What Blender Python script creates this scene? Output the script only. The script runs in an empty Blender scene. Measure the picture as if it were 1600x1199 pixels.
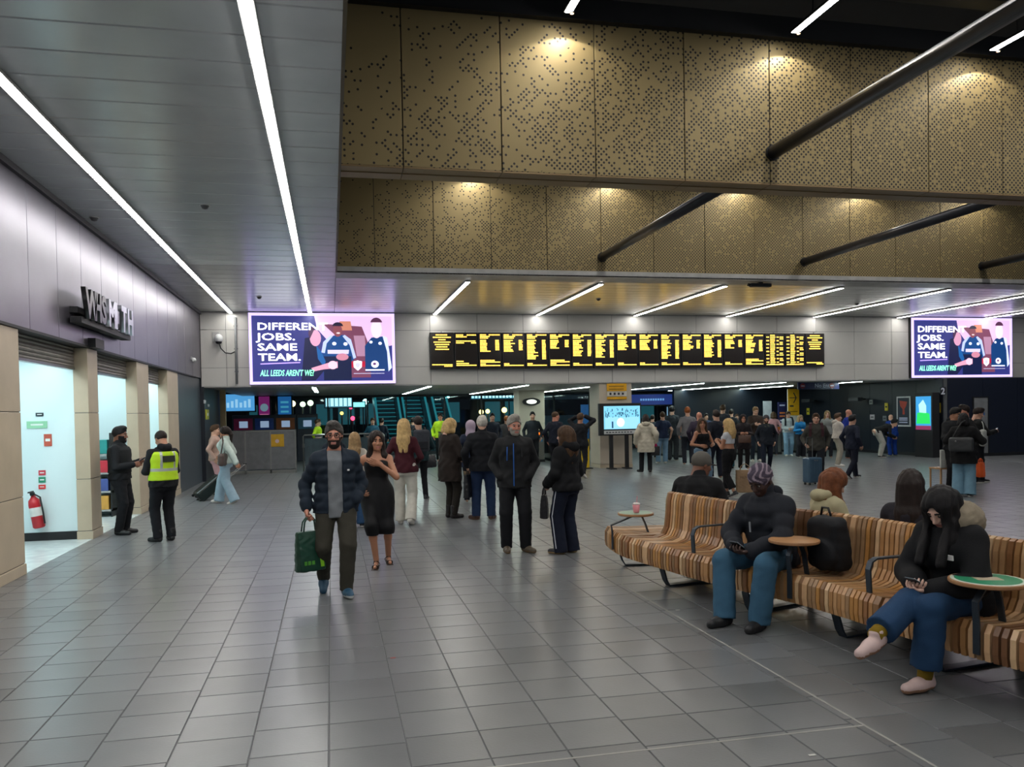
import bpy, bmesh, math, random
import numpy as np
from mathutils import Vector, Matrix
random.seed(7); np.random.seed(7)
SC = bpy.context.scene
COL = SC.collection
PI = math.pi

# ------------------------------------------------------------------ camera
F, YAW, PIT, ROL, CYO, H = 1286.3, .215645, -.0225538, -.0183688, 73.8, 1.68
def cam_axes():
    f = Vector((math.sin(YAW)*math.cos(PIT), math.cos(YAW)*math.cos(PIT), math.sin(PIT)))
    r = f.cross(Vector((0, 0, 1))).normalized(); u = r.cross(f)
    return r*math.cos(ROL)+u*math.sin(ROL), -r*math.sin(ROL)+u*math.cos(ROL), f
CR, CU, CF = cam_axes()
CAM = Vector((0, 0, H))
def ray(px, py):
    return CR*((px-800)/F) - CU*((py-599.5-CYO)/F) + CF
def ZP(px, py, z=0.0):
    d = ray(px, py); return CAM + d*((z-H)/d.z)
def YP(px, py, y):
    d = ray(px, py); return CAM + d*(y/d.y)
def XP(px, py, x):
    d = ray(px, py); return CAM + d*(x/d.x)
cd = bpy.data.cameras.new('camera'); co = bpy.data.objects.new('camera', cd); COL.objects.link(co)
m = Matrix((CR, CU, -CF)).transposed().to_4x4(); m.translation = CAM
co.matrix_world = m
cd.sensor_width = 36; cd.lens = F/1600*36; cd.shift_y = CYO/1600
cd.clip_end = 300
SC.camera = co
# ------------------------------------------------------------------ world, exposure
w = bpy.data.worlds.new('night'); SC.world = w; w.use_nodes = True
w.node_tree.nodes['Background'].inputs[0].default_value = (.10, .125, .16, 1)
w.node_tree.nodes['Background'].inputs[1].default_value = .7
SC.view_settings.view_transform = 'Standard'; SC.view_settings.look = 'None'
SC.view_settings.gamma = 1; SC.view_settings.use_curve_mapping = False
SC.view_settings.exposure = 0.0
STRIP = 38.0
SPOT = 24.0        # watt of each small downlight grazing the gold panels
# ------------------------------------------------------------------ materials
def lin(h):
    c = [int(h[i:i+2], 16)/255 for i in (0, 2, 4)]
    return tuple(x/12.92 if x <= .04045 else ((x+.055)/1.055)**2.4 for x in c)
MATS = {}
def mat(name, col, rough=.6, metal=0., emit=0., nz=(6., .12), bump=0., bscale=40., spec=.5, sheen=0., attr=None):
    if name in MATS: return MATS[name]
    c = lin(col) if isinstance(col, str) else col
    M = bpy.data.materials.new(name); M.use_nodes = True; MATS[name] = M
    nt = M.node_tree; N = nt.nodes; L = nt.links; b = N['Principled BSDF']
    b.inputs['Roughness'].default_value = rough; b.inputs['Metallic'].default_value = metal
    b.inputs['Specular IOR Level'].default_value = spec
    if emit:
        b.inputs['Emission Color'].default_value = (*c, 1); b.inputs['Emission Strength'].default_value = emit
        b.inputs['Base Color'].default_value = (*[x*.3 for x in c], 1)
        return M
    tc = N.new('ShaderNodeTexCoord'); n = N.new('ShaderNodeTexNoise'); n.inputs['Scale'].default_value = nz[0]
    n.inputs['Detail'].default_value = 4
    L.new(tc.outputs['Object'], n.inputs['Vector'])
    r = N.new('ShaderNodeMapRange'); r.inputs['From Min'].default_value = .3; r.inputs['From Max'].default_value = .7
    r.inputs['To Min'].default_value = 1-nz[1]; r.inputs['To Max'].default_value = 1+nz[1]
    L.new(n.outputs['Fac'], r.inputs['Value'])
    mx = N.new('ShaderNodeMix'); mx.data_type = 'RGBA'; mx.blend_type = 'MULTIPLY'; mx.inputs[0].default_value = 1
    mx.inputs[6].default_value = (*c, 1); L.new(r.outputs[0], mx.inputs[7]); out = mx.outputs[2]
    if attr:
        a = N.new('ShaderNodeAttribute'); a.attribute_name = attr
        m2 = N.new('ShaderNodeMix'); m2.data_type = 'RGBA'; m2.blend_type = 'MULTIPLY'; m2.inputs[0].default_value = 1
        L.new(out, m2.inputs[6]); L.new(a.outputs['Fac'], m2.inputs[7]); out = m2.outputs[2]
    L.new(out, b.inputs['Base Color'])
    if sheen: b.inputs['Sheen Weight'].default_value = sheen
    if bump:
        n2 = N.new('ShaderNodeTexNoise'); n2.inputs['Scale'].default_value = bscale; n2.inputs['Detail'].default_value = 3
        L.new(tc.outputs['Object'], n2.inputs['Vector'])
        bp = N.new('ShaderNodeBump'); bp.inputs['Strength'].default_value = bump; bp.inputs['Distance'].default_value = .01
        L.new(n2.outputs['Fac'], bp.inputs['Height']); L.new(bp.outputs[0], b.inputs['Normal'])
    return M

def math_node(nt, op, a, b=None, c=None):
    n = nt.nodes.new('ShaderNodeMath'); n.operation = op
    for i, v in enumerate((a, b, c)):
        if v is None: continue
        if isinstance(v, (int, float)): n.inputs[i].default_value = v
        else: nt.links.new(v, n.inputs[i])
    return n.outputs[0]

def gold_material(name, z0, y_seed, xs):
    M = bpy.data.materials.new(name); M.use_nodes = True; nt = M.node_tree; N = nt.nodes; L = nt.links
    b = N['Principled BSDF']; b.inputs['Roughness'].default_value = .5; b.inputs['Metallic'].default_value = .35
    g = N.new('ShaderNodeNewGeometry'); s = N.new('ShaderNodeSeparateXYZ'); L.new(g.outputs['Position'], s.inputs[0])
    X, Z = s.outputs['X'], s.outputs['Z']; p = .033
    mt = lambda *a: math_node(nt, *a)
    u = mt('DIVIDE', X, p); v = mt('DIVIDE', Z, p); i = mt('FLOOR', u); j = mt('FLOOR', v)
    fu = mt('SUBTRACT', mt('SUBTRACT', u, i), .5); fv = mt('SUBTRACT', mt('SUBTRACT', v, j), .5)
    d = mt('SQRT', mt('ADD', mt('MULTIPLY', fu, fu), mt('MULTIPLY', fv, fv)))
    dot = mt('LESS_THAN', d, .43)
    par = mt('LESS_THAN', mt('MODULO', mt('ADD', mt('ADD', i, j), 2000), 2.0), .5)
    cb = N.new('ShaderNodeCombineXYZ'); L.new(i, cb.inputs[0]); L.new(j, cb.inputs[1]); cb.inputs[2].default_value = y_seed
    wn = N.new('ShaderNodeTexWhiteNoise'); L.new(cb.outputs[0], wn.inputs['Vector'])
    ns = N.new('ShaderNodeTexNoise'); ns.inputs['Scale'].default_value = .16; ns.inputs['Detail'].default_value = 2
    L.new(cb.outputs[0], ns.inputs['Vector'])
    den = mt('ADD', mt('MULTIPLY', mt('MINIMUM', X, 6.0), xs), mt('MULTIPLY', mt('SUBTRACT', z0+.9, Z), .26))
    den = mt('ADD', den, mt('MULTIPLY', mt('SUBTRACT', ns.outputs['Fac'], .5), 1.9))
    den = mt('ADD', den, .07)
    on = mt('LESS_THAN', wn.outputs['Value'], mt('MINIMUM', den, .93))
    hole = mt('MULTIPLY', mt('MULTIPLY', dot, par), on)
    n2 = N.new('ShaderNodeTexNoise'); n2.inputs['Scale'].default_value = 1.3
    L.new(g.outputs['Position'], n2.inputs['Vector'])
    cr = N.new('ShaderNodeValToRGB'); cr.color_ramp.elements[0].color = (*lin('8d7c55'), 1); cr.color_ramp.elements[1].color = (*lin('9d8b62'), 1)
    L.new(n2.outputs['Fac'], cr.inputs[0])
    mx = N.new('ShaderNodeMix'); mx.data_type = 'RGBA'; L.new(hole, mx.inputs[0]); L.new(cr.outputs[0], mx.inputs[6])
    mx.inputs[7].default_value = (.012, .009, .008, 1); L.new(mx.outputs[2], b.inputs['Base Color'])
    L.new(mt('SUBTRACT', .35, mt('MULTIPLY', hole, .35)), b.inputs['Metallic'])
    bp = N.new('ShaderNodeBump'); bp.inputs['Strength'].default_value = .35; bp.inputs['Distance'].default_value = .004; bp.invert = True
    L.new(hole, bp.inputs['Height']); L.new(bp.outputs[0], b.inputs['Normal'])
    return M

def brushed(name, col, rough, metal, axis_scale):
    M = mat(name, col, rough, metal, nz=(2., .06)); nt = M.node_tree; N = nt.nodes; L = nt.links; b = N['Principled BSDF']
    tc = N.new('ShaderNodeTexCoord'); mp = N.new('ShaderNodeMapping'); mp.inputs['Scale'].default_value = axis_scale
    L.new(tc.outputs['Object'], mp.inputs[0]); n = N.new('ShaderNodeTexNoise'); n.inputs['Scale'].default_value = 1.; n.inputs['Detail'].default_value = 3
    L.new(mp.outputs[0], n.inputs['Vector'])
    bp = N.new('ShaderNodeBump'); bp.inputs['Strength'].default_value = .10; bp.inputs['Distance'].default_value = .004
    L.new(n.outputs['Fac'], bp.inputs['Height']); L.new(bp.outputs[0], b.inputs['Normal'])
    return M

# ------------------------------------------------------------------ mesh building
class MB:
    def __init__(s): s.v = []; s.f = []; s.m = []; s.sh = []
    def add(s, vs, fs, mi=0, shade=1.0):
        o = len(s.v); s.v += [tuple(v) for v in vs]; s.f += [tuple(o+i for i in f) for f in fs]
        s.m += [mi]*len(fs); s.sh += [shade]*len(fs)
        return s
    def box(s, lo, hi, mi=0, bev=0., shade=1.0, R=None, c=None):
        x0, y0, z0 = lo; x1, y1, z1 = hi
        vs = [(x, y, z) for z in (z0, z1) for y in (y0, y1) for x in (x0, x1)]
        if R is not None: vs = [tuple(Vector(c)+R@(Vector(v)-Vector(c))) for v in vs]
        return s.add(vs, [(0, 2, 3, 1), (4, 5, 7, 6), (0, 1, 5, 4), (2, 6, 7, 3), (0, 4, 6, 2), (1, 3, 7, 5)], mi, shade)
    def tube(s, p, q, r1, r2=None, n=10, mi=0, cap=True):
        p = Vector(p); q = Vector(q); r2 = r1 if r2 is None else r2
        d = (q-p).normalized(); a = d.orthogonal().normalized(); b = d.cross(a)
        vs = []
        for c, r in ((p, r1), (q, r2)):
            for i in range(n):
                t = 2*PI*i/n; vs.append(c+a*(r*math.cos(t))+b*(r*math.sin(t)))
        fs = [(i, (i+1) % n, n+(i+1) % n, n+i) for i in range(n)]
        if cap: fs += [tuple(range(n-1, -1, -1)), tuple(range(n, 2*n))]
        return s.add(vs, fs, mi)
    def path(s, pts, r, n=8, mi=0, up=None):
        pts = [Vector(p) for p in pts]; vs = []; a = None; k = len(pts)
        for j, p in enumerate(pts):
            d = (pts[min(j+1, k-1)]-pts[max(j-1, 0)]).normalized()
            a = (a - d*a.dot(d)).normalized() if a is not None else d.orthogonal().normalized()
            b = d.cross(a); rr = r[j] if isinstance(r, (list, tuple)) else r
            for i in range(n): t = 2*PI*i/n; vs.append(p+a*(rr*math.cos(t))+b*(rr*math.sin(t)))
        fs = [(j*n+i, j*n+(i+1) % n, (j+1)*n+(i+1) % n, (j+1)*n+i) for j in range(k-1) for i in range(n)]
        fs += [tuple(range(n-1, -1, -1)), tuple(range((k-1)*n, k*n))]
        return s.add(vs, fs, mi)
    def ribbon(s, pts, wdir, w, t, mi=0):
        """flat bar swept along pts: width w along wdir, thickness t in the bend plane"""
        pts = [Vector(p) for p in pts]; wd = Vector(wdir).normalized(); vs = []; k = len(pts)
        for j, p in enumerate(pts):
            d = (pts[min(j+1, k-1)]-pts[max(j-1, 0)]).normalized(); nn = d.cross(wd).normalized()
            for a, b in ((-1, -1), (1, -1), (1, 1), (-1, 1)): vs.append(p+wd*(a*w/2)+nn*(b*t/2))
        fs = [(j*4+i, j*4+(i+1) % 4, j*4+4+(i+1) % 4, j*4+4+i) for j in range(k-1) for i in range(4)]
        fs += [(3, 2, 1, 0), tuple(range((k-1)*4, k*4))]
        return s.add(vs, fs, mi)
    def prism(s, poly, org, ux, uy, t, mi=0):
        org = Vector(org); ux = Vector(ux); uy = Vector(uy); nn = ux.cross(uy).normalized(); n = len(poly)
        vs = [org+ux*a+uy*b for a, b in poly]; vs += [v-nn*t for v in vs]
        return s.add(vs, [tuple(range(n)), tuple(range(2*n-1, n-1, -1))]+[(i, n+i, n+(i+1) % n, (i+1) % n) for i in range(n)], mi)
    def ell(s, c, r, n=12, k=8, mi=0):
        vs = []; 
        for j in range(1, k):
            ph = PI*j/k
            for i in range(n): t = 2*PI*i/n; vs.append((c[0]+r[0]*math.sin(ph)*math.cos(t), c[1]+r[1]*math.sin(ph)*math.sin(t), c[2]+r[2]*math.cos(ph)))
        vs += [(c[0], c[1], c[2]+r[2]), (c[0], c[1], c[2]-r[2])]; T = len(vs)-2
        fs = [(j*n+i, (j+1)*n+i, (j+1)*n+(i+1) % n, j*n+(i+1) % n) for j in range(k-2) for i in range(n)]
        fs += [(T, i, (i+1) % n) for i in range(n)]+[(T+1, (k-2)*n+(i+1) % n, (k-2)*n+i) for i in range(n)]
        return s.add(vs, fs, mi)
    def lathe(s, c, prof, n=20, mi=0):
        vs = [(c[0]+r*math.cos(2*PI*i/n), c[1]+r*math.sin(2*PI*i/n), c[2]+z) for r, z in prof for i in range(n)]; k = len(prof)
        fs = [(j*n+i, j*n+(i+1) % n, (j+1)*n+(i+1) % n, (j+1)*n+i) for j in range(k-1) for i in range(n)]
        fs += [tuple(range(n-1, -1, -1)), tuple(range((k-1)*n, k*n))]
        return s.add(vs, fs, mi)
    def mesh(s, name, mats, smooth=False, shade=False):
        me = bpy.data.meshes.new(name); me.from_pydata(s.v, [], s.f)
        for M in (mats if isinstance(mats, (list, tuple)) else [mats]): me.materials.append(M)
        me.polygons.foreach_set('material_index', s.m)
        if smooth: me.polygons.foreach_set('use_smooth', [True]*len(s.f))
        if shade:
            a = me.attributes.new('shade', 'FLOAT', 'FACE'); a.data.foreach_set('value', s.sh)
        me.update(); return me
    def obj(s, name, mats, parent=None, smooth=False, shade=False, loc=None, bevel=0.):
        o = link(name, s.mesh(name, mats, smooth, shade), parent, loc)
        if bevel:
            b = o.modifiers.new('bevel', 'BEVEL'); b.width = bevel; b.segments = 2; b.limit_method = 'ANGLE'
        return o
def link(name, data, parent=None, loc=None):
    o = bpy.data.objects.new(name, data); COL.objects.link(o)
    if parent is not None: o.parent = parent
    if loc is not None: o.location = loc
    return o
def tag(o, label=None, cat=None, group=None, kind=None):
    if label: o['label'] = label
    if cat: o['category'] = cat
    if group: o['group'] = group
    if kind: o['kind'] = kind
    return o
def thing(name, label, cat, loc=(0, 0, 0), rz=0., group=None):
    o = link(name, None); o.location = loc; o.rotation_euler = (0, 0, rz); o.empty_display_size = .1
    return tag(o, label, cat, group)
def struct(o): o['kind'] = 'structure'; return o
def text_mesh(name, txt, size, M, parent, loc, rot, bold=.0, align='LEFT', ext=.004, width=None, shear=0., spacing=1.0):
    cu = bpy.data.curves.new(name, 'FONT'); cu.body = txt; cu.size = size; cu.extrude = ext; cu.offset = bold
    cu.align_x = align; cu.shear = shear; cu.resolution_u = 2; cu.space_character = spacing
    t = bpy.data.objects.new('tmp', cu); COL.objects.link(t)
    dg = bpy.context.evaluated_depsgraph_get(); me = bpy.data.meshes.new_from_object(t.evaluated_get(dg))
    bpy.data.objects.remove(t); bpy.data.curves.remove(cu)
    if width:
        xs = [v.co.x for v in me.vertices]; sc = width/(max(xs)-min(xs))
        for v in me.vertices: v.co.x *= sc
    me.name = name; me.materials.clear(); me.materials.append(M)
    o = link(name, me, parent, loc); o.rotation_euler = rot
    return o

# ------------------------------------------------------------------ dimensions
XL, YB, ZC, ZB, XR = -3.32, 22.8, 4.45, 2.49, 24.5
YN, YF, XE = 9.62, 16.4, .14
M_tile = mat('slate floor tile', '66686a', .29, nz=(1.7, .10), bump=.05, bscale=60, attr='shade')
M_grout = mat('dark floor joint', '5a5c5e', .6)
M_ceil = brushed('pale metal ceiling plank', 'c6cccd', .24, .24, (1.5, 60, 1))
M_ceil2 = brushed('polished metal ceiling plank', 'b9bcbc', .29, .75, (.4, 8, 1))
M_trim = mat('pale painted metal', 'a8a8a6', .45)
M_white = mat('pale enamelled wall panel', 'b9b8b3', .38, nz=(1.2, .04))
M_gap = mat('shadow gap', '55585a', .8)
M_black = mat('matt black steel', '131417', .55)
M_dark = mat('dark roof deck', '17191c', .7)
M_lamp = mat('light diffuser', (1.0, .97, .93), emit=STRIP)
M_lamp2 = mat('cool light diffuser', (.80, 1.0, .93), emit=STRIP*.8)
M_navy = mat('dark navy wall panel', '171d27', .35, nz=(1., .1))
M_steel = mat('brushed stainless steel', '8a8a88', .3, .9, nz=(30, .06))
M_fascia = brushed('brushed bronze fascia', '77747f', .33, .85, (1, 2, 90))
M_stone = mat('cream limestone', 'b5a68f', .45, nz=(3, .07), bump=.05)
M_glassy = mat('black glass', '06080c', .06, spec=.8)

# ------------------------------------------------------------------ floor
TX, TY = .385, .36
floor = struct(MB().box((XL-2.5, -7, -.15), (60, 34.6, -.006)).obj('floor', M_grout))
shades = [.80, .88, .94, .98, 1.0, 1.03, 1.07, 1.12]
tile_me = []
for sh in shades:
    b = MB(); x, y, e = TX/2-.0025, TY/2-.0025, .003
    b.add([(-x, -y, -.006), (x, -y, -.006), (x, y, -.006), (-x, y, -.006), (-x+e, -y+e, 0), (x-e, -y+e, 0), (x-e, y-e, 0), (-x+e, y-e, 0)],
          [(4, 5, 6, 7), (0, 1, 5, 4), (1, 2, 6, 5), (2, 3, 7, 6), (3, 0, 4, 7)], 0, sh)
    tile_me.append(b.mesh('tile', M_tile, shade=True))
def project(p):
    v = Vector(p)-CAM; z = v.dot(CF)
    return 800+F*v.dot(CR)/z, 599.5+CYO-F*v.dot(CU)/z, z
cells = []
rnd = random.Random(3)
for i in range(-9, 62):
    off = rnd.choice((0, .5, .33, .66))*TY; x = -.05+TX*(i+.5)
    if x < XL-.02 or x > 19: continue
    for j in range(0, 90):
        y = 2.4+TY*j+off
        if y > 33: continue
        vx, vy, vz = project((x, y, 0)) if y > .5 else (0, 0, 0)
        if vz < 1 or vx < -150 or vx > 1750 or vy > 1330: continue
        cells.append((vz, x, y))
cells.sort()
for k, (d, x, y) in enumerate(cells[:298]):
    link('tile', tile_me[min(7, max(0, int(rnd.gauss(4, 1.8))))], floor, (x, y, 0))
b = MB()
x0, y0, e = TX/2-.0025, TY/2-.0025, .003
for d, x, y in cells[298:]:
    sh = shades[min(7, max(0, int(rnd.gauss(4, 1.8))))]
    b.add([(x-x0, y-y0, -.006), (x+x0, y-y0, -.006), (x+x0, y+y0, -.006), (x-x0, y+y0, -.006), (x-x0+e, y-y0+e, 0), (x+x0-e, y-y0+e, 0), (x+x0-e, y+y0-e, 0), (x-x0+e, y+y0-e, 0)],
          [(4, 5, 6, 7), (0, 1, 5, 4), (1, 2, 6, 5), (2, 3, 7, 6), (3, 0, 4, 7)], 0, sh)
tag(b.obj('tile_field', M_tile, floor, shade=True), kind='stuff')
# area of floor outside the tiled grid (left of the grid, right and behind the camera)
b = MB(); b.box((19.3, -7, -.006), (60, 34.6, -.001)); b.box((XL-2.5, -7, -.006), (60, 2.2, -.001)); b.obj('outer_paving', mat('slate paving beyond', '66686a', .36, nz=(2, .1)), floor)
b = MB(); b.box((2.692, -2, -.003), (2.708, 7.6, .0012)); b.box((.6, 3.792, -.003), (2.692, 3.808, .0012)); b.obj('inlay_strip', mat('pale inlay strip', '8f8f8a', .5), floor)

# ------------------------------------------------------------------ ceiling
ceiling = struct(MB().box((XL, -7, ZC+.03), (XE, YB, ZC+.25)).box((XE, YF+.62, ZC+.03), (XR, YB, ZC+.25)).obj('ceiling', M_gap))
def plank(x0, x1, y0, y1, M=None):
    b = MB(); g = .0025; h = .012
    b.add([(x0, y0+g, ZC+h), (x1, y0+g, ZC+h), (x1, y1-g, ZC+h), (x0, y1-g, ZC+h), (x0, y0+g+.012, ZC), (x1, y0+g+.012, ZC), (x1, y1-g-.012, ZC), (x0, y1-g-.012, ZC)],
          [(7, 6, 5, 4), (4, 5, 1, 0), (5, 6, 2, 1), (6, 7, 3, 2), (7, 4, 0, 3)])
    return b.obj('ceiling_plank', M or M_ceil, ceiling)
PW = .5
y = -6.7
while y < YB-.02:
    y1 = min(y+PW, YB-.01)
    plank(XL, XE, y, y1, M_ceil2 if y > 15.5 else None); y += PW
y = YF+.62
while y < YB-.02:
    plank(XE+.01, XR, y, min(y+.4, YB-.01), M_ceil2); y += .4
struct(MB().box((XE-.12, -7, ZC+.25), (XE-.04, YF+.5, 7.5)).obj('wall_well', M_dark))
# plain border strip in front of the far gold band, and the edge of the well
struct(MB().box((XE, YF-.05, ZC-.005), (XR, YF+.615, ZC+.12)).obj('trim_1', M_trim))
struct(MB().box((XE, -7, ZC-.004), (XE+.03, YF-.05, ZC+.35)).obj('trim_2', mat('bronze edge trim', '5d523b', .5, .3)))
def light_strip(x, y0, y1, z, label, group, w=.085, M=M_lamp, hang=0.):
    t = thing('strip_light', label, 'light', (x, (y0+y1)/2, z), 0, group)
    L = (y1-y0)/2
    MB().box((-w/2, -L, -.006), (w/2, L, .012)).obj('diffuser', M, t)
    b = MB().box((-w/2-.012, -L-.012, .0), (-w/2, L+.012, .03)).box((w/2, -L-.012, .0), (w/2+.012, L+.012, .03)).box((-w/2, -L-.012, 0), (w/2, -L, .03)).box((-w/2, L, 0), (w/2, L+.012, .03)).box((-w/2, -L, .012), (w/2, L, .03))
    b.obj('housing', M_black if hang else M_trim, t)
    if hang:
        for k in range(4): yy = -L+.4+(2*L-.8)*k/3; MB().tube((0, yy, .03), (0, yy, hang), .008, n=6).obj('hanger', M_black, t)
    return t
light_strip(-2.52, -6, YB-.1, ZC-.036, 'long white strip light in the left ceiling, nearer the shopfront', 'strip lights in the left ceiling')
light_strip(-.49, -6, YB-.1, ZC-.036, 'long white strip light in the left ceiling, nearer the gold panels', 'strip lights in the left ceiling')
ordn = ['first', 'second', 'third', 'fourth', 'fifth', 'sixth', 'seventh']
for k, x in enumerate((2.85, 5.78, 8.7, 11.63, 14.52, 17.45, 20.6)):
    light_strip(x, 17.06, YB-.1, ZC-.036, '%s strip light from the left in the low ceiling above the wall of departure boards' % ordn[k], 'strip lights before the board wall')
for k, x in enumerate((2.81, 5.74, 8.63, 11.55)):
    light_strip(x, -5, 9.34, 6.34, '%s hanging strip light from the left in the dark roof above the near gold beam' % ordn[k] if k < 3 else 'fourth hanging strip light in the dark roof, outside the photo', 'strip lights in the dark roof', hang=.8)
for k, x in enumerate((2.81, 5.74, 8.63, 11.55, 14.5)):
    light_strip(x, 10.5, 16.1, 6.5, '%s strip light from the left in the dark roof between the gold beams' % ordn[k], 'strip lights between the gold beams', hang=.7)

# ------------------------------------------------------------------ gold beams
M_goldN = gold_material('perforated gold panel near', 4.55, 3.0, .14)
M_goldF = gold_material('perforated gold panel far', 4.47, 11.0, .15)
M_goldS = mat('plain gold soffit', '8d7653', .45, .3, nz=(2, .05))
beam = thing('gold_beam', 'near perforated gold panel beam hanging across the dark roof well', 'beam', (0, YN, 0))
ZN, ZNT = 4.545, 6.36
for k in range(13):
    x0 = -.287+1.1665*k; 
    MB().box((x0+.006, 0, ZN), (x0+1.1605, .03, ZNT)).obj('panel', M_goldN, beam, bevel=.004)
    MB().box((x0+.004, .002, ZN-.022), (x0+1.1625, .2, ZN-.001)).obj('soffit_panel', M_goldS, beam, bevel=.003)
    MB().box((x0+.004, .212, ZN-.03), (x0+1.1625, .44, ZN-.009)).obj('soffit_panel', M_goldS, beam, bevel=.003)
MB().box((-.28, .04, ZN), (14.8, .42, ZNT+.2)).obj('core', M_black, beam)
MB().box((-.28, -.10, ZNT), (14.8, .05, ZNT+.26)).obj('top_channel', M_black, beam)
beam2 = thing('gold_beam', 'far perforated gold panel band above the low ceiling', 'beam', (0, YF, 0))
for k in range(20):
    x0 = -.262+1.165*k
    MB().box((x0+.006, 0, 4.475), (x0+1.159, .03, 6.9)).obj('panel', M_goldF, beam2, bevel=.004)
MB().box((-.26, .04, 4.48), (23, .4, 6.95)).obj('core', M_black, beam2)
MB().box((-.26, -.05, 4.452), (23, .05, 4.475)).obj('edge_strip', M_black, beam2)
M_strut = mat('dark grey tubular steel', '2c2c31', .32, .4)
def strut(x, z, y0, y1, label):
    t = thing('tie_tube', label, 'tube', (x, y0, z), 0)
    MB().tube((0, 0, 0), (0, y1-y0, 0), .085, n=20).obj('tube', M_strut, t, smooth=False)
    for f in t.children[0].data.polygons[:20]: f.use_smooth = True
    MB().tube((0, 0, 0), (0, .025 if y1 > y0 else -.025, 0), .1, n=20).obj('end_collar', M_black, t)
strut(5.58, 4.93, YN, -4, 'thick dark tube running out from the near gold beam over the benches')
strut(5.58, 4.87, YF, YN+.45, 'dark tube between the gold beams, leftmost of three')
strut(10.25, 4.87, YF, YN+.45, 'dark tube between the gold beams, middle of three')
strut(14.83, 4.87, YF, YN+.45, 'dark tube between the gold beams, rightmost of three')
roof = MB().box((XE-.1, -7, 7.5), (26, YF+.5, 7.7))
roof = struct(roof.obj('roof_deck', M_dark))
M_duct = mat('dark galvanised duct', '33383b', .5, .3)
def gantry(y, z, label):
    t = thing('roof_pipe_run', label, 'pipe', (0, y, z), 0, 'pipe runs in the dark roof')
    MB().tube((.3, 0, 0), (15, 0, 0), .035, n=10).obj('pipe', M_duct, t, smooth=True)
    MB().box((.3, .1, -.12), (15, .35, -.02)).obj('cable_tray', M_duct, t)
    for k in range(12): MB().box((.8+1.25*k, -.03, -.02), (.86+1.25*k, .38, 7.5-z)).obj('bracket', M_black, t)
gantry(8.6, 6.75, 'dark pipe and cable tray just above the near gold beam')
gantry(7.0, 6.95, 'dark pipe and cable tray further forward in the roof')
gantry(5.2, 7.05, 'dark pipe and cable tray in the roof nearest the viewer')
for k in range(6):
    struct(MB().box((XE, -3+2.1*k, 7.15), (15, -2.75+2.1*k, 7.5)).obj('trim_%d' % (10+k), M_black))
# small downlights that graze the gold panels
def downlight(x, y, z, label, group, size=2.35, e=SPOT):
    t = thing('spot_lamp', label, 'light', (x, y, z), 0, group)
    MB().tube((0, 0, 0), (0, 0, .05), .03, n=12).obj('housing', M_black, t)
    MB().tube((0, 0, -.004), (0, 0, 0), .02, n=12).obj('lens', mat('warm lamp lens', (1., .62, .35), emit=6), t)
    ld = bpy.data.lights.new('spot_beam', 'SPOT'); ld.energy = e; ld.color = (1, .93, .80); ld.spot_size = size; ld.spot_blend = .12; ld.shadow_soft_size = .02
    lo = link('lamp', ld, t, (0, 0, -.02)); lo.rotation_euler = (0, 0, 0)
for k, x in enumerate((2.85, 5.78, 8.7, 11.6)):
    downlight(x, YN-.30, ZNT-.04, 'small spot lamp at the top of the near gold beam, %s from the left' % ordn[k], 'spot lamps on the near gold beam')
for k, x in enumerate((2.9, 5.82, 8.75, 11.7, 14.6)):
    downlight(x, YF-.34, 6.5, 'small spot lamp grazing the far gold band, %s from the left' % ordn[k], 'spot lamps on the far gold band')

# ------------------------------------------------------------------ bulkhead wall
wall_back = struct(MB().box((XL, YB+.02, ZB), (XR, YB+.4, ZC+.2)).obj('wall_back', M_gap))
xs = [XL+.02]
x = 1.33
xs += [-2.66, -1.33, 0, 1.4]
while xs[-1] < XR-.5: xs.append(xs[-1]+1.323)
zs = [ZB, 2.985, 3.985, ZC]
for a, bb in zip(xs[:-1], xs[1:]):
    for z0, z1 in zip(zs[:-1], zs[1:]):
        MB().box((a+.006, YB, z0+.005), (bb-.006, YB+.025, z1-.005)).obj('wall_panel', M_white, wall_back)
struct(MB().box((XL, YB+.01, ZB-.02), (XR, YB+.45, ZB)).obj('trim_3', M_trim))
# low soffit beyond the bulkhead
M_soff = mat('grey soffit panel', 'aeaaa4', .42, .05, nz=(2, .05))
soffit = struct(MB().box((XL, YB+.4, ZB+.02), (19.5, 34.4, ZB+.3)).obj('ceiling_soffit', M_gap))
for i in range(11):
    for j in range(8):
        xa = XL+2.07*i; ya = YB+.45+1.45*j
        MB().box((xa+.008, ya+.008, ZB-.004), (min(xa+2.07, 19.5)-.008, ya+1.442, ZB+.02)).obj('ceiling_panel', M_soff, soffit)
for k, (x, a, c) in enumerate(((-.45, 27.9, 23.4), (2.75, 32.0, 23.4), (5.6, 33.3, 23.4), (8.2, 31.8, 25.2), (11.13, 29.6, 23.4), (13.9, 32.4, 23.4), (16.45, 31.7, 27.2), (16.6, 26.1, 23.4))):
    light_strip(x, c, a, ZB-.037, 'cool strip light under the low soffit, %s' % ['far left behind the advertising screen', 'left of the white column', 'longest one left of the white column', 'just left of the kiosk column', 'right of the kiosk column, starting at the bulkhead', 'longest one, over the waiting crowd', 'small one before the yellow sign', 'over the dark blue wall at the right'][k], 'strip lights under the soffit', w=.11, M=M_lamp2)

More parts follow.
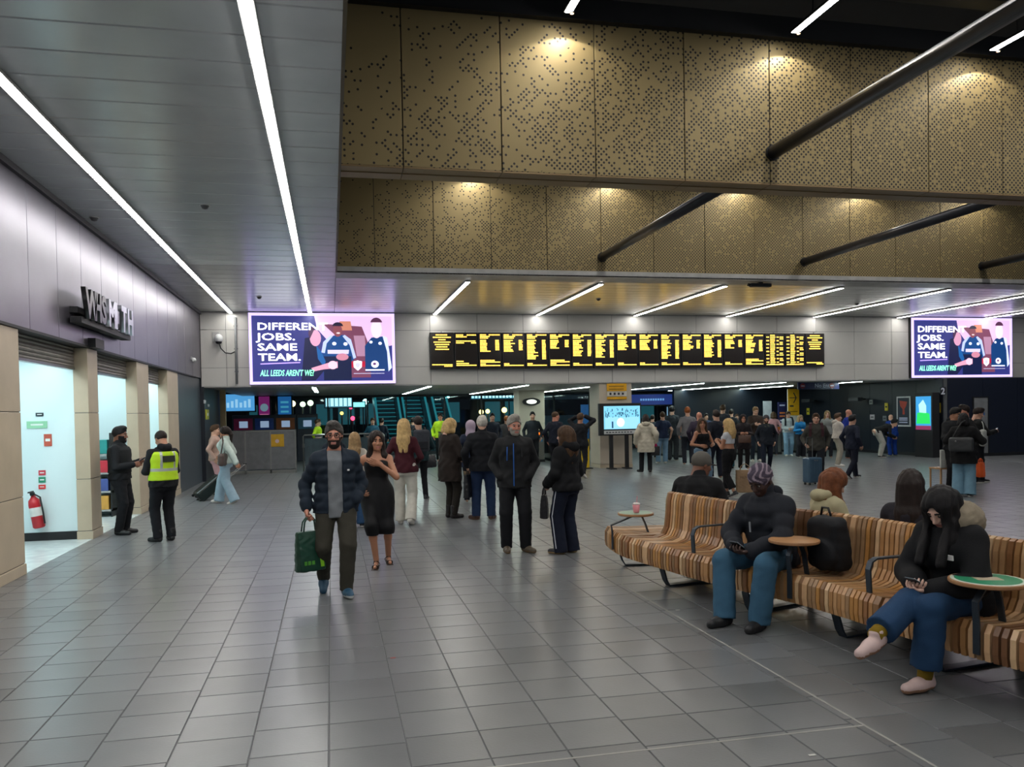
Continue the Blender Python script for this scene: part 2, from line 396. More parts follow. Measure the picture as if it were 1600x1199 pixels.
# ------------------------------------------------------------------ shop wall on the left
wall_left = struct(MB().box((XL-.35, -7, ZC-.02), (XL-.03, YB, ZC+.2)).box((XL-.35, -7, 2.72), (XL-.03, YB, ZC)).obj('wall_left', M_gap))
for k in range(-10, 13):
    y0 = 10.3+1.02*k
    if y0 > YB: break
    MB().box((XL-.03, y0+.006, 2.72), (XL+.01, min(y0+1.014, YB-.01), 4.38)).obj('fascia_panel', M_fascia, wall_left, bevel=.004)
struct(MB().box((XL-.02, -7, 4.38), (XL+.06, YB, ZC)).obj('trim_4', mat('dark cornice', '35343a', .6)))
struct(MB().box((XL-.3, -7, 2.69), (XL+.02, YB-.8, 2.72)).obj('trim_5', M_black))
def pier(y0, y1, label):
    t = thing('stone_pier', label, 'pier', (XL, y0, 0), 0, None)
    d = y1-y0; zz = [.12, .85, 1.78, 2.69]
    MB().box((-.20, .0, 0), (.012, d, .115)).obj('plinth', M_stone, t, bevel=.004)
    MB().box((-.185, .012, .1), (-.012, d-.012, 2.69)).obj('core', M_gap, t)
    for a, c in zip(zz[:-1], zz[1:]):
        MB().box((-.19, .004, a+.004), (0, d-.004, c-.004)).obj('stone_slab', M_stone, t, bevel=.004)
pier(7.0, 9.96, 'wide cream stone pier at the left edge of the photo')
pier(12.55, 13.06, 'cream stone pier between the first and second shop openings')
pier(15.55, 16.5, 'cream stone pier beside the hi-vis officer')
pier(18.3, 19.5, 'cream stone pier at the far end of the shopfront')
M_shut = mat('grey roller shutter slat', '8f8b86', .4, .5)
def shutter(y0, y1, label):
    t = thing('roller_shutter', label, 'shutter', (XL-.2, y0, 2.4), 0, 'roller shutters over the shop openings')
    MB().box((-.1, 0, .04), (0, y1-y0, .31)).obj('shutter_box', M_black, t)
    for k in range(6): MB().tube((.01, .01, .03+.05*k), (.01, y1-y0-.01, .03+.05*k), .028, n=8).obj('slat', M_shut, t)
    MB().box((-.03, 0, -.02), (.04, y1-y0, .012)).obj('bottom_bar', M_steel, t)
shutter(9.97, 12.54, 'raised grey roller shutter over the first shop opening')
shutter(13.07, 15.54, 'raised grey roller shutter over the second shop opening')
shutter(16.51, 18.29, 'raised grey roller shutter over the third shop opening')
# interiors of the openings
M_cyan = mat('cool white shop lining', 'cfe0e2', .5, nz=(1, .03))
M_shopfloor = mat('pale shop floor', 'b9c2c2', .25)
XI = XL-2.2
shop = struct(MB().box((XI-.1, 7, 0), (XI, 19.5, 2.75)).obj('wall_shop', M_cyan))
struct(MB().box((XI, 7, -.004), (XL+.0, 19.5, .004)).obj('floor_shop', M_shopfloor))
struct(MB().box((XI, 7, 2.62), (XL-.31, 19.5, 2.72)).obj('ceiling_shop', M_cyan))
for y0 in (12.62, 15.85, 19.0): MB().box((XI, y0, 0), (XL-.2, y0+.1, 2.62)).obj('partition', M_cyan, shop)
MB().box((XI, 12.606, 0), (XL-.2, 12.62, .12)).obj('skirting', M_black, shop)
M_cylamp = mat('cyan tinted lamp', (.78, .96, 1.0), emit=15)
for k, (y0, y1) in enumerate(((8.2, 12.4), (13.1, 15.6), (16.2, 18.8))):
    for x, nm in ((-4.7, 'rear'), (-3.95, 'front')):
        t = thing('ceiling_light', 'cool white ceiling light inside the %s shop opening, %s row' % (ordn[k], nm), 'light', (x, y0, 2.60), 0, 'ceiling lights in the shop')
        MB().box((0, 0, 0), (.22, y1-y0, .018)).obj('diffuser', M_cylamp, t); MB().box((-.02, -.02, .004), (.24, y1-y0+.02, .02)).obj('frame', M_trim, t)
# dark wall past the shops and the navy lobby wall
struct(MB().box((XL-.35, 19.5, 0), (XL-.02, YB, 2.70)).obj('wall_left_end', mat('dark slate panel', '3c434b', .35)))
struct(MB().box((XL-.3, YB, 0), (-3.24, 26.4, ZB)).obj('wall_lobby', M_navy))
struct(MB().box((XL-4.3, 26.4, 0), (-3.24, 26.6, ZB)).obj('wall_lobby_end', M_navy))
# ------------------------------------------------------------------ navy walls on the right
wr = struct(MB().box((18.85, YB-.35, 0), (19.25, 31, ZB)).obj('wall_right', M_gap))
for k in range(7): MB().box((18.82, YB-.37+1.2*k+.005, .1), (18.85, YB-.37+1.2*k+1.195, ZB-.01)).obj('wall_panel', M_navy, wr)
M_navy2 = mat('deep blue wall panel', '0f1526', .4, nz=(.6, .12))
wr2 = struct(MB().box((19.0, YB-.33, 0), (XR+8, YB-.03, ZB+.02)).obj('wall_right_return', M_gap))
for k in range(9): MB().box((19.0+1.3*k, YB-.37, .1), (19.0+1.3*k+1.292, YB-.33, ZB)).obj('wall_panel', M_navy2, wr2)
struct(MB().box((18.79, YB-.37, 0), (18.86, 31, .1)).box((18.79, YB-.40, 0), (XR+8, YB-.36, .1)).obj('baseboard_right', M_black))
struct(MB().box((13.5, 31, 0), (19.2, 31.2, ZB)).obj('wall_far_right', M_navy))
# ================================================================== people: implicit surfaces turned into meshes
V3 = lambda *a: np.array(a, dtype=np.float64)
def nrm(v): return v/max(1e-9, np.linalg.norm(v))
class Fld:
    def __init__(s, lo, hi, h):
        s.h = h; s.lo = np.array(lo, float)-2.5*h; n = np.ceil((np.array(hi, float)+2.5*h-s.lo)/h).astype(int)+1
        s.n = n; s.d = np.full(tuple(n), .5, np.float32)
        s.ax = [(s.lo[i]+h*np.arange(n[i])).astype(np.float32) for i in range(3)]
    def reg(s, lo, hi):
        a = np.clip(np.floor((np.array(lo)-s.lo)/s.h).astype(int), 0, s.n); b = np.clip(np.ceil((np.array(hi)-s.lo)/s.h).astype(int)+1, 0, s.n)
        sl = tuple(slice(int(i), int(j)) for i, j in zip(a, b))
        return sl, s.ax[0][sl[0]][:, None, None], s.ax[1][sl[1]][None, :, None], s.ax[2][sl[2]][None, None, :]
    def uni(s, fn, lo, hi, k=.02, op='u'):
        sl, x, y, z = s.reg(np.array(lo)-k-.01, np.array(hi)+k+.01)
        if any(q.stop <= q.start for q in sl): return
        b = fn(x, y, z); a = s.d[sl]
        if op == 's': a, b = -a, b
        if k > 1e-6:
            t = np.clip(.5+.5*(a-b)/k, 0, 1); r = a+(b-a)*t-k*t*(1-t)
        else: r = np.minimum(a, b)
        s.d[sl] = -r if op == 's' else r
    def rc(s, a, b, ra, rb, k=.02, op='u', flat=False, quilt=None, sq=None):
        a = np.array(a, float); b = np.array(b, float); ba = b-a; L2 = float(ba@ba)+1e-9; L = math.sqrt(L2); R = max(ra, rb)+.012
        def fn(x, y, z):
            px, py, pz = x-a[0], y-a[1], z-a[2]
            t0 = (px*ba[0]+py*ba[1]+pz*ba[2])/L2; t = np.clip(t0, 0, 1)
            dx, dy, dz = px-t*ba[0], py-t*ba[1], pz-t*ba[2]
            r = ra+(rb-ra)*t
            if quilt: r = r+quilt[1]*(np.abs(np.sin(t*L*PI/quilt[0]+.6))-.6)
            d = np.sqrt(dx*dx+dy*dy+dz*dz)-r
            if flat:
                dx, dy, dz = px-t0*ba[0], py-t0*ba[1], pz-t0*ba[2]
                d = np.maximum(np.sqrt(dx*dx+dy*dy+dz*dz)-r, np.maximum(-t0*L-.01, (t0-1)*L))
            return d
        s.uni(fn, np.minimum(a, b)-R, np.maximum(a, b)+R, k, op)
    def ell(s, c, r, k=.02, op='u', R=None):
        c = np.array(c, float); r = np.array(r, float)
        if R is None: R = np.eye(3)
        e = np.abs(R)@r if R is not None else r
        Ri = R.T
        def fn(x, y, z):
            px, py, pz = x-c[0], y-c[1], z-c[2]
            q = [(Ri[i, 0]*px+Ri[i, 1]*py+Ri[i, 2]*pz) for i in range(3)]
            k0 = np.sqrt((q[0]/r[0])**2+(q[1]/r[1])**2+(q[2]/r[2])**2)
            k1 = np.sqrt((q[0]/r[0]**2)**2+(q[1]/r[1]**2)**2+(q[2]/r[2]**2)**2)+1e-6
            return np.where(k0 < 1e-3, -float(r.min()), k0*(k0-1)/k1)
        s.uni(fn, c-e, c+e, k, op)
    def loft(s, o, R, tab, k=.02, op='u', quilt=None, fold=0.):
        """stack of ellipses along the third column of R; rows (z, half width, half depth, y offset)"""
        T = np.array([list(t)+[0]*(4-len(t)) for t in tab], float); T = T[T[:, 0].argsort()]; o = np.array(o, float)
        c = [o+R@np.array([sx*t[1], t[3]+sy*t[2], t[0]]) for t in T for sx in (-1, 1) for sy in (-1, 1)]
        lo = np.min(c, 0); hi = np.max(c, 0); Ri = R.T
        def fn(x, y, z):
            px, py, pz = x-o[0], y-o[1], z-o[2]
            qx, qy, qz = [(Ri[i, 0]*px+Ri[i, 1]*py+Ri[i, 2]*pz) for i in range(3)]
            w = np.interp(qz, T[:, 0], T[:, 1]); d = np.interp(qz, T[:, 0], T[:, 2]); yo = np.interp(qz, T[:, 0], T[:, 3])
            if quilt: g = quilt[1]*(np.abs(np.sin(qz*PI/quilt[0]))-.6); w = w+g; d = d+g
            u = qx/w; v = (qy-yo)/d; rr = np.sqrt(u*u+v*v)+1e-6
            if fold: rr = rr+fold*np.sin(np.arctan2(u, v)*9+qz*14+2*np.sin(qz*23))
            dd = (rr-1)*np.minimum(w, d)*.9
            return np.maximum(dd, np.maximum(T[0, 0]-qz, qz-T[-1, 0]))
        s.uni(fn, lo, hi, k, op)
    def cut(s, p, n, lo=None, hi=None):
        """remove everything on the side of p that n points to"""
        p = np.array(p, float); n = nrm(np.array(n, float))
        if lo is None: lo, hi = s.lo, s.lo+s.h*s.n
        sl, x, y, z = s.reg(lo, hi)
        s.d[sl] = np.maximum(s.d[sl], (x-p[0])*n[0]+(y-p[1])*n[1]+(z-p[2])*n[2])
    def ripple(s, amp, f1, f2):
        x, y, z = s.ax[0][:, None, None], s.ax[1][None, :, None], s.ax[2][None, None, :]
        s.d += amp*np.sin(x*f1+2.2*np.sin(z*f2))*np.sin(y*f1*.8+z*f2*.9)
    def nets(s):
        d = s.d; h = s.h; ins = d < 0
        if not ins.any(): return np.zeros((0, 3)), np.zeros((0, 4), int)
        n = [k-1 for k in d.shape]
        cnt = np.zeros(n, np.int8); offs = [(i, j, k) for i in (0, 1) for j in (0, 1) for k in (0, 1)]
        for i, j, k in offs: cnt += ins[i:i+n[0], j:j+n[1], k:k+n[2]]
        act = np.argwhere((cnt > 0) & (cnt < 8)); 
        idx = -np.ones(n, np.int64); idx[act[:, 0], act[:, 1], act[:, 2]] = np.arange(len(act))
        val = {o: d[act[:, 0]+o[0], act[:, 1]+o[1], act[:, 2]+o[2]] for o in offs}
        P = np.zeros((len(act), 3)); C = np.zeros(len(act))
        for o in offs:
            for a in range(3):
                if o[a] == 0:
                    q = list(o); q[a] = 1; q = tuple(q); va, vb = val[o], val[q]; m = (va < 0) != (vb < 0)
                    t = np.where(m, va/np.where(m, va-vb, 1), 0)
                    pt = np.tile(np.array(o, float), (len(act), 1)); pt[:, a] = t
                    P += pt*m[:, None]; C += m
        P = s.lo+(act+P/C[:, None])*h
        F = []
        for a in range(3):
            b, c = (a+1) % 3, (a+2) % 3
            sa = [slice(None)]*3; sb = [slice(None)]*3; sa[a] = slice(0, -1); sb[a] = slice(1, None)
            A = ins[tuple(sa)]; B = ins[tuple(sb)]
            e = np.argwhere(A != B); e = e[(e[:, b] > 0) & (e[:, c] > 0) & (e[:, b] < d.shape[b]-1) & (e[:, c] < d.shape[c]-1)]
            if not len(e): continue
            def g(db, dc):
                q = e.copy(); q[:, b] -= db; q[:, c] -= dc; return idx[q[:, 0], q[:, 1], q[:, 2]]
            Q = np.stack([g(1, 1), g(0, 1), g(0, 0), g(1, 0)], 1)
            flip = ~A[e[:, 0], e[:, 1], e[:, 2]]
            Q[flip] = Q[flip][:, ::-1]; F.append(Q)
        return P, np.concatenate(F) if F else np.zeros((0, 4), int)

def np_obj(name, P, Q, mats, parent, midx=None, sc=1.0):
    me = bpy.data.meshes.new(name); nv, nf = len(P), len(Q)
    me.vertices.add(nv); me.vertices.foreach_set('co', (P*sc).astype(np.float32).ravel())
    me.loops.add(nf*4); me.loops.foreach_set('vertex_index', Q.astype(np.int32).ravel())
    me.polygons.add(nf); me.polygons.foreach_set('loop_start', np.arange(0, nf*4, 4, dtype=np.int32))
    for M in (mats if isinstance(mats, (list, tuple)) else [mats]): me.materials.append(M)
    if midx is not None: me.polygons.foreach_set('material_index', midx.astype(np.int32))
    me.polygons.foreach_set('use_smooth', np.ones(nf, bool))
    me.update(); me.validate()
    return link(name, me, parent)

def ik(a, t, l1, l2, pole):
    a = np.array(a, float); t = np.array(t, float); v = t-a; L = np.linalg.norm(v); L_ = min(L, (l1+l2)*.995); u = v/max(L, 1e-6)
    t = a+u*L_; x = (l1*l1-l2*l2+L_*L_)/(2*L_); y = math.sqrt(max(0, l1*l1-x*x)); p = np.array(pole, float); p = p-u*(p@u)
    return a+u*x+nrm(p)*y, t
def rot(yaw=0, pitch=0, roll=0):
    """yaw turns towards the person's right, pitch looks down, roll tilts the head to the right"""
    cy, sy = math.cos(-yaw), math.sin(-yaw); cp, sp = math.cos(-pitch), math.sin(-pitch); cr, sr = math.cos(roll), math.sin(roll)
    Rz = np.array([[cy, -sy, 0], [sy, cy, 0], [0, 0, 1.]]); Rx = np.array([[1., 0, 0], [0, cp, -sp], [0, sp, cp]]); Ry = np.array([[cr, 0, sr], [0, 1., 0], [-sr, 0, cr]])
    return Rz@Rx@Ry
D = math.radians
def cloth(name, col, rough=.8, bump=.25, bscale=180, nz=(9, .10), sheen=0.): return mat(name, col, rough, bump=bump, bscale=bscale, nz=nz, sheen=sheen, spec=.25)
SKIN = {'fair': 'c79a82', 'tan': 'a9765a', 'pale': 'd3ab98', 'brown': '7d5340', 'dark': '3f2a23', 'ruddy': 'bd8069'}
HAIR = {'black': '141214', 'dark': '231a17', 'brown': '44301f', 'auburn': '6d4026', 'blonde': 'c0a06c', 'dirty': '8f7350', 'grey': '8d8880', 'greyblack': '45423f', 'ginger': '8a4c23', 'white': 'b9b4aa'}
def M_skin(k): return mat('skin '+k, SKIN[k], .5, nz=(14, .06), bump=.05, bscale=150)
def M_hair(k):
    return mat('hair '+k, HAIR[k], .58, nz=(30, .25), bump=.22, bscale=110, spec=.25)

def head_mesh(hs, o, R, h, skin, fem=False, beard=None):
    f = Fld((-.105, -.13, -.16), (.105, .135, .13), h); w = .94 if fem else 1.
    f.ell((0, -.012, .032), (.074*w, .094, .083), k=0)
    f.ell((0, .018, -.03), (.057*w, .070, .078), k=.03)
    f.ell((0, .03, -.072), (.044*w, .05, .036), k=.03)
    f.ell((0, .072, -.094), (.019, .017, .016), k=.025)
    f.rc((-.036, .078, .024), (.036, .078, .024), .010, .010, k=.02)
    for sx in (-1, 1):
        f.ell((sx*.038*w, .058, -.026), (.022, .024, .022), k=.025)
        f.ell((sx*.029, .097, .005), (.017, .014, .010), k=.012, op='s')
        f.ell((sx*.074*w, -.006, -.002), (.008, .018, .03), k=.006)
        f.rc((sx*.006, .1, -.030), (sx*.012, .097, -.034), .008, .007, k=.008)
    f.rc((0, .084, .016), (0, .108, -.026), .008, .0105, k=.014)
    f.rc((-.019, .083, -.060), (.019, .083, -.060), .007, .007, k=.008)
    f.rc((-.016, .082, -.070), (.016, .082, -.070), .0078, .0078, k=.008)
    if beard: f.ell((0, .040, -.078), (.052, .055, .045), k=.02)
    f.rc((0, -.03, -.05), (0, -.045, -.20), .05 if fem else .058, .055 if fem else .063, k=.03)
    P, Q = f.nets(); c = P[Q].mean(1) if len(Q) else np.zeros((0, 3)); mi = np.zeros(len(Q), int)
    lip = (np.abs(c[:, 0]) < .024) & (c[:, 1] > .078) & (c[:, 2] < -.054) & (c[:, 2] > -.079); mi[lip] = 1
    brow = (np.abs(c[:, 0]) < .047) & (np.abs(c[:, 0]) > .012) & (c[:, 2] > .021) & (c[:, 2] < .033) & (c[:, 1] > .05); mi[brow] = 3
    if beard:
        bd = (c[:, 2] < -.038-.0*c[:, 1]) & (c[:, 1] > -.005) & (c[:, 2] > -.15) & ~lip & ~((c[:, 2] > -.05) & (np.abs(c[:, 0]) < .03) & (c[:, 1] > .098))
        bd |= (np.abs(c[:, 0]) > .05) & (c[:, 2] < -.01) & (c[:, 1] > .0) & (c[:, 2] > -.15); mi[bd] = 4
    # eyes
    Ps, Qs, Ms = [P], [Q], [mi]; off = len(P)
    b = MB()
    for sx in (-1, 1):
        b.ell((sx*.029, .0775, .004), (.0118, .0118, .0098), 10, 8, 0)
    EP = np.array(b.v); 
    EQ = np.array([q if len(q) == 4 else (q[0], q[1], q[2], q[2]) for q in b.f]); EQ4 = EQ[np.array([len(q) == 4 for q in b.f])]
    ec = EP[EQ4].mean(1); em = np.where(np.minimum(np.hypot(ec[:, 0]-.029, ec[:, 2]-.005), np.hypot(ec[:, 0]+.029, ec[:, 2]-.005)) < .0072, 5, 2)
    Ps.append(EP); Qs.append(EQ4+off); Ms.append(em)
    P = np.concatenate(Ps); Q = np.concatenate(Qs); mi = np.concatenate(Ms)
    return (P*hs)@R.T+o, Q, mi

def hand_mesh(w, d, pn, thumb, curl, h=.006, sc=1.0, spread=.0):
    """w wrist, d direction of the fingers, pn palm normal, thumb = side direction of the thumb"""
    d = nrm(d); pn = nrm(pn-d*(pn@d)); tsd = np.cross(d, pn); tsd = tsd if tsd@thumb > 0 else -tsd
    R = np.stack([tsd, d, pn], 1)   # local x thumb side, y fingers, z palm normal
    f = Fld((-.06, -.03, -.04), (.085, .20, .10), h)
    mcp = [(.030, .088), (.010, .092), (-.011, .088), (-.030, .080)]; ln = [.072, .08, .074, .058]
    for (x, y) in mcp: f.rc((x*.55, 0.0, 0), (x, y-.012, 0), .017, .0125, k=.012)
    f.rc((0, -.02, 0), (0, .02, 0), .026, .026, k=.015)
    for i, ((x, y), L) in enumerate(zip(mcp, ln)):
        p = np.array([x, y, 0.]); a = 0.; segs = (.46, .3, .24); r = .0088 if i < 3 else .0078
        dx = (x*spread)
        for j, sg in enumerate(segs):
            a += curl*(.75, 1.0, .7)[j]*(1+.08*i); q = p+np.array([dx, math.cos(a), math.sin(a)])*L*sg
            f.rc(p, q, r-.0006*j, r-.0006*(j+1), k=.005); p = q
    tc = min(curl, 1.0)
    t0 = np.array([.018, .02, .004]); t1 = np.array([.045, .05, .012+.012*tc]); t2 = t1+np.array([.014-.022*tc, .030, .004+.020*tc]); t3 = t2+np.array([.004-.020*tc, .022, .002+.006*tc])
    f.rc(t0, t1, .015, .0118, k=.012); f.rc(t1, t2, .0112, .0098, k=.005); f.rc(t2, t3, .0098, .008, k=.004)
    P, Q = f.nets()
    if tsd@np.cross(d, pn) < 0: Q = Q[:, ::-1]
    return (P*sc)@R.T+w, Q

TORSO = {'m': [(-.11, .155, .105), (0, .162, .112), (.10, .148, .105), (.2, .150, .105), (.30, .166, .115), (.385, .158, .108), (.43, .118, .085), (.465, .070, .062), (.50, .056, .054)],
         'f': [(-.13, .155, .105), (-.03, .168, .115), (.08, .142, .100), (.17, .118, .085), (.28, .135, .095), (.36, .138, .096), (.405, .105, .074), (.44, .060, .055), (.48, .048, .048)]}
def widen(tab, o, z0=None, z1=None, extra=()):
    t = [(z, a+o, b+o, c[0] if c else 0) for z, a, b, *c in tab]
    T = np.array(sorted(t+list(extra))); zz = T[:, 0]
    z0 = zz[0] if z0 is None else z0; z1 = zz[-1] if z1 is None else z1
    ks = sorted(set([z0, z1]+[z for z in zz if z0 < z < z1]))
    return [(z, float(np.interp(z, zz, T[:, 1])), float(np.interp(z, zz, T[:, 2])), float(np.interp(z, zz, T[:, 3]))) for z in ks]

PEOPLE = {}
def person(key, label, px=None, py=None, loc=None, head=None, height=None, turn=180, sex='m', build=1.0, pel=.0, pely=0., lean=0., side=0., twist=0.,
           hw=((.25, .03, -.04), (-.25, .03, -.04)), ep=((.6, -1, 0), (-.6, -1, 0)), hcurl=(.5, .5), hdir=(None, None), palm=(None, None),
           feet=((.10, 0, .08, 8, 0), (-.10, 0, .08, -8, 0)), kp=((.12, 1, 0), (-.12, 1, 0)), hy=0., hp=0., hr=0.,
           skin='fair', hair=('short', 'dark'), beard=None, top=None, bot=None, shoes=None, detail=1, glasses=False, group=None, hands=(1, 1), facing=None, pelz=None, bare_feet=False):
    # where and how tall
    if loc is None: loc = ZP(px, py)
    loc = Vector(loc); bear = math.atan2(loc.x, loc.y)
    if height is None: height = max(1.45, YP(px if head is None else head[0], py if head is None else head[1], loc.y).z) if head else 1.68
    sc = height/1.70
    hd = bear+D(turn) if facing is None else D(facing)
    root = thing('person', label, 'person', (loc.x, loc.y, loc.z), -hd, group)
    fem = sex == 'f'; h0 = {0: .011, 1: .015, 2: .02, 3: .027}[detail]; hh = {0: .0055, 1: .0075, 2: .011, 3: .014}[detail]
    pz = .90+pel if pelz is None else pelz/sc
    pelv = V3(0, pely, pz)
    # torso frame
    up = nrm(V3(math.sin(D(side)), math.sin(D(lean))*math.cos(D(side)), math.cos(D(lean))*math.cos(D(side))))
    ty = D(twist); fw = V3(math.sin(ty), math.cos(ty), 0); fw = nrm(fw-up*(fw@up)); rt = np.cross(fw, up)
    RT = np.stack([rt, fw, up], 1); sw = (.158 if not fem else .140)*build
    tp = lambda x, y, z: pelv+RT@V3(x, y, z)
    nz = .50 if not fem else .48
    sh = [tp(s*sw, 0, nz-(.105 if not fem else .098)) for s in (1, -1)]
    hip = [pelv+V3(s*.088, 0, 0) for s in (1, -1)]
    RH = rot(D(hy), D(hp)+D(lean)*.35, D(hr)+D(side)*.5)@rot(D(twist)*.5)
    nb = tp(0, -.005, nz); hc = nb+nrm(up*.6+RH[:, 2]*.6)*.108+RH[:, 1]*.022
    W = []; E = []
    for i, s in enumerate((1, -1)):
        e, wv = ik(sh[i], tp(*hw[i]), .275, .25, RT@V3(*ep[i])); E.append(e); W.append(wv)
    K = []; A = []
    for i, s in enumerate((1, -1)):
        k_, a_ = ik(hip[i], V3(*feet[i][:3]), .43, .405, V3(*kp[i])); K.append(k_); A.append(a_)
    FR = [rot(D(feet[i][3]), D(feet[i][4])) for i in (0, 1)]
    allp = np.array([*W, *E, *K, *A, *hip, *sh, hc])
    lo = allp.min(0)-.2; hi = allp.max(0)+.2; lo[2] = min(lo[2], -.02)
    b = build
    # ---------------- body (one continuous surface)
    tab = [(z, a*b, d*b) for z, a, d in TORSO[sex]]
    tl = top if isinstance(top, (list, tuple)) else [top] if top else []
    longs = any(q.get('sleeve', 'long') == 'long' for q in tl); lb = .80 if bot else .90 if any(q.get('kind') == 'dress' for q in tl) else 1.; ab = .85 if longs else 1.; tb_ = .92 if longs else 1.
    f = Fld(lo, hi, h0 if detail else .011)
    f.loft(pelv, RT, [(z, x*(tb_ if z > .0 else min(tb_, .94 if bot else 1.)), y*tb_) for z, x, y in tab], k=0)
    if fem and detail < 3 and not longs:
        for s in (1, -1): f.ell(tp(s*.062, .075, .31), (.058, .055, .058), k=.03)
    f.rc(nb-up*.06, hc-RH[:, 2]*.06, .06 if not fem else .05, .055 if not fem else .045, k=.03)
    for i in (0, 1):
        f.rc(tp((1, -1)[i]*.05, 0, nz-.062), sh[i], .042, .048*ab, k=.04)
        f.rc(sh[i], E[i], (.050 if not fem else .042)*b*ab, (.040 if not fem else .035)*b*ab, k=.03)
        f.rc(E[i], W[i], (.040 if not fem else .035)*b*ab, .0255, k=.015)
        f.rc(hip[i], K[i], .086*b*lb, .054*b*lb, k=.03); f.rc(K[i], K[i]+(A[i]-K[i])*.35, .051*lb, .052*lb, k=.02); f.rc(K[i]+(A[i]-K[i])*.3, A[i], .050*lb, .033, k=.02)
        f.rc(A[i]+FR[i]@V3(0, -.02, -.035), A[i]+FR[i]@V3(0, .11, -.055), .028, .020, k=.02)
    P, Q = f.nets(); mi = np.zeros(len(Q), int); PP = [P]; QQ = [Q]; MM = [mi]
    hP, hQ, hM = head_mesh(1.0, hc, RH, hh, skin, fem, beard); PP.append(hP); QQ.append(hQ+sum(map(len, PP[:-1]))); MM.append(hM)
    hand_info = []
    for i, s in enumerate((1, -1)):
        fd = nrm(W[i]-E[i]); dd = fd if hdir[i] is None else nrm(RT@V3(*hdir[i])); pn = RT@V3(-s, 0, 0) if palm[i] is None else RT@V3(*palm[i])
        th = RT@V3(0, 1, .3); th = th-dd*(th@dd)
        if np.linalg.norm(np.cross(dd, pn)) < .1: pn = RT@V3(-s, .3, -.3)
        # thumb side: for the right hand cross(fingers, palm) gives the thumb direction mirrored by side
        tdir = np.cross(pn, dd)*s
        if hands[i]:
            mP, mQ = hand_mesh(W[i], dd, pn, tdir, hcurl[i], .0055 if detail < 2 else .0075); PP.append(mP); QQ.append(mQ+sum(map(len, PP[:-1]))); MM.append(np.zeros(len(mQ), int))
        hand_info.append((W[i]+dd*.075+nrm(pn)*.02, dd, nrm(pn)))
    P = np.concatenate(PP); Q = np.concatenate(QQ); mi = np.concatenate(MM)
    ms = [M_skin(skin), mat('lips '+skin, {'dark': '4a2b28', 'brown': '7a4640'}.get(skin, 'a5675c'), .5), mat('eye white', 'a59f98', .35), M_hair(hair[1] if hair[1] in HAIR else 'dark'), M_hair(beard or 'dark'), mat('dark iris', '1d1512', .15)]
    np_obj('body', P, Q, ms, root, mi, sc)
    part = lambda name, f, M, rules=None: _part(name, f, M, root, sc, rules)
    # ---------------- hair and headwear
    if hair and hair[0] not in ('bald',):
        hair_part(hair, hc, RH, RT, nb, hh, sc, root, fem, tp)
    if glasses:
        bm = MB()
        for s in (1, -1):
            c = [hc+RH@V3(s*.031+.024*math.cos(t), .1015, .003+.019*math.sin(t)) for t in np.linspace(0, 2*PI, 13)]
            bm.path(c, .0032, 6); bm.tube(hc+RH@V3(s*.054, .10, .008), hc+RH@V3(s*.078, .0, .008), .0025, n=6)
        bm.tube(hc+RH@V3(-.009, .103, .006), hc+RH@V3(.009, .103, .006), .0025, n=6)
        bm.v = [tuple(np.array(v)*sc) for v in bm.v]; bm.obj('glasses', M_black, root)
    # ---------------- clothes
    J = dict(tp=tp, RT=RT, pelv=pelv, sh=sh, E=E, W=W, K=K, A=A, hip=hip, nb=nb, hc=hc, RH=RH, FR=FR, up=up, tab=tab, nz=nz, lo=lo, hi=hi, h=h0, sc=sc, root=root, b=b, fem=fem, hand=hand_info, part=part, up3=up)
    if bot:
        hm = min([q.get('hem', -.10) for q in tl] or [0]); bot.setdefault('top', min(.10 if hm > .1 else .06, hm+.045) if hm < .1 else .10)
        bottom_part(J, **bot)
    for t in (top if isinstance(top, (list, tuple)) else [top] if top else []): top_part(J, **t)
    if shoes: shoe_part(J, **shoes)
    mw = Matrix.Translation(loc) @ Matrix.Rotation(-hd, 4, 'Z')
    J['world'] = lambda p: mw @ Vector(tuple(np.array(p)*sc)); J['vec'] = lambda v: (mw.to_3x3() @ Vector(tuple(v))).normalized(); J['hd'] = hd
    PEOPLE[key] = J
    return J
def _part(name, f, M, root, sc, rules=None):
    P, Q = f.nets()
    if not len(Q): return None
    mi = None
    if rules:
        c = P[Q].mean(1); mi = np.zeros(len(Q), int)
        for r, i in rules: mi[r(c)] = i
    return np_obj(name, P, Q, M, root, mi, sc)

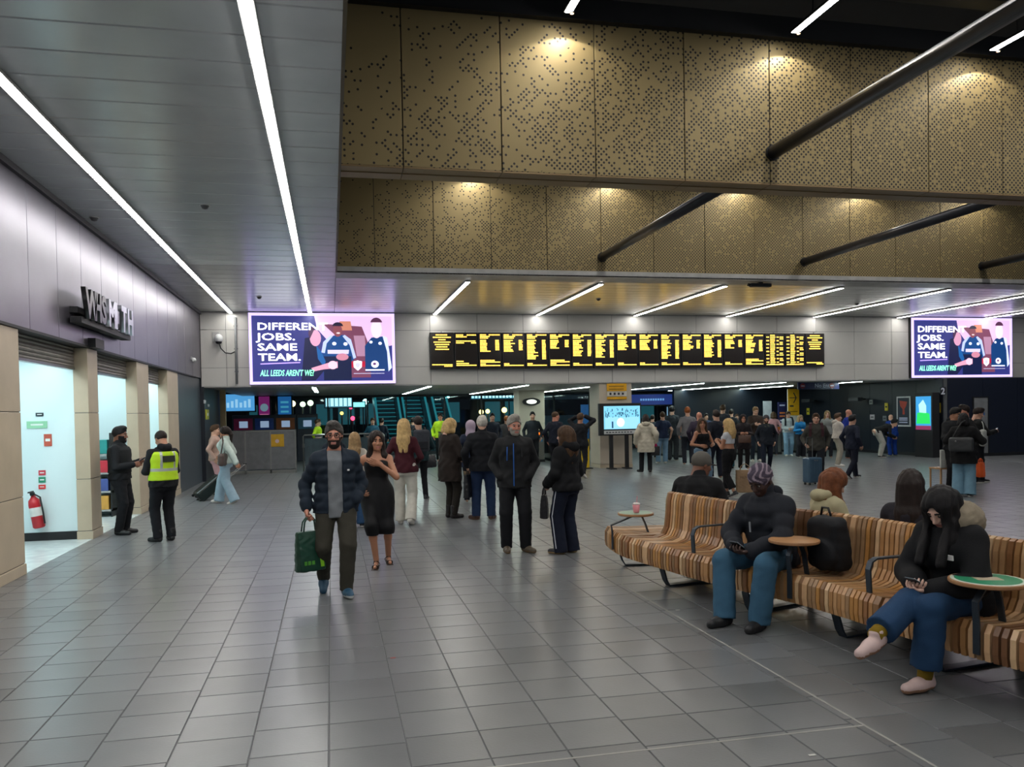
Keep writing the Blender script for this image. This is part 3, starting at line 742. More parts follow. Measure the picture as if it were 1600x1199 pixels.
def top_part(J, kind='jacket', col='1a1c20', name=None, off=.018, hem=-.10, neck=None, sleeve='long', quilt=None, arm=.0, open=0., collar=.0, hood=None, fold=.03, cuff=None, rules=None, mats=None, rough=.8, flare=0., scoop=0., pname=None, hoodcol=None):
    b, tp, RT, pelv, E, W, sh, nz = J['b'], J['tp'], J['RT'], J['pelv'], J['E'], J['W'], J['sh'], J['nz']
    f = Fld(J['lo'], J['hi'], J['h']); nk = nz-.02 if neck is None else neck
    w0 = J['tab'][1][1]; d0 = J['tab'][1][2]
    ext = [(-.25, w0+off+flare*.5+.004, d0+off+flare*.5), (-.5, w0+off+flare+.002, d0+off+flare), (-.75, w0+off+flare*1.3, d0+off+flare*1.3)] if hem < -.1 else []
    tb = widen(J['tab'], off, hem, nk, [(a, x, y, 0) for a, x, y in ext])
    if kind == 'dress': tb = [q for q in tb if q[0] > -.03]+[(-.05, .184, .128, 0), (-.13, .190, .130, 0), (-.30, .168, .120, .0), (-.44, .135, .105, 0), (hem, .125, .10, 0)]
    elif hem < .0: tb = [(z, max(x, w0+off+.012), max(y, d0+off+.008), c) if z < .01 else (z, x, y, c) for z, x, y, c in tb]
    f.loft(pelv, RT, tb, k=0, quilt=quilt, fold=fold)
    if J['fem'] and scoop == 0 and kind != 'coat':
        for s in (1, -1): f.ell(tp(s*.06, .072, .31), (.058+off, .05+off, .056+off), k=.05)
    if J['fem'] and scoop:
        for s in (1, -1): f.ell(tp(s*.06, .073, .31), (.058+off, .052+off, .055+off), k=.02)
    if kind == 'dress':
        for i in (0, 1): f.rc(J['hip'][i], J['K'][i], .080+off, .056+off, k=.07); f.rc(J['K'][i], J['K'][i]+(J['A'][i]-J['K'][i])*.4, .058+off, .062+off, k=.07)
        f.cut(tp(0, 0, hem), -J['up'])
    for i in (0, 1):
        s = (1, -1)[i]
        if sleeve == 'none': continue
        f.rc(tp(s*.06, -.005, nz-.072), sh[i], .040+off*.5, .043+off*.65, k=.04)
        ra = (.038 if J['fem'] else .044)*b+off*.62+arm; rb = (.033 if J['fem'] else .037)*b+off*.6+arm
        if sleeve == 'short': f.rc(sh[i], sh[i]+(E[i]-sh[i])*.5, ra, ra+.004, k=.03)
        elif sleeve == 'cap': f.rc(sh[i], sh[i]+(E[i]-sh[i])*.22, ra, ra, k=.03)
        else:
            f.rc(sh[i], E[i], ra, rb, k=.035, quilt=quilt); f.rc(E[i], W[i]-(W[i]-E[i])*.06, rb, .034+off*.6+arm*.7, k=.012, quilt=quilt, flat=False)
            f.cut(W[i]-(W[i]-E[i])*.0, W[i]-E[i], W[i]-.11, W[i]+.11) if False else None
    if collar: f.rc(tp(0, -.015, nz-.03), tp(0, .0, nz-.03)+J['up']*collar, .078, .072, k=.02); f.rc(tp(0, 0, nz), tp(0, .01, nz+collar+.03), .052, .056, k=.004, op='s')
    if scoop: f.ell(tp(0, .09, nz-.01), (.075, .10, scoop), k=.01, op='s')
    if open:
        def fn(x, y, z):
            o = pelv; Ri = RT.T; px, py, pz = x-o[0], y-o[1], z-o[2]
            qx, qy, qz = [(Ri[i, 0]*px+Ri[i, 1]*py+Ri[i, 2]*pz) for i in range(3)]
            return np.maximum(np.abs(qx-.01)-(open+.05*np.clip(qz-.1, 0, 1)*0-.0), .02-qy)
        f.uni(fn, J['lo'], J['hi'], 0, 's')
    if cuff: pass
    if fold and not quilt and kind not in ('dress', 'top', 'vest'): f.ripple(.0045, 26, 19)
    M = mats or [cloth(('cloth %s %s' % (kind, col)), col, rough)]
    rl = None
    if rules:
        Ri = RT.T
        rl = [((lambda fn: (lambda c: fn((c-pelv)@RT)))(r), i) for r, i in rules]
    J['part'](pname or {'jacket': 'jacket', 'coat': 'coat', 'shirt': 'shirt', 'top': 'top', 'dress': 'dress', 'sweater': 'sweater', 'vest': 'vest'}.get(kind, kind), f, M, rl)
    if hood:
        g = Fld(tp(-.2, -.3, nz-.2).clip(-9, 9)-.12, tp(.2, .1, nz+.2)+.12, J['h'])
        c = tp(0, -.085, nz-.01)
        g.rc(c+RT@V3(-.06, .03, 0), c+RT@V3(.06, .03, 0), .055*hood, .055*hood, k=.02); g.rc(c+RT@V3(-.03, -.02, -.02), c+RT@V3(.03, -.02, -.02), .06*hood, .06*hood, k=.03)
        if hoodcol: g.ripple(.006, 90, 70)
        J['part']('hood', g, cloth('hood %s' % (hoodcol or col), hoodcol or col, .9))

def bottom_part(J, kind='trousers', col='20222a', hip_=.014, knee=.072, ank=.058, top=.06, name=None, short=0., rules=None, mats=None, hemcut=.03, fold=.02, length=0., w=.0):
    b, tp, RT, pelv, K, A, hip, FR = J['b'], J['tp'], J['RT'], J['pelv'], J['K'], J['A'], J['hip'], J['FR']
    f = Fld(J['lo'], J['hi'], J['h'])
    pelR = np.eye(3) if abs(J['RT'][1, 2]) > .25 else RT
    if kind in ('skirt', 'dress'):
        return
    f.loft(pelv, pelR, widen([(-.14, J['tab'][0][1]*.9, J['tab'][0][2]*.95)]+J['tab'], hip_, -.14, top), k=0, fold=fold)
    for i in (0, 1):
        f.rc(hip[i]+V3(0, 0, -.01), K[i], .088*b+hip_, knee, k=.04)
        e = A[i]+nrm(A[i]-K[i])*hemcut if not short else K[i]+(A[i]-K[i])*short
        f.rc(K[i], e, knee, knee+(ank-knee)*(1 if not short else short), k=.004, flat=True)
        f.ell(K[i], (knee*1.0,)*3, k=.01)
    if fold: f.ripple(.003, 38, 30)
    M = mats or [cloth('cloth trousers '+col, col, .85)]
    J['part'](name or 'trousers', f, M, rules)

def shoe_part(J, col='1a1a1c', sole='d8d4cc', boot=0., heel=0., name='shoe', big=1.0):
    for i in (0, 1):
        A, R = J['A'][i], J['FR'][i]
        f = Fld(A-.22, A+.22, min(J['h'], .013) if J['h'] < .025 else .018)
        t = lambda x, y, z: A+R@V3(x, y, z)
        f.rc(t(0, -.03, -.042), t(0, .06, -.046), .040*big, .041*big, k=.02); f.rc(t(0, .05, -.048), t(0, .150, -.052), .041*big, .034*big, k=.03)
        f.rc(t(0, -.02, -.03), t(0, -.012, .015+boot), .038, .046 if boot else .042, k=.02)
        f.cut(t(0, 0, -.081), -R[:, 2])
        f.cut(t(0, 0, .03+boot), R[:, 2]) 
        P, Q = f.nets(); c = ((P[Q].mean(1)-A)@R) if len(Q) else np.zeros((0, 3))
        mi = (c[:, 2] < -.056).astype(int)
        np_obj(name, P, Q, [mat('shoe leather '+col, col, .5, nz=(9, .08)), mat('shoe sole '+sole, sole, .6)], J['root'], mi, J['sc'])

def hair_part(hair, hc, RH, RT, nb, hh, sc, root, fem, tp):
    kind, colr = hair[0], hair[1]; ln = hair[2] if len(hair) > 2 else .35
    t = lambda x, y, z: hc+RH@V3(x, y, z)
    f = Fld(hc-V3(.25, .25, .25+ln if kind in ('long', 'pony') else .25), hc+.25, hh*1.15)
    M = M_hair(colr) if colr in HAIR else cloth('headwear '+colr, colr, .85)
    nm = 'hair'
    if kind in ('short', 'crop'):
        e = .010 if kind == 'short' else .004
        f.ell(t(0, -.014, .036), (.077+e, .098+e, .085+e*1.6), k=0, R=RH)
        if kind == 'short': f.ell(t(.006, .040, .110), (.056, .056, .036), k=.03, R=RH)
        f.ell(t(0, .112, -.022), (.080, .078, .090), k=.010, op='s', R=RH)
        f.cut(t(0, .0, .002), -nrm(RH[:, 2]-RH[:, 1]*.55))
        f.ripple(.0022, 150, 110)
    elif kind in ('bob', 'long', 'pony', 'curly'):
        e = .014
        f.ell(t(0, -.014, .036), (.077+e, .100+e, .086+e), k=0, R=RH)
        dn = V3(0, 0, -1.)
        if kind == 'pony':
            f.rc(t(0, -.11, .03), t(0, -.14, -.05), .035, .035, k=.02); f.rc(t(0, -.14, -.05), t(0, -.13, -.05)+dn*ln*.7, .036, .018, k=.02)
        else:
            L = .11 if kind == 'bob' else ln
            bk = nb-hc; bkd = nrm(bk)
            for s in (1, -1):
                p1 = t(s*.066, .005, -.05); f.rc(t(s*.062, .0, .02), p1, .032, .032, k=.03)
                f.rc(p1, hc+RT@V3(s*.085, -.02 if kind == 'bob' else .005, -.02)+dn*(L*.55), .034, .036, k=.03)
                if kind == 'long': f.rc(hc+RT@V3(s*.085, .005, -.02)+dn*(L*.5), hc+RT@V3(s*.075, .0, 0)+dn*L, .040, .026, k=.03)
            f.rc(t(-.03, -.075, 0), hc+RT@V3(-.045, -.095, 0)+dn*(L*.6), .06, .055, k=.03); f.rc(t(.03, -.075, 0), hc+RT@V3(.045, -.095, 0)+dn*(L*.6), .06, .055, k=.03)
            if kind == 'long': f.rc(hc+RT@V3(-.04, -.10, 0)+dn*(L*.5), hc+RT@V3(-.035, -.115, 0)+dn*L, .058, .032, k=.03); f.rc(hc+RT@V3(.04, -.10, 0)+dn*(L*.5), hc+RT@V3(.035, -.115, 0)+dn*L, .058, .032, k=.03)
        f.ell(t(0, .118, -.030), (.056, .088, .112), k=.010, op='s', R=RH)
        if len(hair) > 3:
            for s in (1, -1): f.rc(t(s*.055, .05, .05), t(s*.060, .07, -.06), .03, .034, k=.02); f.rc(t(s*.060, .07, -.06), hc+RT@V3(s*.07, .11, 0)+V3(0, 0, -.30), .036, .03, k=.03)
        f.ell(t(0, .10, -.10), (.048, .09, .09), k=.012, op='s', R=RH)
        f.ripple(.0035 if kind != 'curly' else .009, 130 if kind != 'curly' else 60, 7 if kind != 'curly' else 60)
    elif kind in ('beanie', 'wrap', 'cap'):
        nm = {'beanie': 'beanie', 'wrap': 'head_scarf', 'cap': 'cap'}[kind]
        f.ell(t(0, -.014, .040), (.088, .108, .096), k=0, R=RH)
        if kind == 'wrap': f.rc(t(.03, -.09, .0), t(.02, -.13, -.02), .04, .03, k=.03); f.rc(t(.0, -.12, -.01), t(.01, -.15, -.10), .02, .012, k=.02)
        f.ell(t(0, .125, -.055), (.11, .10, .105), k=.006, op='s', R=RH)
        f.cut(t(0, 0, -.012 if kind != 'wrap' else -.02), -nrm(RH[:, 2]-RH[:, 1]*.25))
        if kind == 'wrap': f.ripple(.0045, 75, 60)
    elif kind == 'hood':
        nm = 'hood'
        f.ell(t(0, -.02, .03), (.10, .12, .11), k=0, R=RH); f.rc(t(0, -.03, -.05), nb+RT@V3(0, -.03, -.03), .085, .10, k=.04)
        f.ell(t(0, .13, -.03), (.07, .10, .12), k=.01, op='s', R=RH)
    P, Q = f.nets()
    mats = [M]; mi = None
    if kind == 'wrap':
        mats = [M, cloth('headwear stripe', '8d7f8a', .85)]; c = ((P[Q].mean(1)-hc)@RH)
        mi = ((np.sin(c[:, 0]*95+3*np.sin(c[:, 2]*60)+c[:, 1]*70) > .45)).astype(int)
    np_obj(nm, P, Q, mats, root, mi, sc)
    if kind == 'cap':
        bm = MB(); back = -1 if len(hair) > 2 and hair[2] == 'back' else 1
        pts = [hc+RH@V3(.07*math.cos(a), back*(.075+.085*math.sin(a)), .022) for a in np.linspace(0, PI, 12)]
        n = len(pts); vs = [p*sc for p in pts]+[(p+RH@V3(0, 0, .006))*sc for p in pts]
        fs = [tuple(range(n-1, -1, -1)), tuple(range(n, 2*n))]+[(i, (i+1) % n, n+(i+1) % n, n+i) for i in range(n)]
        bm.add(vs, fs); bm.obj('cap_peak', M, root)
# ================================================================== advertising screens
def emis(name, col, st=1.0): return mat(name, col, .5, emit=st)
RX = (PI/2, 0, 0)
def ad_screen(x0, x1, z0, z1, label, k):
    t = thing('advertising_screen', label, 'screen', ((x0+x1)/2, YB-.14, (z0+z1)/2), 0, 'advertising screens on the back wall')
    W, Hh = x1-x0, z1-z0; a, c = -W/2, Hh/2; e = .075
    MB().box((a, 0, -c), (-a, .135, c)).obj('casing', M_black, t)
    rim = emis('lilac light frame', (.62, .50, 1.0), 1.55)
    for lo, hi in (((a, -.03, c-e), (-a, .0, c)), ((a, -.03, -c), (-a, 0, -c+e)), ((a, -.03, -c+e), (a+e, 0, c-e)), ((-a-e, -.03, -c+e), (-a, 0, c-e))):
        MB().box(lo, hi).obj('light_frame', rim, t)
    w, h = W-2*e, Hh-2*e
    disp = MB().box((-w/2, -.012, -h/2), (w/2, 0, h/2)).obj('display', emis('display navy', (.035, .04, .22), 1.0), t)
    lay = [0.0135]
    def P(u, v): return (-w/2+u*w, h/2-v*h)
    def poly(pts, col, nm='picture_shape', st=1.0):
        b = MB(); q = [P(u, v) for u, v in pts]; area = sum(q[i][0]*q[(i+1) % len(q)][1]-q[(i+1) % len(q)][0]*q[i][1] for i in range(len(q)))
        if area < 0: q = q[::-1]
        b.prism(q, (0, -lay[0], 0), (1, 0, 0), (0, 0, 1), .001); lay[0] += .0007
        return b.obj(nm, emis('picture %s' % (col,), lin(col) if isinstance(col, str) else col, st), t)
    def oval(cu, cv, ru, rv, col, nm='picture_shape', a0=0, a1=360, st=1.0):
        return poly([(cu+ru*math.cos(D(s)), cv-rv*math.sin(D(s))) for s in np.linspace(a0, a1, 18)[:-1 if a1-a0 == 360 else None]], col, nm, st)
    poly([(.44, 0), (1, 0), (1, .45), (.9, .5), (.55, .42), (.46, .2)], 'd9b6dd', 'picture_backdrop', 1.3)
    poly([(.5, .12), (.78, .16), (.84, .5), (.84, .95), (.66, .95), (.64, .4)], '7d4560', 'picture_backdrop')
    poly([(.62, .08), (.70, .08), (.71, .22), (.62, .22)], 'd78a72', 'picture_backdrop')
    poly([(.72, .30), (.80, .30), (.81, .62), (.74, .62)], 'b98aa8', 'picture_backdrop')
    poly([(.68, .70), (.82, .70), (.83, .78), (.68, .80)], 'c2203f', 'picture_backdrop')
    # figure on the right
    poly([(.80, .46), (.85, .33), (.94, .31), (.975, .45), (.985, .85), (.80, .86)], '123f7a', 'picture_figure')
    oval(.887, .20, .040, .14, 'f3cfe0', 'picture_figure', st=1.4); oval(.887, .12, .045, .10, '5a3350', 'picture_figure', 15, 165)
    poly([(.93, .30), (.965, .33), (.995, .80), (.97, .86), (.962, .55)], 'cfd8ff', 'picture_figure', 1.3)
    oval(.845, .40, .012, .022, 'e8ecff', 'picture_badge', st=1.4); oval(.912, .42, .013, .024, 'e8ecff', 'picture_badge', st=1.4)
    # middle figure
    poly([(.51, .42), (.555, .31), (.60, .29), (.655, .29), (.70, .38), (.735, .64), (.70, .70), (.70, .99), (.50, .99), (.49, .64)], '10488a', 'picture_figure')
    poly([(.50, .62), (.70, .62), (.70, .99), (.50, .99)], '0d1a44', 'picture_figure')
    poly([(.485, .56), (.50, .40), (.555, .29), (.57, .31), (.525, .42), (.51, .57)], 'b9c6f2', 'picture_figure', 1.2)
    poly([(.655, .29), (.70, .36), (.735, .64), (.715, .66), (.69, .45), (.64, .31)], 'b9c6f2', 'picture_figure', 1.2)
    oval(.605, .22, .033, .10, '8d4a56', 'picture_figure'); oval(.607, .155, .038, .06, '231c38', 'picture_figure', 0, 180)
    oval(.609, .262, .014, .013, 'f2dfe6', 'picture_badge')
    poly([(.53, .52), (.685, .52), (.68, .585), (.53, .58)], 'd5cdea', 'picture_figure', 1.2)
    oval(.635, .63, .045, .055, 'd98ea6', 'picture_figure')
    oval(.579, .425, .015, .026, 'f0f4ff', 'picture_badge', st=1.4); oval(.66, .43, .015, .026, 'f0f4ff', 'picture_badge', st=1.4)
    # left figure, seen from behind
    poly([(.37, .34), (.42, .32), (.46, .50), (.50, .66), (.52, .80), (.44, .99), (.34, .99)], '141a44', 'picture_figure')
    poly([(.45, .45), (.485, .55), (.515, .70), (.50, .78), (.46, .66)], '1560a8', 'picture_figure')
    oval(.445, .34, .040, .125, 'dfa0c0', 'picture_figure', st=1.1); oval(.428, .27, .032, .10, '4a2c50', 'picture_figure', 60, 230)
    poly([(.41, .80), (.55, .71), (.60, .70), (.60, .80), (.50, .82), (.43, .85)], 'e6a0bb', 'picture_figure', 1.2); oval(.565, .755, .034, .065, 'f0c4d8', 'picture_figure', st=1.3)
    # emblems
    sh = [(.714, .70), (.745, .685), (.776, .70), (.774, .79), (.745, .845), (.716, .79)]
    poly(sh, 'f2f2ff', 'crest', 1.6); poly([(u*.55+.745*.45, v*.55+.762*.45) for u, v in sh], 'd8d4ea', 'crest', 1.1)
    oval(.871, .745, .028, .055, 'f2f2ff', 'round_emblem', st=1.6); oval(.868, .74, .012, .02, '6a3a78', 'round_emblem')
    poly([(.80, .825), (.94, .825), (.94, .845), (.80, .845)], 'f2f2ff', 'emblem_lettering', 1.4)
    for q in range(22): poly([(.715+.0102*q, .882), (.723+.0102*q, .882), (.723+.0102*q, .894), (.715+.0102*q, .894)], 'c8c8ea', 'small_print', 1.1)
    # slogan
    wt = emis('white slogan', (1., .98, 1.), 2.6); y = -.03
    for txt, u0, u1, vb in (('DIFFERENT', .036, .528, .215), ('JOBS.', .036, .310, .372), ('SAME', .036, .312, .528), ('TEAM.', .040, .338, .682)):
        p = P(u0, vb); text_mesh('slogan', txt, .106*h/.70, wt, t, (p[0], y, p[1]), RX, bold=.004, ext=.003, width=(u1-u0)*w)
    poly([(.055, .725), (.335, .705), (.332, .722), (.056, .742)], 'b79cff', 'underline', 1.5)
    p = P(.052, .915); text_mesh('slogan', "ALL LEEDS AREN'T WE?", .09*h/.70, emis('green slogan', (.25, 1., .55), 2.2), t, (p[0], y, p[1]), RX, bold=.003, ext=.003, width=.38*w, shear=.2)
    return t
ad_screen(-2.07, 1.735, 2.53, 4.42, 'large lit advertising screen on the back wall above the left gates', 0)
ad_screen(17.88, 21.6, 2.53, 4.42, 'large lit advertising screen on the back wall at the right edge', 1)

# ================================================================== departure boards
M_amber = emis('amber display letters', (1., .60, .09), 2.6)
M_led = mat('black led display face', '1b1410', .3)
rnd = random.Random(11)
kinds = 'celllllll' + 'lllllllgg' ; kinds = 'cellllllllllllll'[:15]+'ggc'
kinds = 'c' + 'e' + 'l'*13 + 'gg' + 'c'
ordb = ['first', 'second', 'third', 'fourth', 'fifth', 'sixth', 'seventh', 'eighth', 'ninth', 'tenth', 'eleventh', 'twelfth', 'thirteenth', 'fourteenth', 'fifteenth', 'sixteenth', 'seventeenth', 'eighteenth']
look = ['centred notice lines', 'two short entries', 'ten rows and a note', 'nine short rows', 'a full page of rows', 'seven rows and a note', 'eleven narrow rows', 'thirteen rows', 'eight rows']*2
nrow = [0, 0, 8, 8, 13, 6, 11, 12, 7, 7, 13, 7, 12, 6, 9, 0, 0, 0]
bw = 12.13/18
for k in range(18):
    x0 = 2.69+bw*k
    t = thing('departure_board', 'amber departure board with %s, %s of eighteen from the left' % ({'c': 'centred notice text', 'e': 'mostly blank screen', 'l': ('%d rows of stops' % (nrow[k]+2)) if nrow[k] < 11 else 'long full list of stops', 'g': 'dense timetable grid'}[kinds[k]], ordb[k]), 'display', (x0+bw/2, YB-.16, 3.41), 0, 'departure boards on the back wall')
    ww = bw-.022; MB().box((-ww/2, 0, -.505), (ww/2, .15, .505)).obj('casing', M_black, t, bevel=.006)
    MB().box((-ww/2+.025, -.004, -.48), (ww/2-.025, .0, .48)).obj('display', M_led, t)
    MB().tube((0, .07, .505), (0, .07, .54), .02, n=8).obj('bracket', M_steel, t)
    b = MB(); L = -ww/2+.045; Rr = ww/2-.045
    def words_(xa, xb, z, hgt=.030):
        x = xa
        while x < xb-.015:
            wl = min(rnd.choice((.04, .06, .08, .1)), xb-x)
            b.box((x, -.008, z), (x+wl, -.004, z+hgt)); x += wl+.009
    kd = kinds[k]
    if kd == 'c':
        for i, hw_ in enumerate((.17, .25, .10, .23, .20, .16, .19)): words_(-hw_, hw_, .42-.066*i, .030)
        words_(L, Rr-.02*(k % 3), -.40, .028); words_(.05, Rr, -.44, .026)
    elif kd == 'e':
        words_(L, L+.2, .42); words_(.02, Rr, .42); words_(L, L+.3, .37); words_(L, Rr-.02, .25); words_(L, L+.22, .20); words_(Rr-.14, Rr, .20)
        words_(L, L+.2, -.31); words_(L, Rr-.2, -.37); words_(L, Rr, -.42)
    elif kd == 'l':
        words_(L, L+.17, .425); words_(-.03, Rr, .425); words_(L, L+rnd.uniform(.25, .35), .38); words_(L, L+rnd.uniform(.2, .3), .335)
        for i in range(nrow[k]):
            z = .27-.043*i; words_(L, L+rnd.uniform(.17, .33), z)
            if i < nrow[k]-1 or nrow[k] > 9: words_(Rr-.13, Rr-.02, z)
        if k in (2, 5, 14): words_(L, Rr-.15, -.29); words_(L, Rr, -.335)
        words_(L, L+.17, -.385); words_(L, Rr, -.43)
    else:
        for i in range(17):
            z = .43-.054*i; words_(L, L+.09, z, .03) if i % 2 else None; words_(L+.13, L+.30-rnd.uniform(0, .05), z, .03); words_(.06, .13, z, .03) if i % 2 else None; words_(Rr-.12, Rr, z, .03) if i % 3 else None
        words_(L, Rr, -.45, .03)
    o = b.obj('display_text', M_amber, t); o['kind'] = 'stuff'

# ================================================================== small fittings on walls and ceilings
def cam_dome(p, label, r=.05):
    t = thing('ceiling_sensor', label, 'sensor', p, 0, 'small ceiling sensors')
    MB().lathe((0, 0, 0), [(.002, -r*1.1), (r*.7, -r*.9), (r, -r*.3), (r*1.15, -.01), (r*1.15, 0)], 14).obj('dome', mat('grey sensor plastic', '4a4a4c', .4), t, smooth=True)
    MB().lathe((0, 0, 0), [(r*1.3, -.008), (r*1.3, 0)], 14).obj('base_ring', M_trim, t)
for (px, py, lab) in ((320, 321, 'small round sensor on the left ceiling between the two long strips'), (147, 340, 'small dark sensor on the left ceiling above the shop fascia'), (405, 464, 'small dark sensor on the left ceiling above the advertising screen'), (935, 467, 'dark round sensor on the low ceiling over the departure boards'), (1339, 474, 'small reddish sensor on the low ceiling right of the boards')):
    p = ZP(px, py, ZC); cam_dome((p.x, p.y, ZC), lab, .05)
p = ZP(1188, 441, ZC)
t = thing('surveillance_camera', 'dark camera unit under the edge of the far gold band', 'camera', (p.x, p.y, ZC))
MB().box((-.25, -.06, -.11), (.25, .06, -.03)).obj('camera_body', mat('dark camera plastic', '3a3c40', .4), t, bevel=.02); MB().box((-.05, -.03, -.03), (.05, .03, 0)).obj('bracket', M_black, t); MB().tube((-.25, 0, -.07), (-.3, 0, -.06), .035).obj('lens', M_glassy, t)
p = YP(338, 532, YB)
t = thing('surveillance_camera', 'white camera with a looping cable on the pale wall at the left', 'camera', (p.x, YB, p.z))
MB().box((-.10, -.03, -.05), (.08, .0, .22)).obj('mounting_plate', M_trim, t, bevel=.01)
MB().ell((.08, -.17, .03), (.11, .11, .12), 16, 10).obj('camera_housing', mat('white camera shell', 'c9cccb', .3), t, smooth=True)
MB().tube((.06, -.02, .12), (.08, -.12, .10), .035).obj('arm', M_trim, t)
MB().lathe((.08, -.17, -.07), [(.01, -.05), (.07, -.03), (.085, .02), (.08, .05)], 16).obj('lens_dome', M_glassy, t, smooth=True)
MB().path([(.09, -.16, -.10), (.12, -.10, -.22), (.22, -.04, -.33), (.36, -.02, -.35), (.50, -.01, -.28)], .014).obj('cable', M_black, t, smooth=True)
p0, p1 = YP(368, 496, YB), YP(370, 600, YB)
t = thing('conduit', 'grey vertical conduit on the pale wall beside the left screen', 'conduit', ((p0.x+p1.x)/2, YB, p1.z))
MB().tube((0, -.035, 0), (0, -.035, p0.z-p1.z), .032, n=10).obj('pipe', mat('grey conduit', '7c7f80', .5), t, smooth=True)
for z in (.3, .9, 1.5): MB().box((-.05, -.04, z), (.05, 0, z+.04)).obj('clip', M_steel, t)
p = XP(298, 563, XL)
t = thing('surveillance_camera', 'small white dome on the bronze fascia near the back wall', 'camera', (XL+.01, p.y, p.z))
MB().ell((.06, 0, 0), (.06, .07, .06), 12, 8).obj('dome', mat('white camera shell', 'c9cccb', .3), t, smooth=True); MB().box((0, -.06, .02), (.03, .06, .08)).obj('base_plate', M_trim, t)

# ---------------- shop sign with standing letters
sy = XP(103, 470, XL).y; ey = XP(200, 500, XL).y
t = thing('shop_sign', 'shop name in standing black and chrome letters on the bronze fascia', 'sign', (XL+.01, sy, 3.25))
for k in range(9):
    yk = .02+k*(ey-sy)/9; c = 'WHSSMITHS'[k]
    o = text_mesh('letter', 'WHSMITH  '[k] if k < 7 else 'S', .52, mat('black letter face', '0c0c0e', .3) if k < 3 else mat('chrome letter', 'b9bcc4', .3, .8), t, (.20, yk, -.21), (PI/2, 0, PI/2), bold=.02, ext=.03) if k < 7 else None
MB().box((.03, 0, -.30), (.17, (ey-sy)*.8, -.22)).obj('bracket_rail', M_black, t)
MB().box((0.0, .1, -.16), (.10, (ey-sy)*.72, -.08)).obj('rear_rail', M_black, t)
MB().box((0, .9, -.55), (.10, 1.35, -.42)).obj('driver_box', M_black, t)

# ---------------- fire extinguisher, notices and shelf inside the shop
ZW = 12.62
t = thing('fire_extinguisher', 'red fire extinguisher tilted on the white wall inside the first shop opening', 'extinguisher', (YP(67, 826, ZW).x, ZW-.13, .20))
g = MB().lathe((0, 0, 0), [(.06, 0), (.078, .02), (.08, .33), (.07, .39), (.035, .43), (.025, .46)], 20); g.obj('cylinder', mat('red enamel', 'b3202a', .3), t, smooth=True)
MB().box((-.02, -.05, .46), (.02, .03, .50)).obj('valve', M_black, t); MB().box((-.012, -.14, .50), (.012, .03, .52)).obj('handle', M_black, t)
MB().path([(.02, -.03, .48), (.10, -.05, .42), (.10, -.05, .2), (.09, -.04, .05)], .012).obj('hose', M_black, t, smooth=True)
MB().lathe((0, 0, .17), [(.0815, 0), (.0815, .12)], 20).obj('label_band', mat('white label', 'd5d5d0', .5), t); MB().box((-.04, .07, .1), (.04, .13, .4)).obj('wall_bracket', M_steel, t)
t.rotation_euler = (0, D(-9), 0)
for (px, py, w_, h_, c, lab) in ((62, 648, .10, .05, '24313a', 'small dark box on the white wall in the first shop opening'), (58, 664, .26, .10, '8fc6a0', 'green safety notice above the fire extinguisher'), (75, 688, .10, .17, 'b5523f', 'red and yellow notice above the fire extinguisher'), (66, 739, .09, .07, 'c03a4a', 'small red square sign above the fire extinguisher, uppermost'), (66, 750, .09, .08, '2c8a6a', 'small green square sign above the fire extinguisher'), (66, 761, .09, .06, 'd23a3a', 'small red square sign nearest the fire extinguisher')):
    p = YP(px, py, ZW); t = thing('wall_notice', lab, 'notice', (p.x, ZW, p.z), 0, 'notices in the shop opening')
    MB().box((-w_/2, -.01, -h_/2), (w_/2, 0, h_/2)).obj('board', mat('notice '+c, c, .4), t, bevel=.002)
    MB().box((-w_*.3, -.012, -h_*.1), (w_*.3, -.01, h_*.12)).obj('print', mat('notice print', 'd9ddd8', .5), t)
t = thing('display_shelf', 'low shop shelf stacked with coloured packets in the second opening', 'shelf', (XL-1.3, 15.3, 0))
for z in (.1, .42, .74, 1.06): MB().box((0, 0, z), (.9, .5, z+.03)).obj('shelf_board', M_trim, t)
for x in (0, .88): MB().box((x, 0, 0), (x+.02, .5, 1.45)).obj('side_panel', M_black, t)
rr = random.Random(5)
pc = ['c4303f', '2a8f8a', '8d3a6a', 'd9a24a', '4a5a9a', 'c9586a', '3c2f2a']
for zi, z in enumerate((.13, .45, .77, 1.09)):
    for q in range(5):
        c = pc[rr.randrange(7)]
        o = MB().box((0, 0, 0), (.13, .22, .2+.05*rr.random())).obj('packet', mat('packet '+c, c, .4), None, loc=(XL-1.27+.17*q, 15.32, z), bevel=.008)
        tag(o, '%s packet on the shop shelf, row %s, %s' % ({'c4303f': 'red', '2a8f8a': 'teal', '8d3a6a': 'plum', 'd9a24a': 'yellow', '4a5a9a': 'blue', 'c9586a': 'pink', '3c2f2a': 'brown'}[c], ['at the bottom', 'second from the bottom', 'third from the bottom', 'at the top'][zi], ['far left', 'second from left', 'in the middle', 'second from right', 'far right'][q]), 'packet', 'packets on the shop shelf')
t = thing('framed_picture', 'small dark framed poster inside the third shop opening', 'poster', (XL-.62, 16.9, 1.75))
MB().box((-.12, -.03, -.2), (.16, 0, .2)).obj('frame', mat('navy frame', '2a3560', .4), t); MB().box((-.07, -.036, -.12), (.11, -.03, .12)).obj('poster', mat('poster print', 'b98a8a', .5), t)
MB().tube((-.28, 0, -.1), (-.12, 0, 0), .02).obj('bracket_arm', M_black, t)

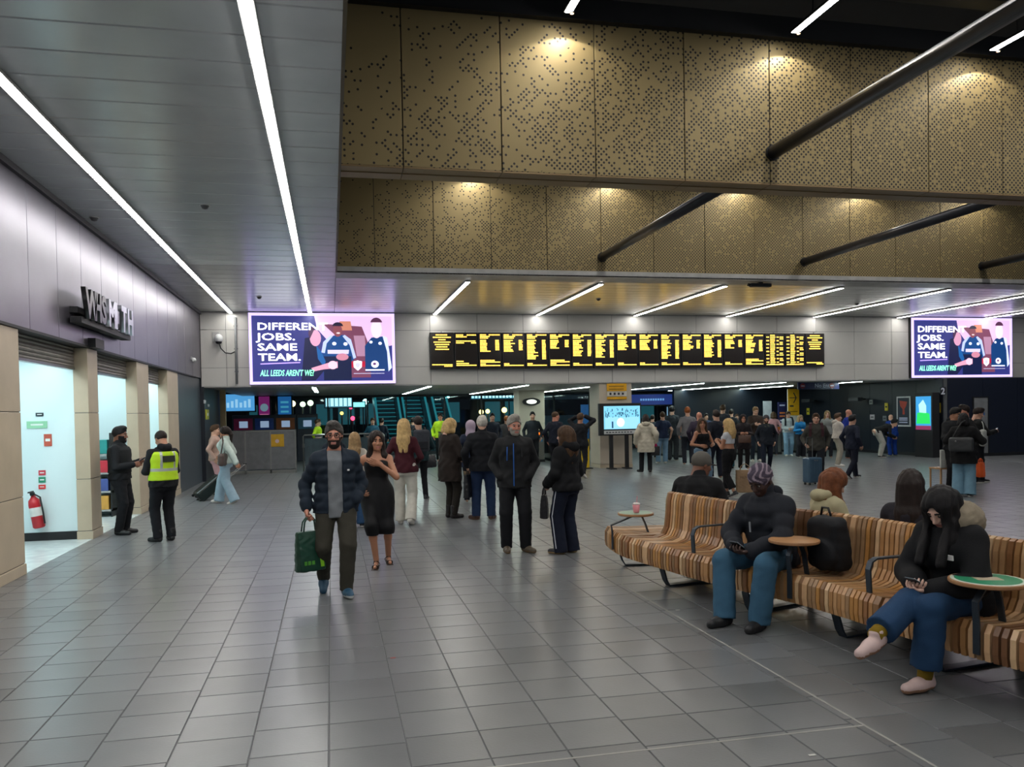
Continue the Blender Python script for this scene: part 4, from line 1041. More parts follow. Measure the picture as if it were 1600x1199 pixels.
# ================================================================== columns, kiosk, signs under the soffit
M_col = mat('cream column cladding', 'b7ac9b', .45, nz=(2, .05))
def column(x0, x1, y0, y1, label, joints=(1.25,)):
    t = thing('column', label, 'column', (x0, y0, 0)); zz = [0.1]+list(joints)+[ZB]
    MB().box((0, 0, 0), (x1-x0, y1-y0, .096)).obj('plinth', M_stone, t)
    for a, c in zip(zz[:-1], zz[1:]): MB().box((.004, .004, a+.003), (x1-x0-.004, y1-y0-.004, c-.003)).obj('cladding', M_col, t, bevel=.006)
    return t
column(7.62, 8.62, YB+.05, YB+1.0, 'cream clad column behind the information kiosk')
column(6.85, 7.85, 30.0, 30.9, 'cream clad column with a round wall light beyond the gates')
p = YP(830, 628, 29.98); t = thing('wall_light', 'round black rimmed light on the far cream column', 'light', (p.x, 29.98, p.z))
MB().tube((0, 0, 0), (0, -.06, 0), .34, n=24).obj('rim', M_black, t); MB().tube((0, -.061, 0), (0, -.066, 0), .2, n=24).obj('lens', emis('pale lamp', (.9, .95, .85), 1.2), t)
for c in t.children: c.scale = (1, 1, .42)
M_yel = mat('yellow sign face', 'd9a21c', .4)
M_print = mat('dark sign print', '23262e', .5)
a, c = YP(948, 598, YB+.04), YP(979, 624, YB+.04)
t = thing('column_sign', 'yellow and white sign high on the kiosk column', 'sign', (a.x, YB+.04, c.z)); W = c.x-a.x; hz = min(a.z, ZB-.03)-c.z
MB().box((0, -.02, hz*.52), (W, 0, hz)).obj('yellow_panel', M_yel, t); MB().box((0, -.02, hz*.2), (W, 0, hz*.5)).obj('white_panel', mat('white sign face', 'c9c6bd', .4), t); MB().box((0, -.02, 0), (W, 0, hz*.16)).obj('yellow_panel', M_yel, t)
for q in range(4): MB().box((W*(.12+.21*q), -.024, hz*.28), (W*(.22+.21*q), -.02, hz*.42)).obj('pictogram', M_print, t)
for z in (.62, .8): MB().box((W*.1, -.024, hz*z), (W*.85, -.02, hz*(z+.05))).obj('print', mat('sign print brown', '7a5a18', .5), t)
# information kiosk
t = thing('information_screen', 'black framed information screen on two posts before the cream column', 'screen', (8.07, 22.38, 0))
MB().box((-.63, -.06, .96), (.63, .08, 1.88)).obj('casing', M_black, t, bevel=.01)
MB().box((-.50, -.066, 1.14), (.59, -.06, 1.80)).obj('display', emis('cyan display', (.22, .62, .80), 1.15), t)
rr = random.Random(2); b = MB()
for q in range(70):
    x = rr.uniform(-.48, .55); z = rr.uniform(1.50, 1.74); h_ = rr.uniform(.02, .07); b.box((x, -.069, z-h_), (x+rr.uniform(.012, .03), -.066, z))
o = b.obj('display_crowd', emis('display dark blue', (.02, .10, .2), 1.0), t); o['kind'] = 'stuff'
b = MB(); b.ell((.0, -.068, 1.33), (.14, .002, .15), 14, 8); b.obj('display_figure', emis('display white', (.75, .95, 1.), 1.3), t); MB().box((-.27, -.07, 1.17), (-.22, -.067, 1.36)).obj('display_figure', emis('display dark blue', (.02, .10, .2), 1.0), t)
MB().box((-.46, -.069, 1.15), (.55, -.0665, 1.48)).obj('display_floor', emis('display pale', (.33, .72, .9), 1.1), t)
MB().box((-.50, -.066, 1.0), (.59, -.06, 1.10)).obj('caption_strip', mat('pale caption strip', 'b9bcbc', .4), t)
for q in range(9): MB().box((-.44+.09*q, -.069, 1.035), (-.38+.09*q, -.066, 1.065)).obj('caption_text', M_print, t)
for x in (-.27, .20):
    MB().box((x-.05, -.03, .03), (x+.05, .05, .96)).obj('post', M_black, t); MB().box((x-.09, -.2, 0), (x+.09, .2, .03)).obj('foot_plate', M_black, t)
t = thing('banner_stand', 'narrow blue over yellow banner left of the kiosk column', 'banner', (7.2, 22.9, 0))
MB().box((-.13, -.02, .03), (.1, .02, .86)).obj('lower_panel', mat('banner yellow', 'd8b511', .5), t); MB().box((-.13, -.02, .86), (.1, .02, 1.86)).obj('upper_panel', mat('banner blue', '2068a8', .5), t); MB().box((-.2, -.15, 0), (.17, .15, .03)).obj('base', M_black, t)

def ticket_gate(x, y, label, col=None, L=1.6, hgt=1.02):
    t = thing('ticket_gate', label, 'gate', (x, y, 0), 0, 'ticket gates')
    MB().box((-.12, 0, .0), (.12, L, .08)).obj('base', M_black, t)
    MB().box((-.11, .02, .08), (.11, L-.02, hgt)).obj('cabinet', M_steel, t, bevel=.02)
    MB().box((-.115, 0, hgt), (.115, L, hgt+.04)).obj('top_cap', M_black, t, bevel=.01)
    MB().box((-.08, -.006, hgt-.16), (.08, .02, hgt-.04)).obj('sign_plate', mat('orange sign', 'c8641c', .4) if col is None else emis('gate sign '+col, lin(col), 1.6), t)
    MB().box((.11, L*.45, .25), (.42, L*.48, .95)).obj('flap', mat('smoked gate glass', '3c4a50', .15), t)
    MB().tube((0, -.012, hgt-.3), (0, .02, hgt-.3), .05).obj('reader', mat('reader blue', '3a7fb0', .3), t)
for px, c, lab in ((498, None, 'behind the bearded man in the dark puffer jacket'), (577, None, 'behind the woman in the black dress'), (640, 'd23a1e', 'behind the blonde woman in maroon'), (700, '20d070', 'behind the brown coat'), (783, None, 'left of the grey bearded man'), (846, 'ff7a1e', 'right of the grey bearded man, first'), (870, 'ff7a1e', 'right of the grey bearded man, second'), (910, '20e060', 'left of the blue and yellow banner'), (1062, None, 'right of the tall man in grey'), (1168, None, 'behind the blonde woman in the white top'), (1217, None, 'left of the man in the white jacket'), (1262, None, 'right of the blue jacket')):
    q = YP(px, 700, 26.6); ticket_gate(q.x, 26.6, 'steel ticket gate '+lab, c)
# steel barrier with yellow notice, left
a, c = ZP(345, 742), ZP(462, 740)
t = thing('steel_barrier', 'grey steel barrier panels with a yellow notice, left under the screen', 'barrier', (a.x, 25.3, 0)); W = c.x-a.x
for q in range(3): MB().box((W*q/3+.01, 0, .12), (W*(q+1)/3-.01, .04, 1.24)).obj('panel', mat('dull steel panel', '77777a', .4, .6), t, bevel=.006)
MB().box((0, -.03, .0), (W, .07, .10)).obj('bottom_rail', M_steel, t); MB().box((0, -.02, 1.24), (W, .06, 1.28)).obj('top_rail', M_steel, t)
for q in range(4): MB().box((W*q/3-.02, -.03, 0), (W*q/3+.02, .07, 1.28)).obj('post', M_steel, t)
a, c = YP(422, 679, 25.28), YP(444, 698, 25.28)
t2 = thing('wall_notice', 'yellow notice with a pale disc on the steel barrier', 'notice', ((a.x+c.x)/2, 25.30, (a.z+c.z)/2)); MB().box((-(c.x-a.x)/2, -.02, -(a.z-c.z)/2), ((c.x-a.x)/2, 0, (a.z-c.z)/2)).obj('board', M_yel, t2); MB().tube((0, -.026, -.02), (0, -.02, -.02), .06).obj('disc', mat('pale disc', 'd9b8c0', .4), t2)
# grab rail barrier
for (xa, xb) in ((474, 560), (560, 600)):
    a, c = YP(xa, 700, 24.8), YP(xb, 700, 24.8)
    t = thing('queue_rail', 'steel tube rail around the gates, %s' % ('behind the bearded man' if xa < 500 else 'right of the bearded man'), 'rail', (a.x, 24.8, 0)); W = c.x-a.x
    MB().path([(0, 0, 0), (0, 0, 1.08), (.04, 0, 1.12), (W-.04, 0, 1.12), (W, 0, 1.08), (W, 0, 0)], .022).obj('rail_tube', M_steel, t, smooth=True)
    MB().box((.04, -.005, .2), (W-.04, .005, 1.02)).obj('infill_panel', mat('smoked gate glass', '3c4a50', .15), t)

# ================================================================== glass facade and the night outside
YG = 34.3
def glass():
    M = bpy.data.materials.new('window glass'); M.use_nodes = True; nt = M.node_tree; N = nt.nodes; L = nt.links; N.clear()
    o = N.new('ShaderNodeOutputMaterial'); mx = N.new('ShaderNodeMixShader'); tr = N.new('ShaderNodeBsdfTransparent'); g = N.new('ShaderNodeBsdfGlossy'); g.inputs['Roughness'].default_value = .03
    tr.inputs[0].default_value = (.78, .88, .90, 1); fr = N.new('ShaderNodeFresnel'); fr.inputs[0].default_value = 1.45
    L.new(fr.outputs[0], mx.inputs[0]); L.new(tr.outputs[0], mx.inputs[1]); L.new(g.outputs[0], mx.inputs[2]); L.new(mx.outputs[0], o.inputs[0]); return M
M_glass = glass()
M_mull = mat('dark mullion', '2b3136', .45, .3)
win = struct(MB().box((-3.3, YG-.06, 0), (18.9, YG+.06, .12)).box((-3.3, YG-.06, ZB-.1), (18.9, YG+.06, ZB+.02)).obj('window_1', M_mull))
nx = 14; xa0 = -3.3; dx = 22.2/nx
for q in range(nx):
    MB().box((xa0+dx*q+.03, YG-.006, .12), (xa0+dx*(q+1)-.03, YG+.006, ZB-.1)).obj('pane', M_glass, win)
for q in range(nx+1): MB().box((xa0+dx*q-.03, YG-.05, .12), (xa0+dx*q+.03, YG+.05, ZB-.1)).obj('mullion', M_mull, win)
struct(MB().box((-30, YG+.3, -.15), (60, 90, -.02)).obj('ground', mat('wet night asphalt', '1c2226', .25)))
struct(MB().box((-30, 62, -.02), (60, 63, 16)).obj('backdrop_far', mat('dark far backdrop', '0b1317', .8)))  # added dark backdrop, keeps the bright world colour out of sight
rr = random.Random(9)
bw_ = thing('far_building', 'added dark backdrop building with made-up teal glowing windows in the night outside', 'building', (12, 61, 0))
MB().box((-28, .2, 0), (26, 1, 15)).obj('facade', mat('dark far backdrop', '0b1317', .8), bw_)
for q in range(34):
    for zz in (1.0, 4.2):
        if rr.random() < .45: continue
        x = -27+1.55*q; MB().box((x, .12, zz), (x+1.15, .2, zz+1.5)).obj('window', emis('added teal glow' if rr.random() < .7 else 'added blue glow', (.02, .10, .12) if rr.random() < .7 else (.02, .05, .11), .8), bw_)  # made-up glowing panes, added to lift the dark view outside
def lampq(px, py, Y, r, col, st, label, nm='street_lamp', post=True):
    p = YP(px, py, Y); t = thing(nm, label, 'lamp', (p.x, p.y, 0 if post else p.z), 0, 'lamps in the night outside'); z = p.z if post else 0
    MB().ell((0, 0, z), (r, r, r), 12, 8).obj('globe', emis('lamp '+label[:14], col, st), t, smooth=True)
    if post: MB().tube((0, 0, -.02), (0, 0, z-r*.9), .06, .04).obj('post', M_mull, t, smooth=True)
    else: MB().tube((0, 0, r*.8), (0, 0, r*1.4), .03).obj('bracket', M_mull, t)
YO = 44
lampq(457, 631, YO, .16, (1, .75, .35), 5, 'amber round lamp outside, leftmost of three behind the bearded man')
lampq(473, 632, YO, .14, (.85, 1, .6), 4, 'greenish round lamp outside, middle of three behind the bearded man')
lampq(485, 630, YO, .15, (.85, 1, .6), 4, 'greenish round lamp outside, rightmost of three behind the bearded man')
lampq(752, 644, YO, .13, (1, .65, .2), 6, 'amber lamp outside, leftmost of three behind the white haired man')
lampq(762, 643, YO, .12, (1, .65, .2), 6, 'amber lamp outside, middle of three behind the white haired man')
lampq(788, 641, YO, .15, (1, .75, .3), 6, 'amber lamp outside, nearest the far cream column')
lampq(1043, 613, YO, .10, (.6, 1, .95), 6, 'small cyan white street lamp above the tall man in grey')
lampq(1058, 624, YO, .13, (.6, 1, .95), 6, 'cyan white street lamp right of the tall man in grey')
lampq(1086, 637, 50, .07, (.8, 1, .95), 5, 'tiny distant lamp beside the ginger haired man')
lampq(1161, 636, YO, .12, (.75, 1, .95), 6, 'small bright lamp left of the floodlight outside')
lampq(1250, 647, YO, .1, (.75, 1, .95), 5, 'small lamp outside low at the right of the window') if False else None
lampq(571, 628, YO, .15, (.5, 1, .95), 5, 'cyan lamp beside the escalator foot')
lampq(534, 646, YO, .09, (1, .55, .1), 5, 'tiny amber light outside right of the bearded man')
lampq(548, 637, YO, .09, (1, .05, .12), 5, 'tiny red light outside, upper of two right of the bearded man')
lampq(551, 654, YO, .12, (1, .05, .12), 5, 'tiny red light outside, lower of two right of the bearded man')
lampq(683, 616, YO, .10, (.4, .95, .9), 4, 'cyan lamp outside left of the backpack wearer')
lampq(700, 620, YO, .08, (.4, .95, .9), 4, 'small cyan lamp outside above the backpack wearer')
p = YP(1175, 634, YO); t = thing('floodlight', 'bright white rectangular floodlight outside over the waiting crowd', 'lamp', (p.x, YO, 0))
MB().box((-.25, -.05, p.z-.16), (1.05, .1, p.z+.18)).obj('lens', emis('flood white', (.75, 1, .95), 7), t); MB().box((.3, .1, -.02), (.42, .2, p.z+.1)).obj('post', M_mull, t)
def lit_sign(xa, ya, xb, yb, Y, col, st, label, cells=0, base=0):
    a, c = YP(xa, ya, Y), YP(xb, yb, Y); W = c.x-a.x; Hh = a.z-c.z
    t = thing('lit_sign', label, 'sign', (a.x, Y, c.z), 0)
    MB().box((-.05, .005, -.05), (W+.05, .12, Hh+.05)).obj('casing', M_black, t); MB().box((0, -.01, 0), (W, .005, Hh)).obj('panel', emis('lit panel '+label[:16], col, st), t)
    for x in (W*.15, W*.85): MB().box((x-.03, .03, -c.z-.02), (x+.03, .09, -.05)).obj('post', M_mull, t)
    return t, W, Hh
t, W, Hh = lit_sign(330, 617, 398, 642, 33.2, (.10, .42, .85), .75, 'wide glowing blue panel at the far left behind the barrier')
for q in range(9): MB().box((W*(.05+.1*q), -.014, Hh*.2), (W*(.11+.1*q), -.01, Hh*(.5+.1*(q % 3)))).obj('panel_print', emis('pale blue print', (.35, .7, 1), .8), t)
t, W, Hh = lit_sign(404, 620, 422, 665, 33.0, (.16, .015, .12), .7, 'tall dark magenta panel with a pale ring beyond the barrier')
MB().tube((W/2, -.02, Hh*.62), (W/2, -.01, Hh*.62), .15, n=18).obj('ring', emis('grey ring', (.12, .2, .25), .9), t); MB().box((W*.1, -.016, Hh*.35), (W*.9, -.01, Hh*.4)).obj('print', emis('magenta print', (.4, .12, .25), .8), t)
t, W, Hh = lit_sign(434, 620, 456, 672, 33.0, (.012, .10, .30), .8, 'tall blue panel right of the magenta panel')
for q in range(6): MB().box((W*.2, -.016, Hh*(.1+.14*q)), (W*.8, -.01, Hh*(.16+.14*q))).obj('print', emis('teal print', (.05, .3, .45), .8), t)
t, W, Hh = lit_sign(508, 622, 550, 636, 42, (.25, .55, .7), .6, 'bright cyan information boards outside above the escalator')
for q in range(6): MB().box((W*(.03+.165*q), -.016, Hh*.1), (W*(.15+.165*q), -.01, Hh*.95)).obj('screen_cell', emis('cyan cell', (.6, .95, 1), 1.7), t)
lit_sign(552, 629, 570, 636, 42, (.35, .95, .95), 1.8, 'small bright cyan panel right of the outside boards')
t, W, Hh = lit_sign(736, 614, 806, 623, 42, (.05, .25, .35), .6, 'row of pale lit letters high outside behind the white haired man')
for q in range(13): MB().box((W*(.01+.077*q), -.016, Hh*.15), (W*(.062+.077*q), -.01, Hh*.9)).obj('letter_cell', emis('cyan cell', (.6, .95, 1), 1.7), t)
t, W, Hh = lit_sign(986, 617, 1056, 632, 33.2, (.012, .03, .16), .9, 'dark blue sign band with pale lettering right of the kiosk')
for q in range(10): MB().box((W*(.2+.055*q), -.016, Hh*.4), (W*(.24+.055*q), -.01, Hh*.6)).obj('print', emis('blue print', (.12, .3, .6), .9), t)
t, W, Hh = lit_sign(1042, 636, 1064, 652, 33.4, (.22, .42, .6), .8, 'pale blue panel behind the tall man in grey')
lit_sign(1168, 602, 1214, 616, 33.4, (.01, .02, .10), .8, 'dark blue hanging panel above the floodlight')
for px, c, lab in ((380, 'a02a5a', 'magenta fronted ticket machine at the far left beyond the barrier'), (413, '2a4a9a', 'blue fronted ticket machine beyond the barrier, second'), (446, 'a0562a', 'orange fronted ticket machine beyond the barrier, third'), (480, '2a6a8a', 'teal fronted ticket machine beyond the barrier, fourth')):
    q = YP(px, 660, 31.5); t = thing('ticket_machine', lab, 'machine', (q.x, 31.5, 0), 0, 'ticket machines beyond the barrier')
    MB().box((-.38, 0, 0), (.38, .5, 1.75)).obj('cabinet', mat('machine cabinet', '232a38', .4), t, bevel=.02); MB().box((-.33, -.01, 1.2), (.33, 0, 1.62)).obj('front_panel', mat('machine panel '+c, c, .4), t); MB().box((-.14, -.016, 1.28), (.16, -.01, 1.52)).obj('display', emis('machine display', (.25, .35, .5), .8), t); MB().box((-.2, -.03, .5), (.2, 0, .65)).obj('tray', M_steel, t)
# escalators outside
M_teal = mat('teal lit steel', '2c6b74', .35, .3); M_tealg = emis('teal emissive edge', (.03, .32, .36), .55)  # handrails and step edges glow teal by emission, no fittings there
def escalator(pxa, pxb, label):
    a = YP(pxa, 672, 39); c = YP(pxb, 672, 39); W = c.x-a.x
    t = thing('escalator', label, 'escalator', (a.x, 38.5, -.02), 0, 'escalators outside'); run = 5.2; rise = 3.4; n = 17
    for q in range(n): MB().box((0, run*q/n, rise*q/n), (W, run*(q+1)/n, rise*(q+1)/n)).obj('step', mat('teal step', '1c4a52', .4), t); MB().box((.02, run*q/n-.012, rise*(q+1)/n-.035), (W-.02, run*q/n, rise*(q+1)/n)).obj('step_edge', M_tealg, t)
    for x in (-.12, W+.02):
        b = MB(); b.add([(x, -.5, 0), (x, run, rise), (x, run, rise+1.0), (x, -.5, 1.0), (x+.1, -.5, 0), (x+.1, run, rise), (x+.1, run, rise+1.), (x+.1, -.5, 1.)], [(0, 1, 2, 3), (7, 6, 5, 4), (0, 4, 5, 1), (1, 5, 6, 2), (2, 6, 7, 3), (3, 7, 4, 0)]); b.obj('balustrade', M_teal, t)
        MB().path([(x+.05, -.5, 1.04), (x+.05, run, rise+1.04)], .05).obj('handrail', M_tealg, t)
escalator(592, 624, 'teal lit escalator outside, left of two behind the blonde woman')
escalator(636, 668, 'teal lit escalator outside, right of two behind the blonde woman')
escalator(684, 702, 'dim escalator outside behind the backpack wearer')
lp = YP(640, 640, 40); ld = bpy.data.lights.new('escalator_glow', 'AREA'); ld.energy = 60; ld.color = (.3, .9, 1); ld.size = 4
lo = link('escalator_glow', ld, None, (lp.x, 38.5, 5.2)); tag(lo, 'teal area light with no fitting above the escalators outside', 'lamp')  # bare area light tinting the escalators teal, it has no lamp body
# coach outside
a = YP(848, 680, 40)
t = thing('coach', 'pale coach with a rounded dark nose and red flash outside behind the gates', 'coach', (a.x, 40, -.02))
b = MB(); secs = [(0, .35, 2.9), (2.4, .35, 2.9), (3.2, .35, 2.8), (3.9, .4, 2.45), (4.4, .45, 1.9), (4.7, .5, 1.3), (4.75, .55, .8)]
vs = []; 
for x, z0, z1 in secs: vs += [(x, 0, z0), (x, 0, z1-.25), (x, .25, z1), (x, 2.2, z1), (x, 2.45, z1-.25), (x, 2.45, z0)]
fs = [(q*6+i, (q+1)*6+i, (q+1)*6+(i+1) % 6, q*6+(i+1) % 6) for q in range(6) for i in range(6)]+[tuple(range(5, -1, -1)), tuple(range(36, 42))]
b.add(vs, fs); b.obj('body', mat('coach paint', '7d8c94', .3), t)
MB().box((.1, -.01, 1.5), (3.3, 0, 2.3)).obj('side_window', M_glassy, t); MB().prism([(0, .7), (2.0, .7), (3.3, 2.2), (3.7, 2.2), (2.5, .5), (0, .5)], (.2, -.02, .2), (1, 0, 0), (0, 0, 1), .01).obj('red_flash', mat('red paint', 'a02234', .3), t)
MB().prism([(3.3, 1.5), (3.3, 2.45), (3.75, 2.3), (4.3, 1.75), (4.55, 1.3)], (0, -.015, .1), (1, 0, 0), (0, 0, 1), .01).obj('cab_window', M_glassy, t)
MB().path([(3.1, -.05, 2.95), (3.9, -.05, 2.6), (4.5, -.05, 2.0), (4.85, -.05, 1.2)], .03).obj('light_line', emis('cyan edge', (.1, .6, .7), .8), t)
for x in (.8, 3.6): MB().tube((x, -.02, .42), (x, .3, .42), .42, n=20).obj('wheel', M_black, t)
MB().box((4.6, .3, .7), (4.8, .7, .9)).obj('headlamp', emis('headlamp', (.8, 1, 1), 3), t)

# ---------------- signs at the right
t = thing('hanging_sign', 'dark blue hanging No Entry sign with two red discs', 'sign', (YP(1247, 603, 24.5).x, 24.5, YP(1247, 609, 24.5).z)); W = YP(1311, 603, 24.5).x-YP(1247, 603, 24.5).x; Hh = YP(1247, 598, 24.5).z-YP(1247, 609, 24.5).z
MB().box((0, 0, 0), (W, .06, Hh)).obj('panel', mat('navy sign face', '1a1d4a', .4), t)
text_mesh('lettering', 'No Entry', .19, mat('white sign print', 'b8bcd8', .5), t, (W*.40, -.006, .06), RX, ext=.002)
for u in (.11, .82): MB().tube((W*u, -.012, Hh/2), (W*u, 0, Hh/2), .09, n=18).obj('red_disc', mat('dark red disc', '7a2630', .4), t); MB().box((W*u-.06, -.016, Hh/2-.015), (W*u+.06, -.012, Hh/2+.015)).obj('disc_bar', mat('white sign print', 'b8bcd8', .5), t)
for u in (.1, .9): MB().tube((W*u, .03, Hh), (W*u, .03, ZB-t.location.z), .012, n=6).obj('hanger', M_black, t)
def board(xa, ya, xb, yb, Y, label, M, nm='sign_board', cat='sign', legs=True):
    a, c = YP(xa, ya, Y), YP(xb, yb, Y); W, Hh = c.x-a.x, a.z-c.z
    t = thing(nm, label, cat, (a.x, Y, 0)); t2 = MB().box((0, 0, c.z), (W, .06, a.z)).obj('panel', M, t, bevel=.005)
    if legs: MB().box((W*.3, .01, 0), (W*.7, .05, c.z)).obj('post', M_black, t)
    return t, W, c.z, Hh
t, W, z0, Hh = board(1231, 608, 1249, 690, 29.0, 'tall yellow sign totem with a black arrow pointing right', mat('white sign face', 'c9c6bd', .4))
MB().box((-.005, -.01, z0+Hh*.50), (W+.005, 0, z0+Hh)).obj('yellow_panel', M_yel, t)
zc = z0+Hh*.83; MB().box((W*.12, -.016, zc-.015), (W*.75, -.01, zc+.015)).obj('arrow', M_print, t); MB().prism([(0, 0), (.05, 0), (.16, .2), (.05, .4), (0, .4), (.11, .2)], (W*.45, -.011, zc-.2), (1, 0, 0), (0, 0, 1), .005).obj('arrow', M_print, t)
text_mesh('lettering', 'Toilets', .1, M_print, t, (W*.2, -.012, z0+Hh*.57), RX, ext=.002) if False else MB().box((W*.15, -.014, z0+Hh*.66), (W*.5, -.01, z0+Hh*.69)).obj('print', M_print, t)
MB().box((W*.1, -.014, z0+Hh*.56), (W*.85, -.01, z0+Hh*.58)).obj('print', mat('sign print brown', '7a5a18', .5), t)
board(1193, 627, 1206, 656, 29.6, 'plain pale board standing left of the yellow totem', mat('pale board', 'a9adb5', .5))
t, W, z0, Hh = board(1216, 629, 1229, 668, 29.4, 'dark blue sign with white and orange print left of the yellow totem', mat('navy sign face', '1a1d4a', .4))
for q, c in ((.85, 'b8bcd8'), (.55, 'c0703a'), (.42, 'c0703a'), (.25, 'b8bcd8'), (.12, 'b8bcd8')): MB().box((W*.15, -.014, z0+Hh*q), (W*.8, -.006, z0+Hh*(q+.06))).obj('print', mat('sign print '+c, c, .5), t)
# on the navy wall (plane X)
XW = 18.82
def wall_item(xa, ya, xb, yb, nm, label, cat, depth=.03):
    a, c = XP(xa, ya, XW), XP(xb, yb, XW)
    t = thing(nm, label, cat, (XW, c.y, c.z)); return t, a.y-c.y, a.z-c.z
def face(t, y0, y1, z0, z1, d0, d1, nm, M): return MB().box((-d1, y0, z0), (-d0, y1, z1)).obj(nm, M, t)
t, W, Hh = wall_item(1402, 620, 1424, 667, 'poster', 'white framed poster with a red glass shape on the navy wall', 'poster')
face(t, 0, W, 0, Hh, 0, .03, 'frame', mat('white poster frame', 'c5c7c9', .4)); face(t, .06, W-.06, .05, Hh-.05, .03, .034, 'poster_sheet', mat('poster navy', '222a3c', .4))
def wprism(t, pts, d, nm, M):
    b = MB(); n = len(pts); vs = [(-d, y, z) for y, z in pts]+[(-d+.004, y, z) for y, z in pts]; b.add(vs, [tuple(range(n)), tuple(range(2*n-1, n-1, -1))]+[(i, n+i, n+(i+1) % n, (i+1) % n) for i in range(n)]); return b.obj(nm, M, t)
wprism(t, [(W*.22, Hh*.82), (W*.78, Hh*.86), (W*.72, Hh*.68), (W*.55, Hh*.58), (W*.55, Hh*.40), (W*.40, Hh*.40), (W*.42, Hh*.58), (W*.30, Hh*.68)], .038, 'poster_shape', mat('poster red', 'b8402c', .4))
for q in (.26, .2, .12): face(t, W*.2, W*.8, Hh*q, Hh*(q+.04), .034, .038, 'print', mat('white sign print', 'b8bcd8', .5))
a, c = XP(1431, 620, XW-.38), XP(1455, 672, XW-.38)
t = thing('digital_totem', 'black digital display totem glowing green and cyan by the navy wall', 'screen', (XW-.32, c.y, 0)); W = a.y-c.y
MB().box((-.06, -.06, 0), (.2, W+.06, a.z+.12)).obj('casing', M_black, t, bevel=.01)
face(t, 0, W, c.z, a.z, .06, .066, 'display', emis('totem cyan', (.04, .35, .75), 1.0))
Hh = a.z-c.z
wprism(t, [(W*.05, c.z+Hh*.18), (W*.95, c.z+Hh*.18), (W*.9, c.z+Hh*.5), (W*.5, c.z+Hh*.55), (W*.1, c.z+Hh*.48)], .07, 'display_shape', emis('totem green', (.02, .75, .12), 1.0))
wprism(t, [(W*.3, c.z+Hh*.5), (W*.75, c.z+Hh*.52), (W*.8, c.z+Hh*.75), (W*.5, c.z+Hh*.9), (W*.3, c.z+Hh*.72)], .073, 'display_shape', emis('totem white', (.5, .9, 1), 1.0))
wprism(t, [(0, c.z), (W, c.z), (W, c.z+Hh*.12), (0, c.z+Hh*.12)], .07, 'display_shape', emis('totem plum', (.25, .03, .10), 1.0))
for (xa, ya, xb, yb, lab, c) in ((1383, 630, 1388, 642, 'small yellow sign left of the framed poster', 'c9b92c'), (1461, 630, 1470, 645, 'small yellow sign right of the digital totem', 'cdb52e'), (1359, 625, 1364, 632, 'small pale fitting high on the navy wall', 'a0a0a0'), (1360, 648, 1367, 656, 'small round pale sign on the navy wall', 'b9b2b8'), (1380, 650, 1386, 658, 'small grey switch plate on the navy wall', '6a6e72'), (1261, 638, 1265, 648, 'small yellow sign beside the yellow totem on the navy wall', 'c9b92c')):
    t, W, Hh = wall_item(xa, ya, xb, yb, 'wall_notice', lab, 'notice'); face(t, 0, W, 0, Hh, 0, .02, 'board', mat('notice '+c, c, .4)); face(t, W*.2, W*.8, Hh*.4, Hh*.6, .02, .024, 'print', M_print)
for (px, py, lab) in ((1276, 626, 'first'), (1352, 624, 'second')):
    p = XP(px, py, XW); t = thing('surveillance_camera', 'dark camera on an arm on the navy wall, %s from the yellow totem' % lab, 'camera', (XW, p.y, p.z))
    MB().tube((0, 0, 0), (-.3, 0, 0), .03).obj('arm', M_black, t); MB().box((-.5, -.28, -.07), (-.28, .28, .06)).obj('camera_body', mat('dark camera plastic', '3a3c40', .4), t, bevel=.02)
YW = YB-.37
a, c = YP(1470, 605, YW), YP(1477, 616, YW); t = thing('number_sign', 'small white number 2 on the deep blue wall', 'sign', (a.x, YW, c.z))
text_mesh('numeral', '2', .28, mat('white sign print bright', 'c8ccd8', .5), t, (0, -.012, 0), RX, bold=.008, ext=.005); MB().box((-.02, -.006, -.02), (.18, 0, .22)).obj('backing', mat('black backing', '0a0c14', .5), t)
a, c = YP(1521, 622, YW), YP(1543, 711, YW)
d = struct(MB().box((a.x, YW-.02, .0), (c.x, YW, a.z)).obj('door_1', mat('grey service door', '77797b', .45)))
MB().box((a.x-.04, YW-.03, 0), (a.x, YW, a.z+.04)).box((c.x, YW-.03, 0), (c.x+.04, YW, a.z+.04)).box((a.x, YW-.03, a.z), (c.x, YW, a.z+.04)).obj('door_frame', M_black, d)
MB().tube((c.x-.1, YW-.05, 1.0), (c.x-.1, YW-.02, 1.0), .03).obj('door_handle', M_steel, d); MB().tube((c.x-.16, YW-.03, 1.35), (c.x-.16, YW-.02, 1.35), .05).obj('door_sign', mat('notice blue', '3a5a8a', .4), d)
# small signs on the left lobby wall
for (px, py, w_, h_, c, lab) in ((323, 648, .22, .26, 'b9b93a', 'yellow safety sign on the dark lobby wall'), (319, 628, .1, .09, 'c0c4c6', 'small white fitting on the dark lobby wall, upper'), (325, 634, .1, .07, 'c0c4c6', 'small white fitting on the dark lobby wall, lower')):
    p = XP(px, py, -3.24); t = thing('wall_notice', lab, 'notice', (-3.24, p.y, p.z)); MB().box((0, -w_, -h_/2), (.03, w_, h_/2)).obj('board', mat('notice '+c, c, .4), t, bevel=.004); MB().box((.03, -w_*.5, -h_*.15), (.033, w_*.5, h_*.15)).obj('print', mat('notice print', 'd9ddd8', .5), t)
p = YP(349, 660, 25.7); t = thing('yellow_post', 'slim cream and yellow post beside the woman in the white jacket', 'post', (p.x, 25.7, 0)); MB().box((-.08, -.08, 0), (.08, .08, ZB)).obj('post', mat('cream post', 'a08a66', .5), t, bevel=.01); MB().box((-.09, -.09, 0), (.09, .09, .05)).obj('foot', M_black, t)

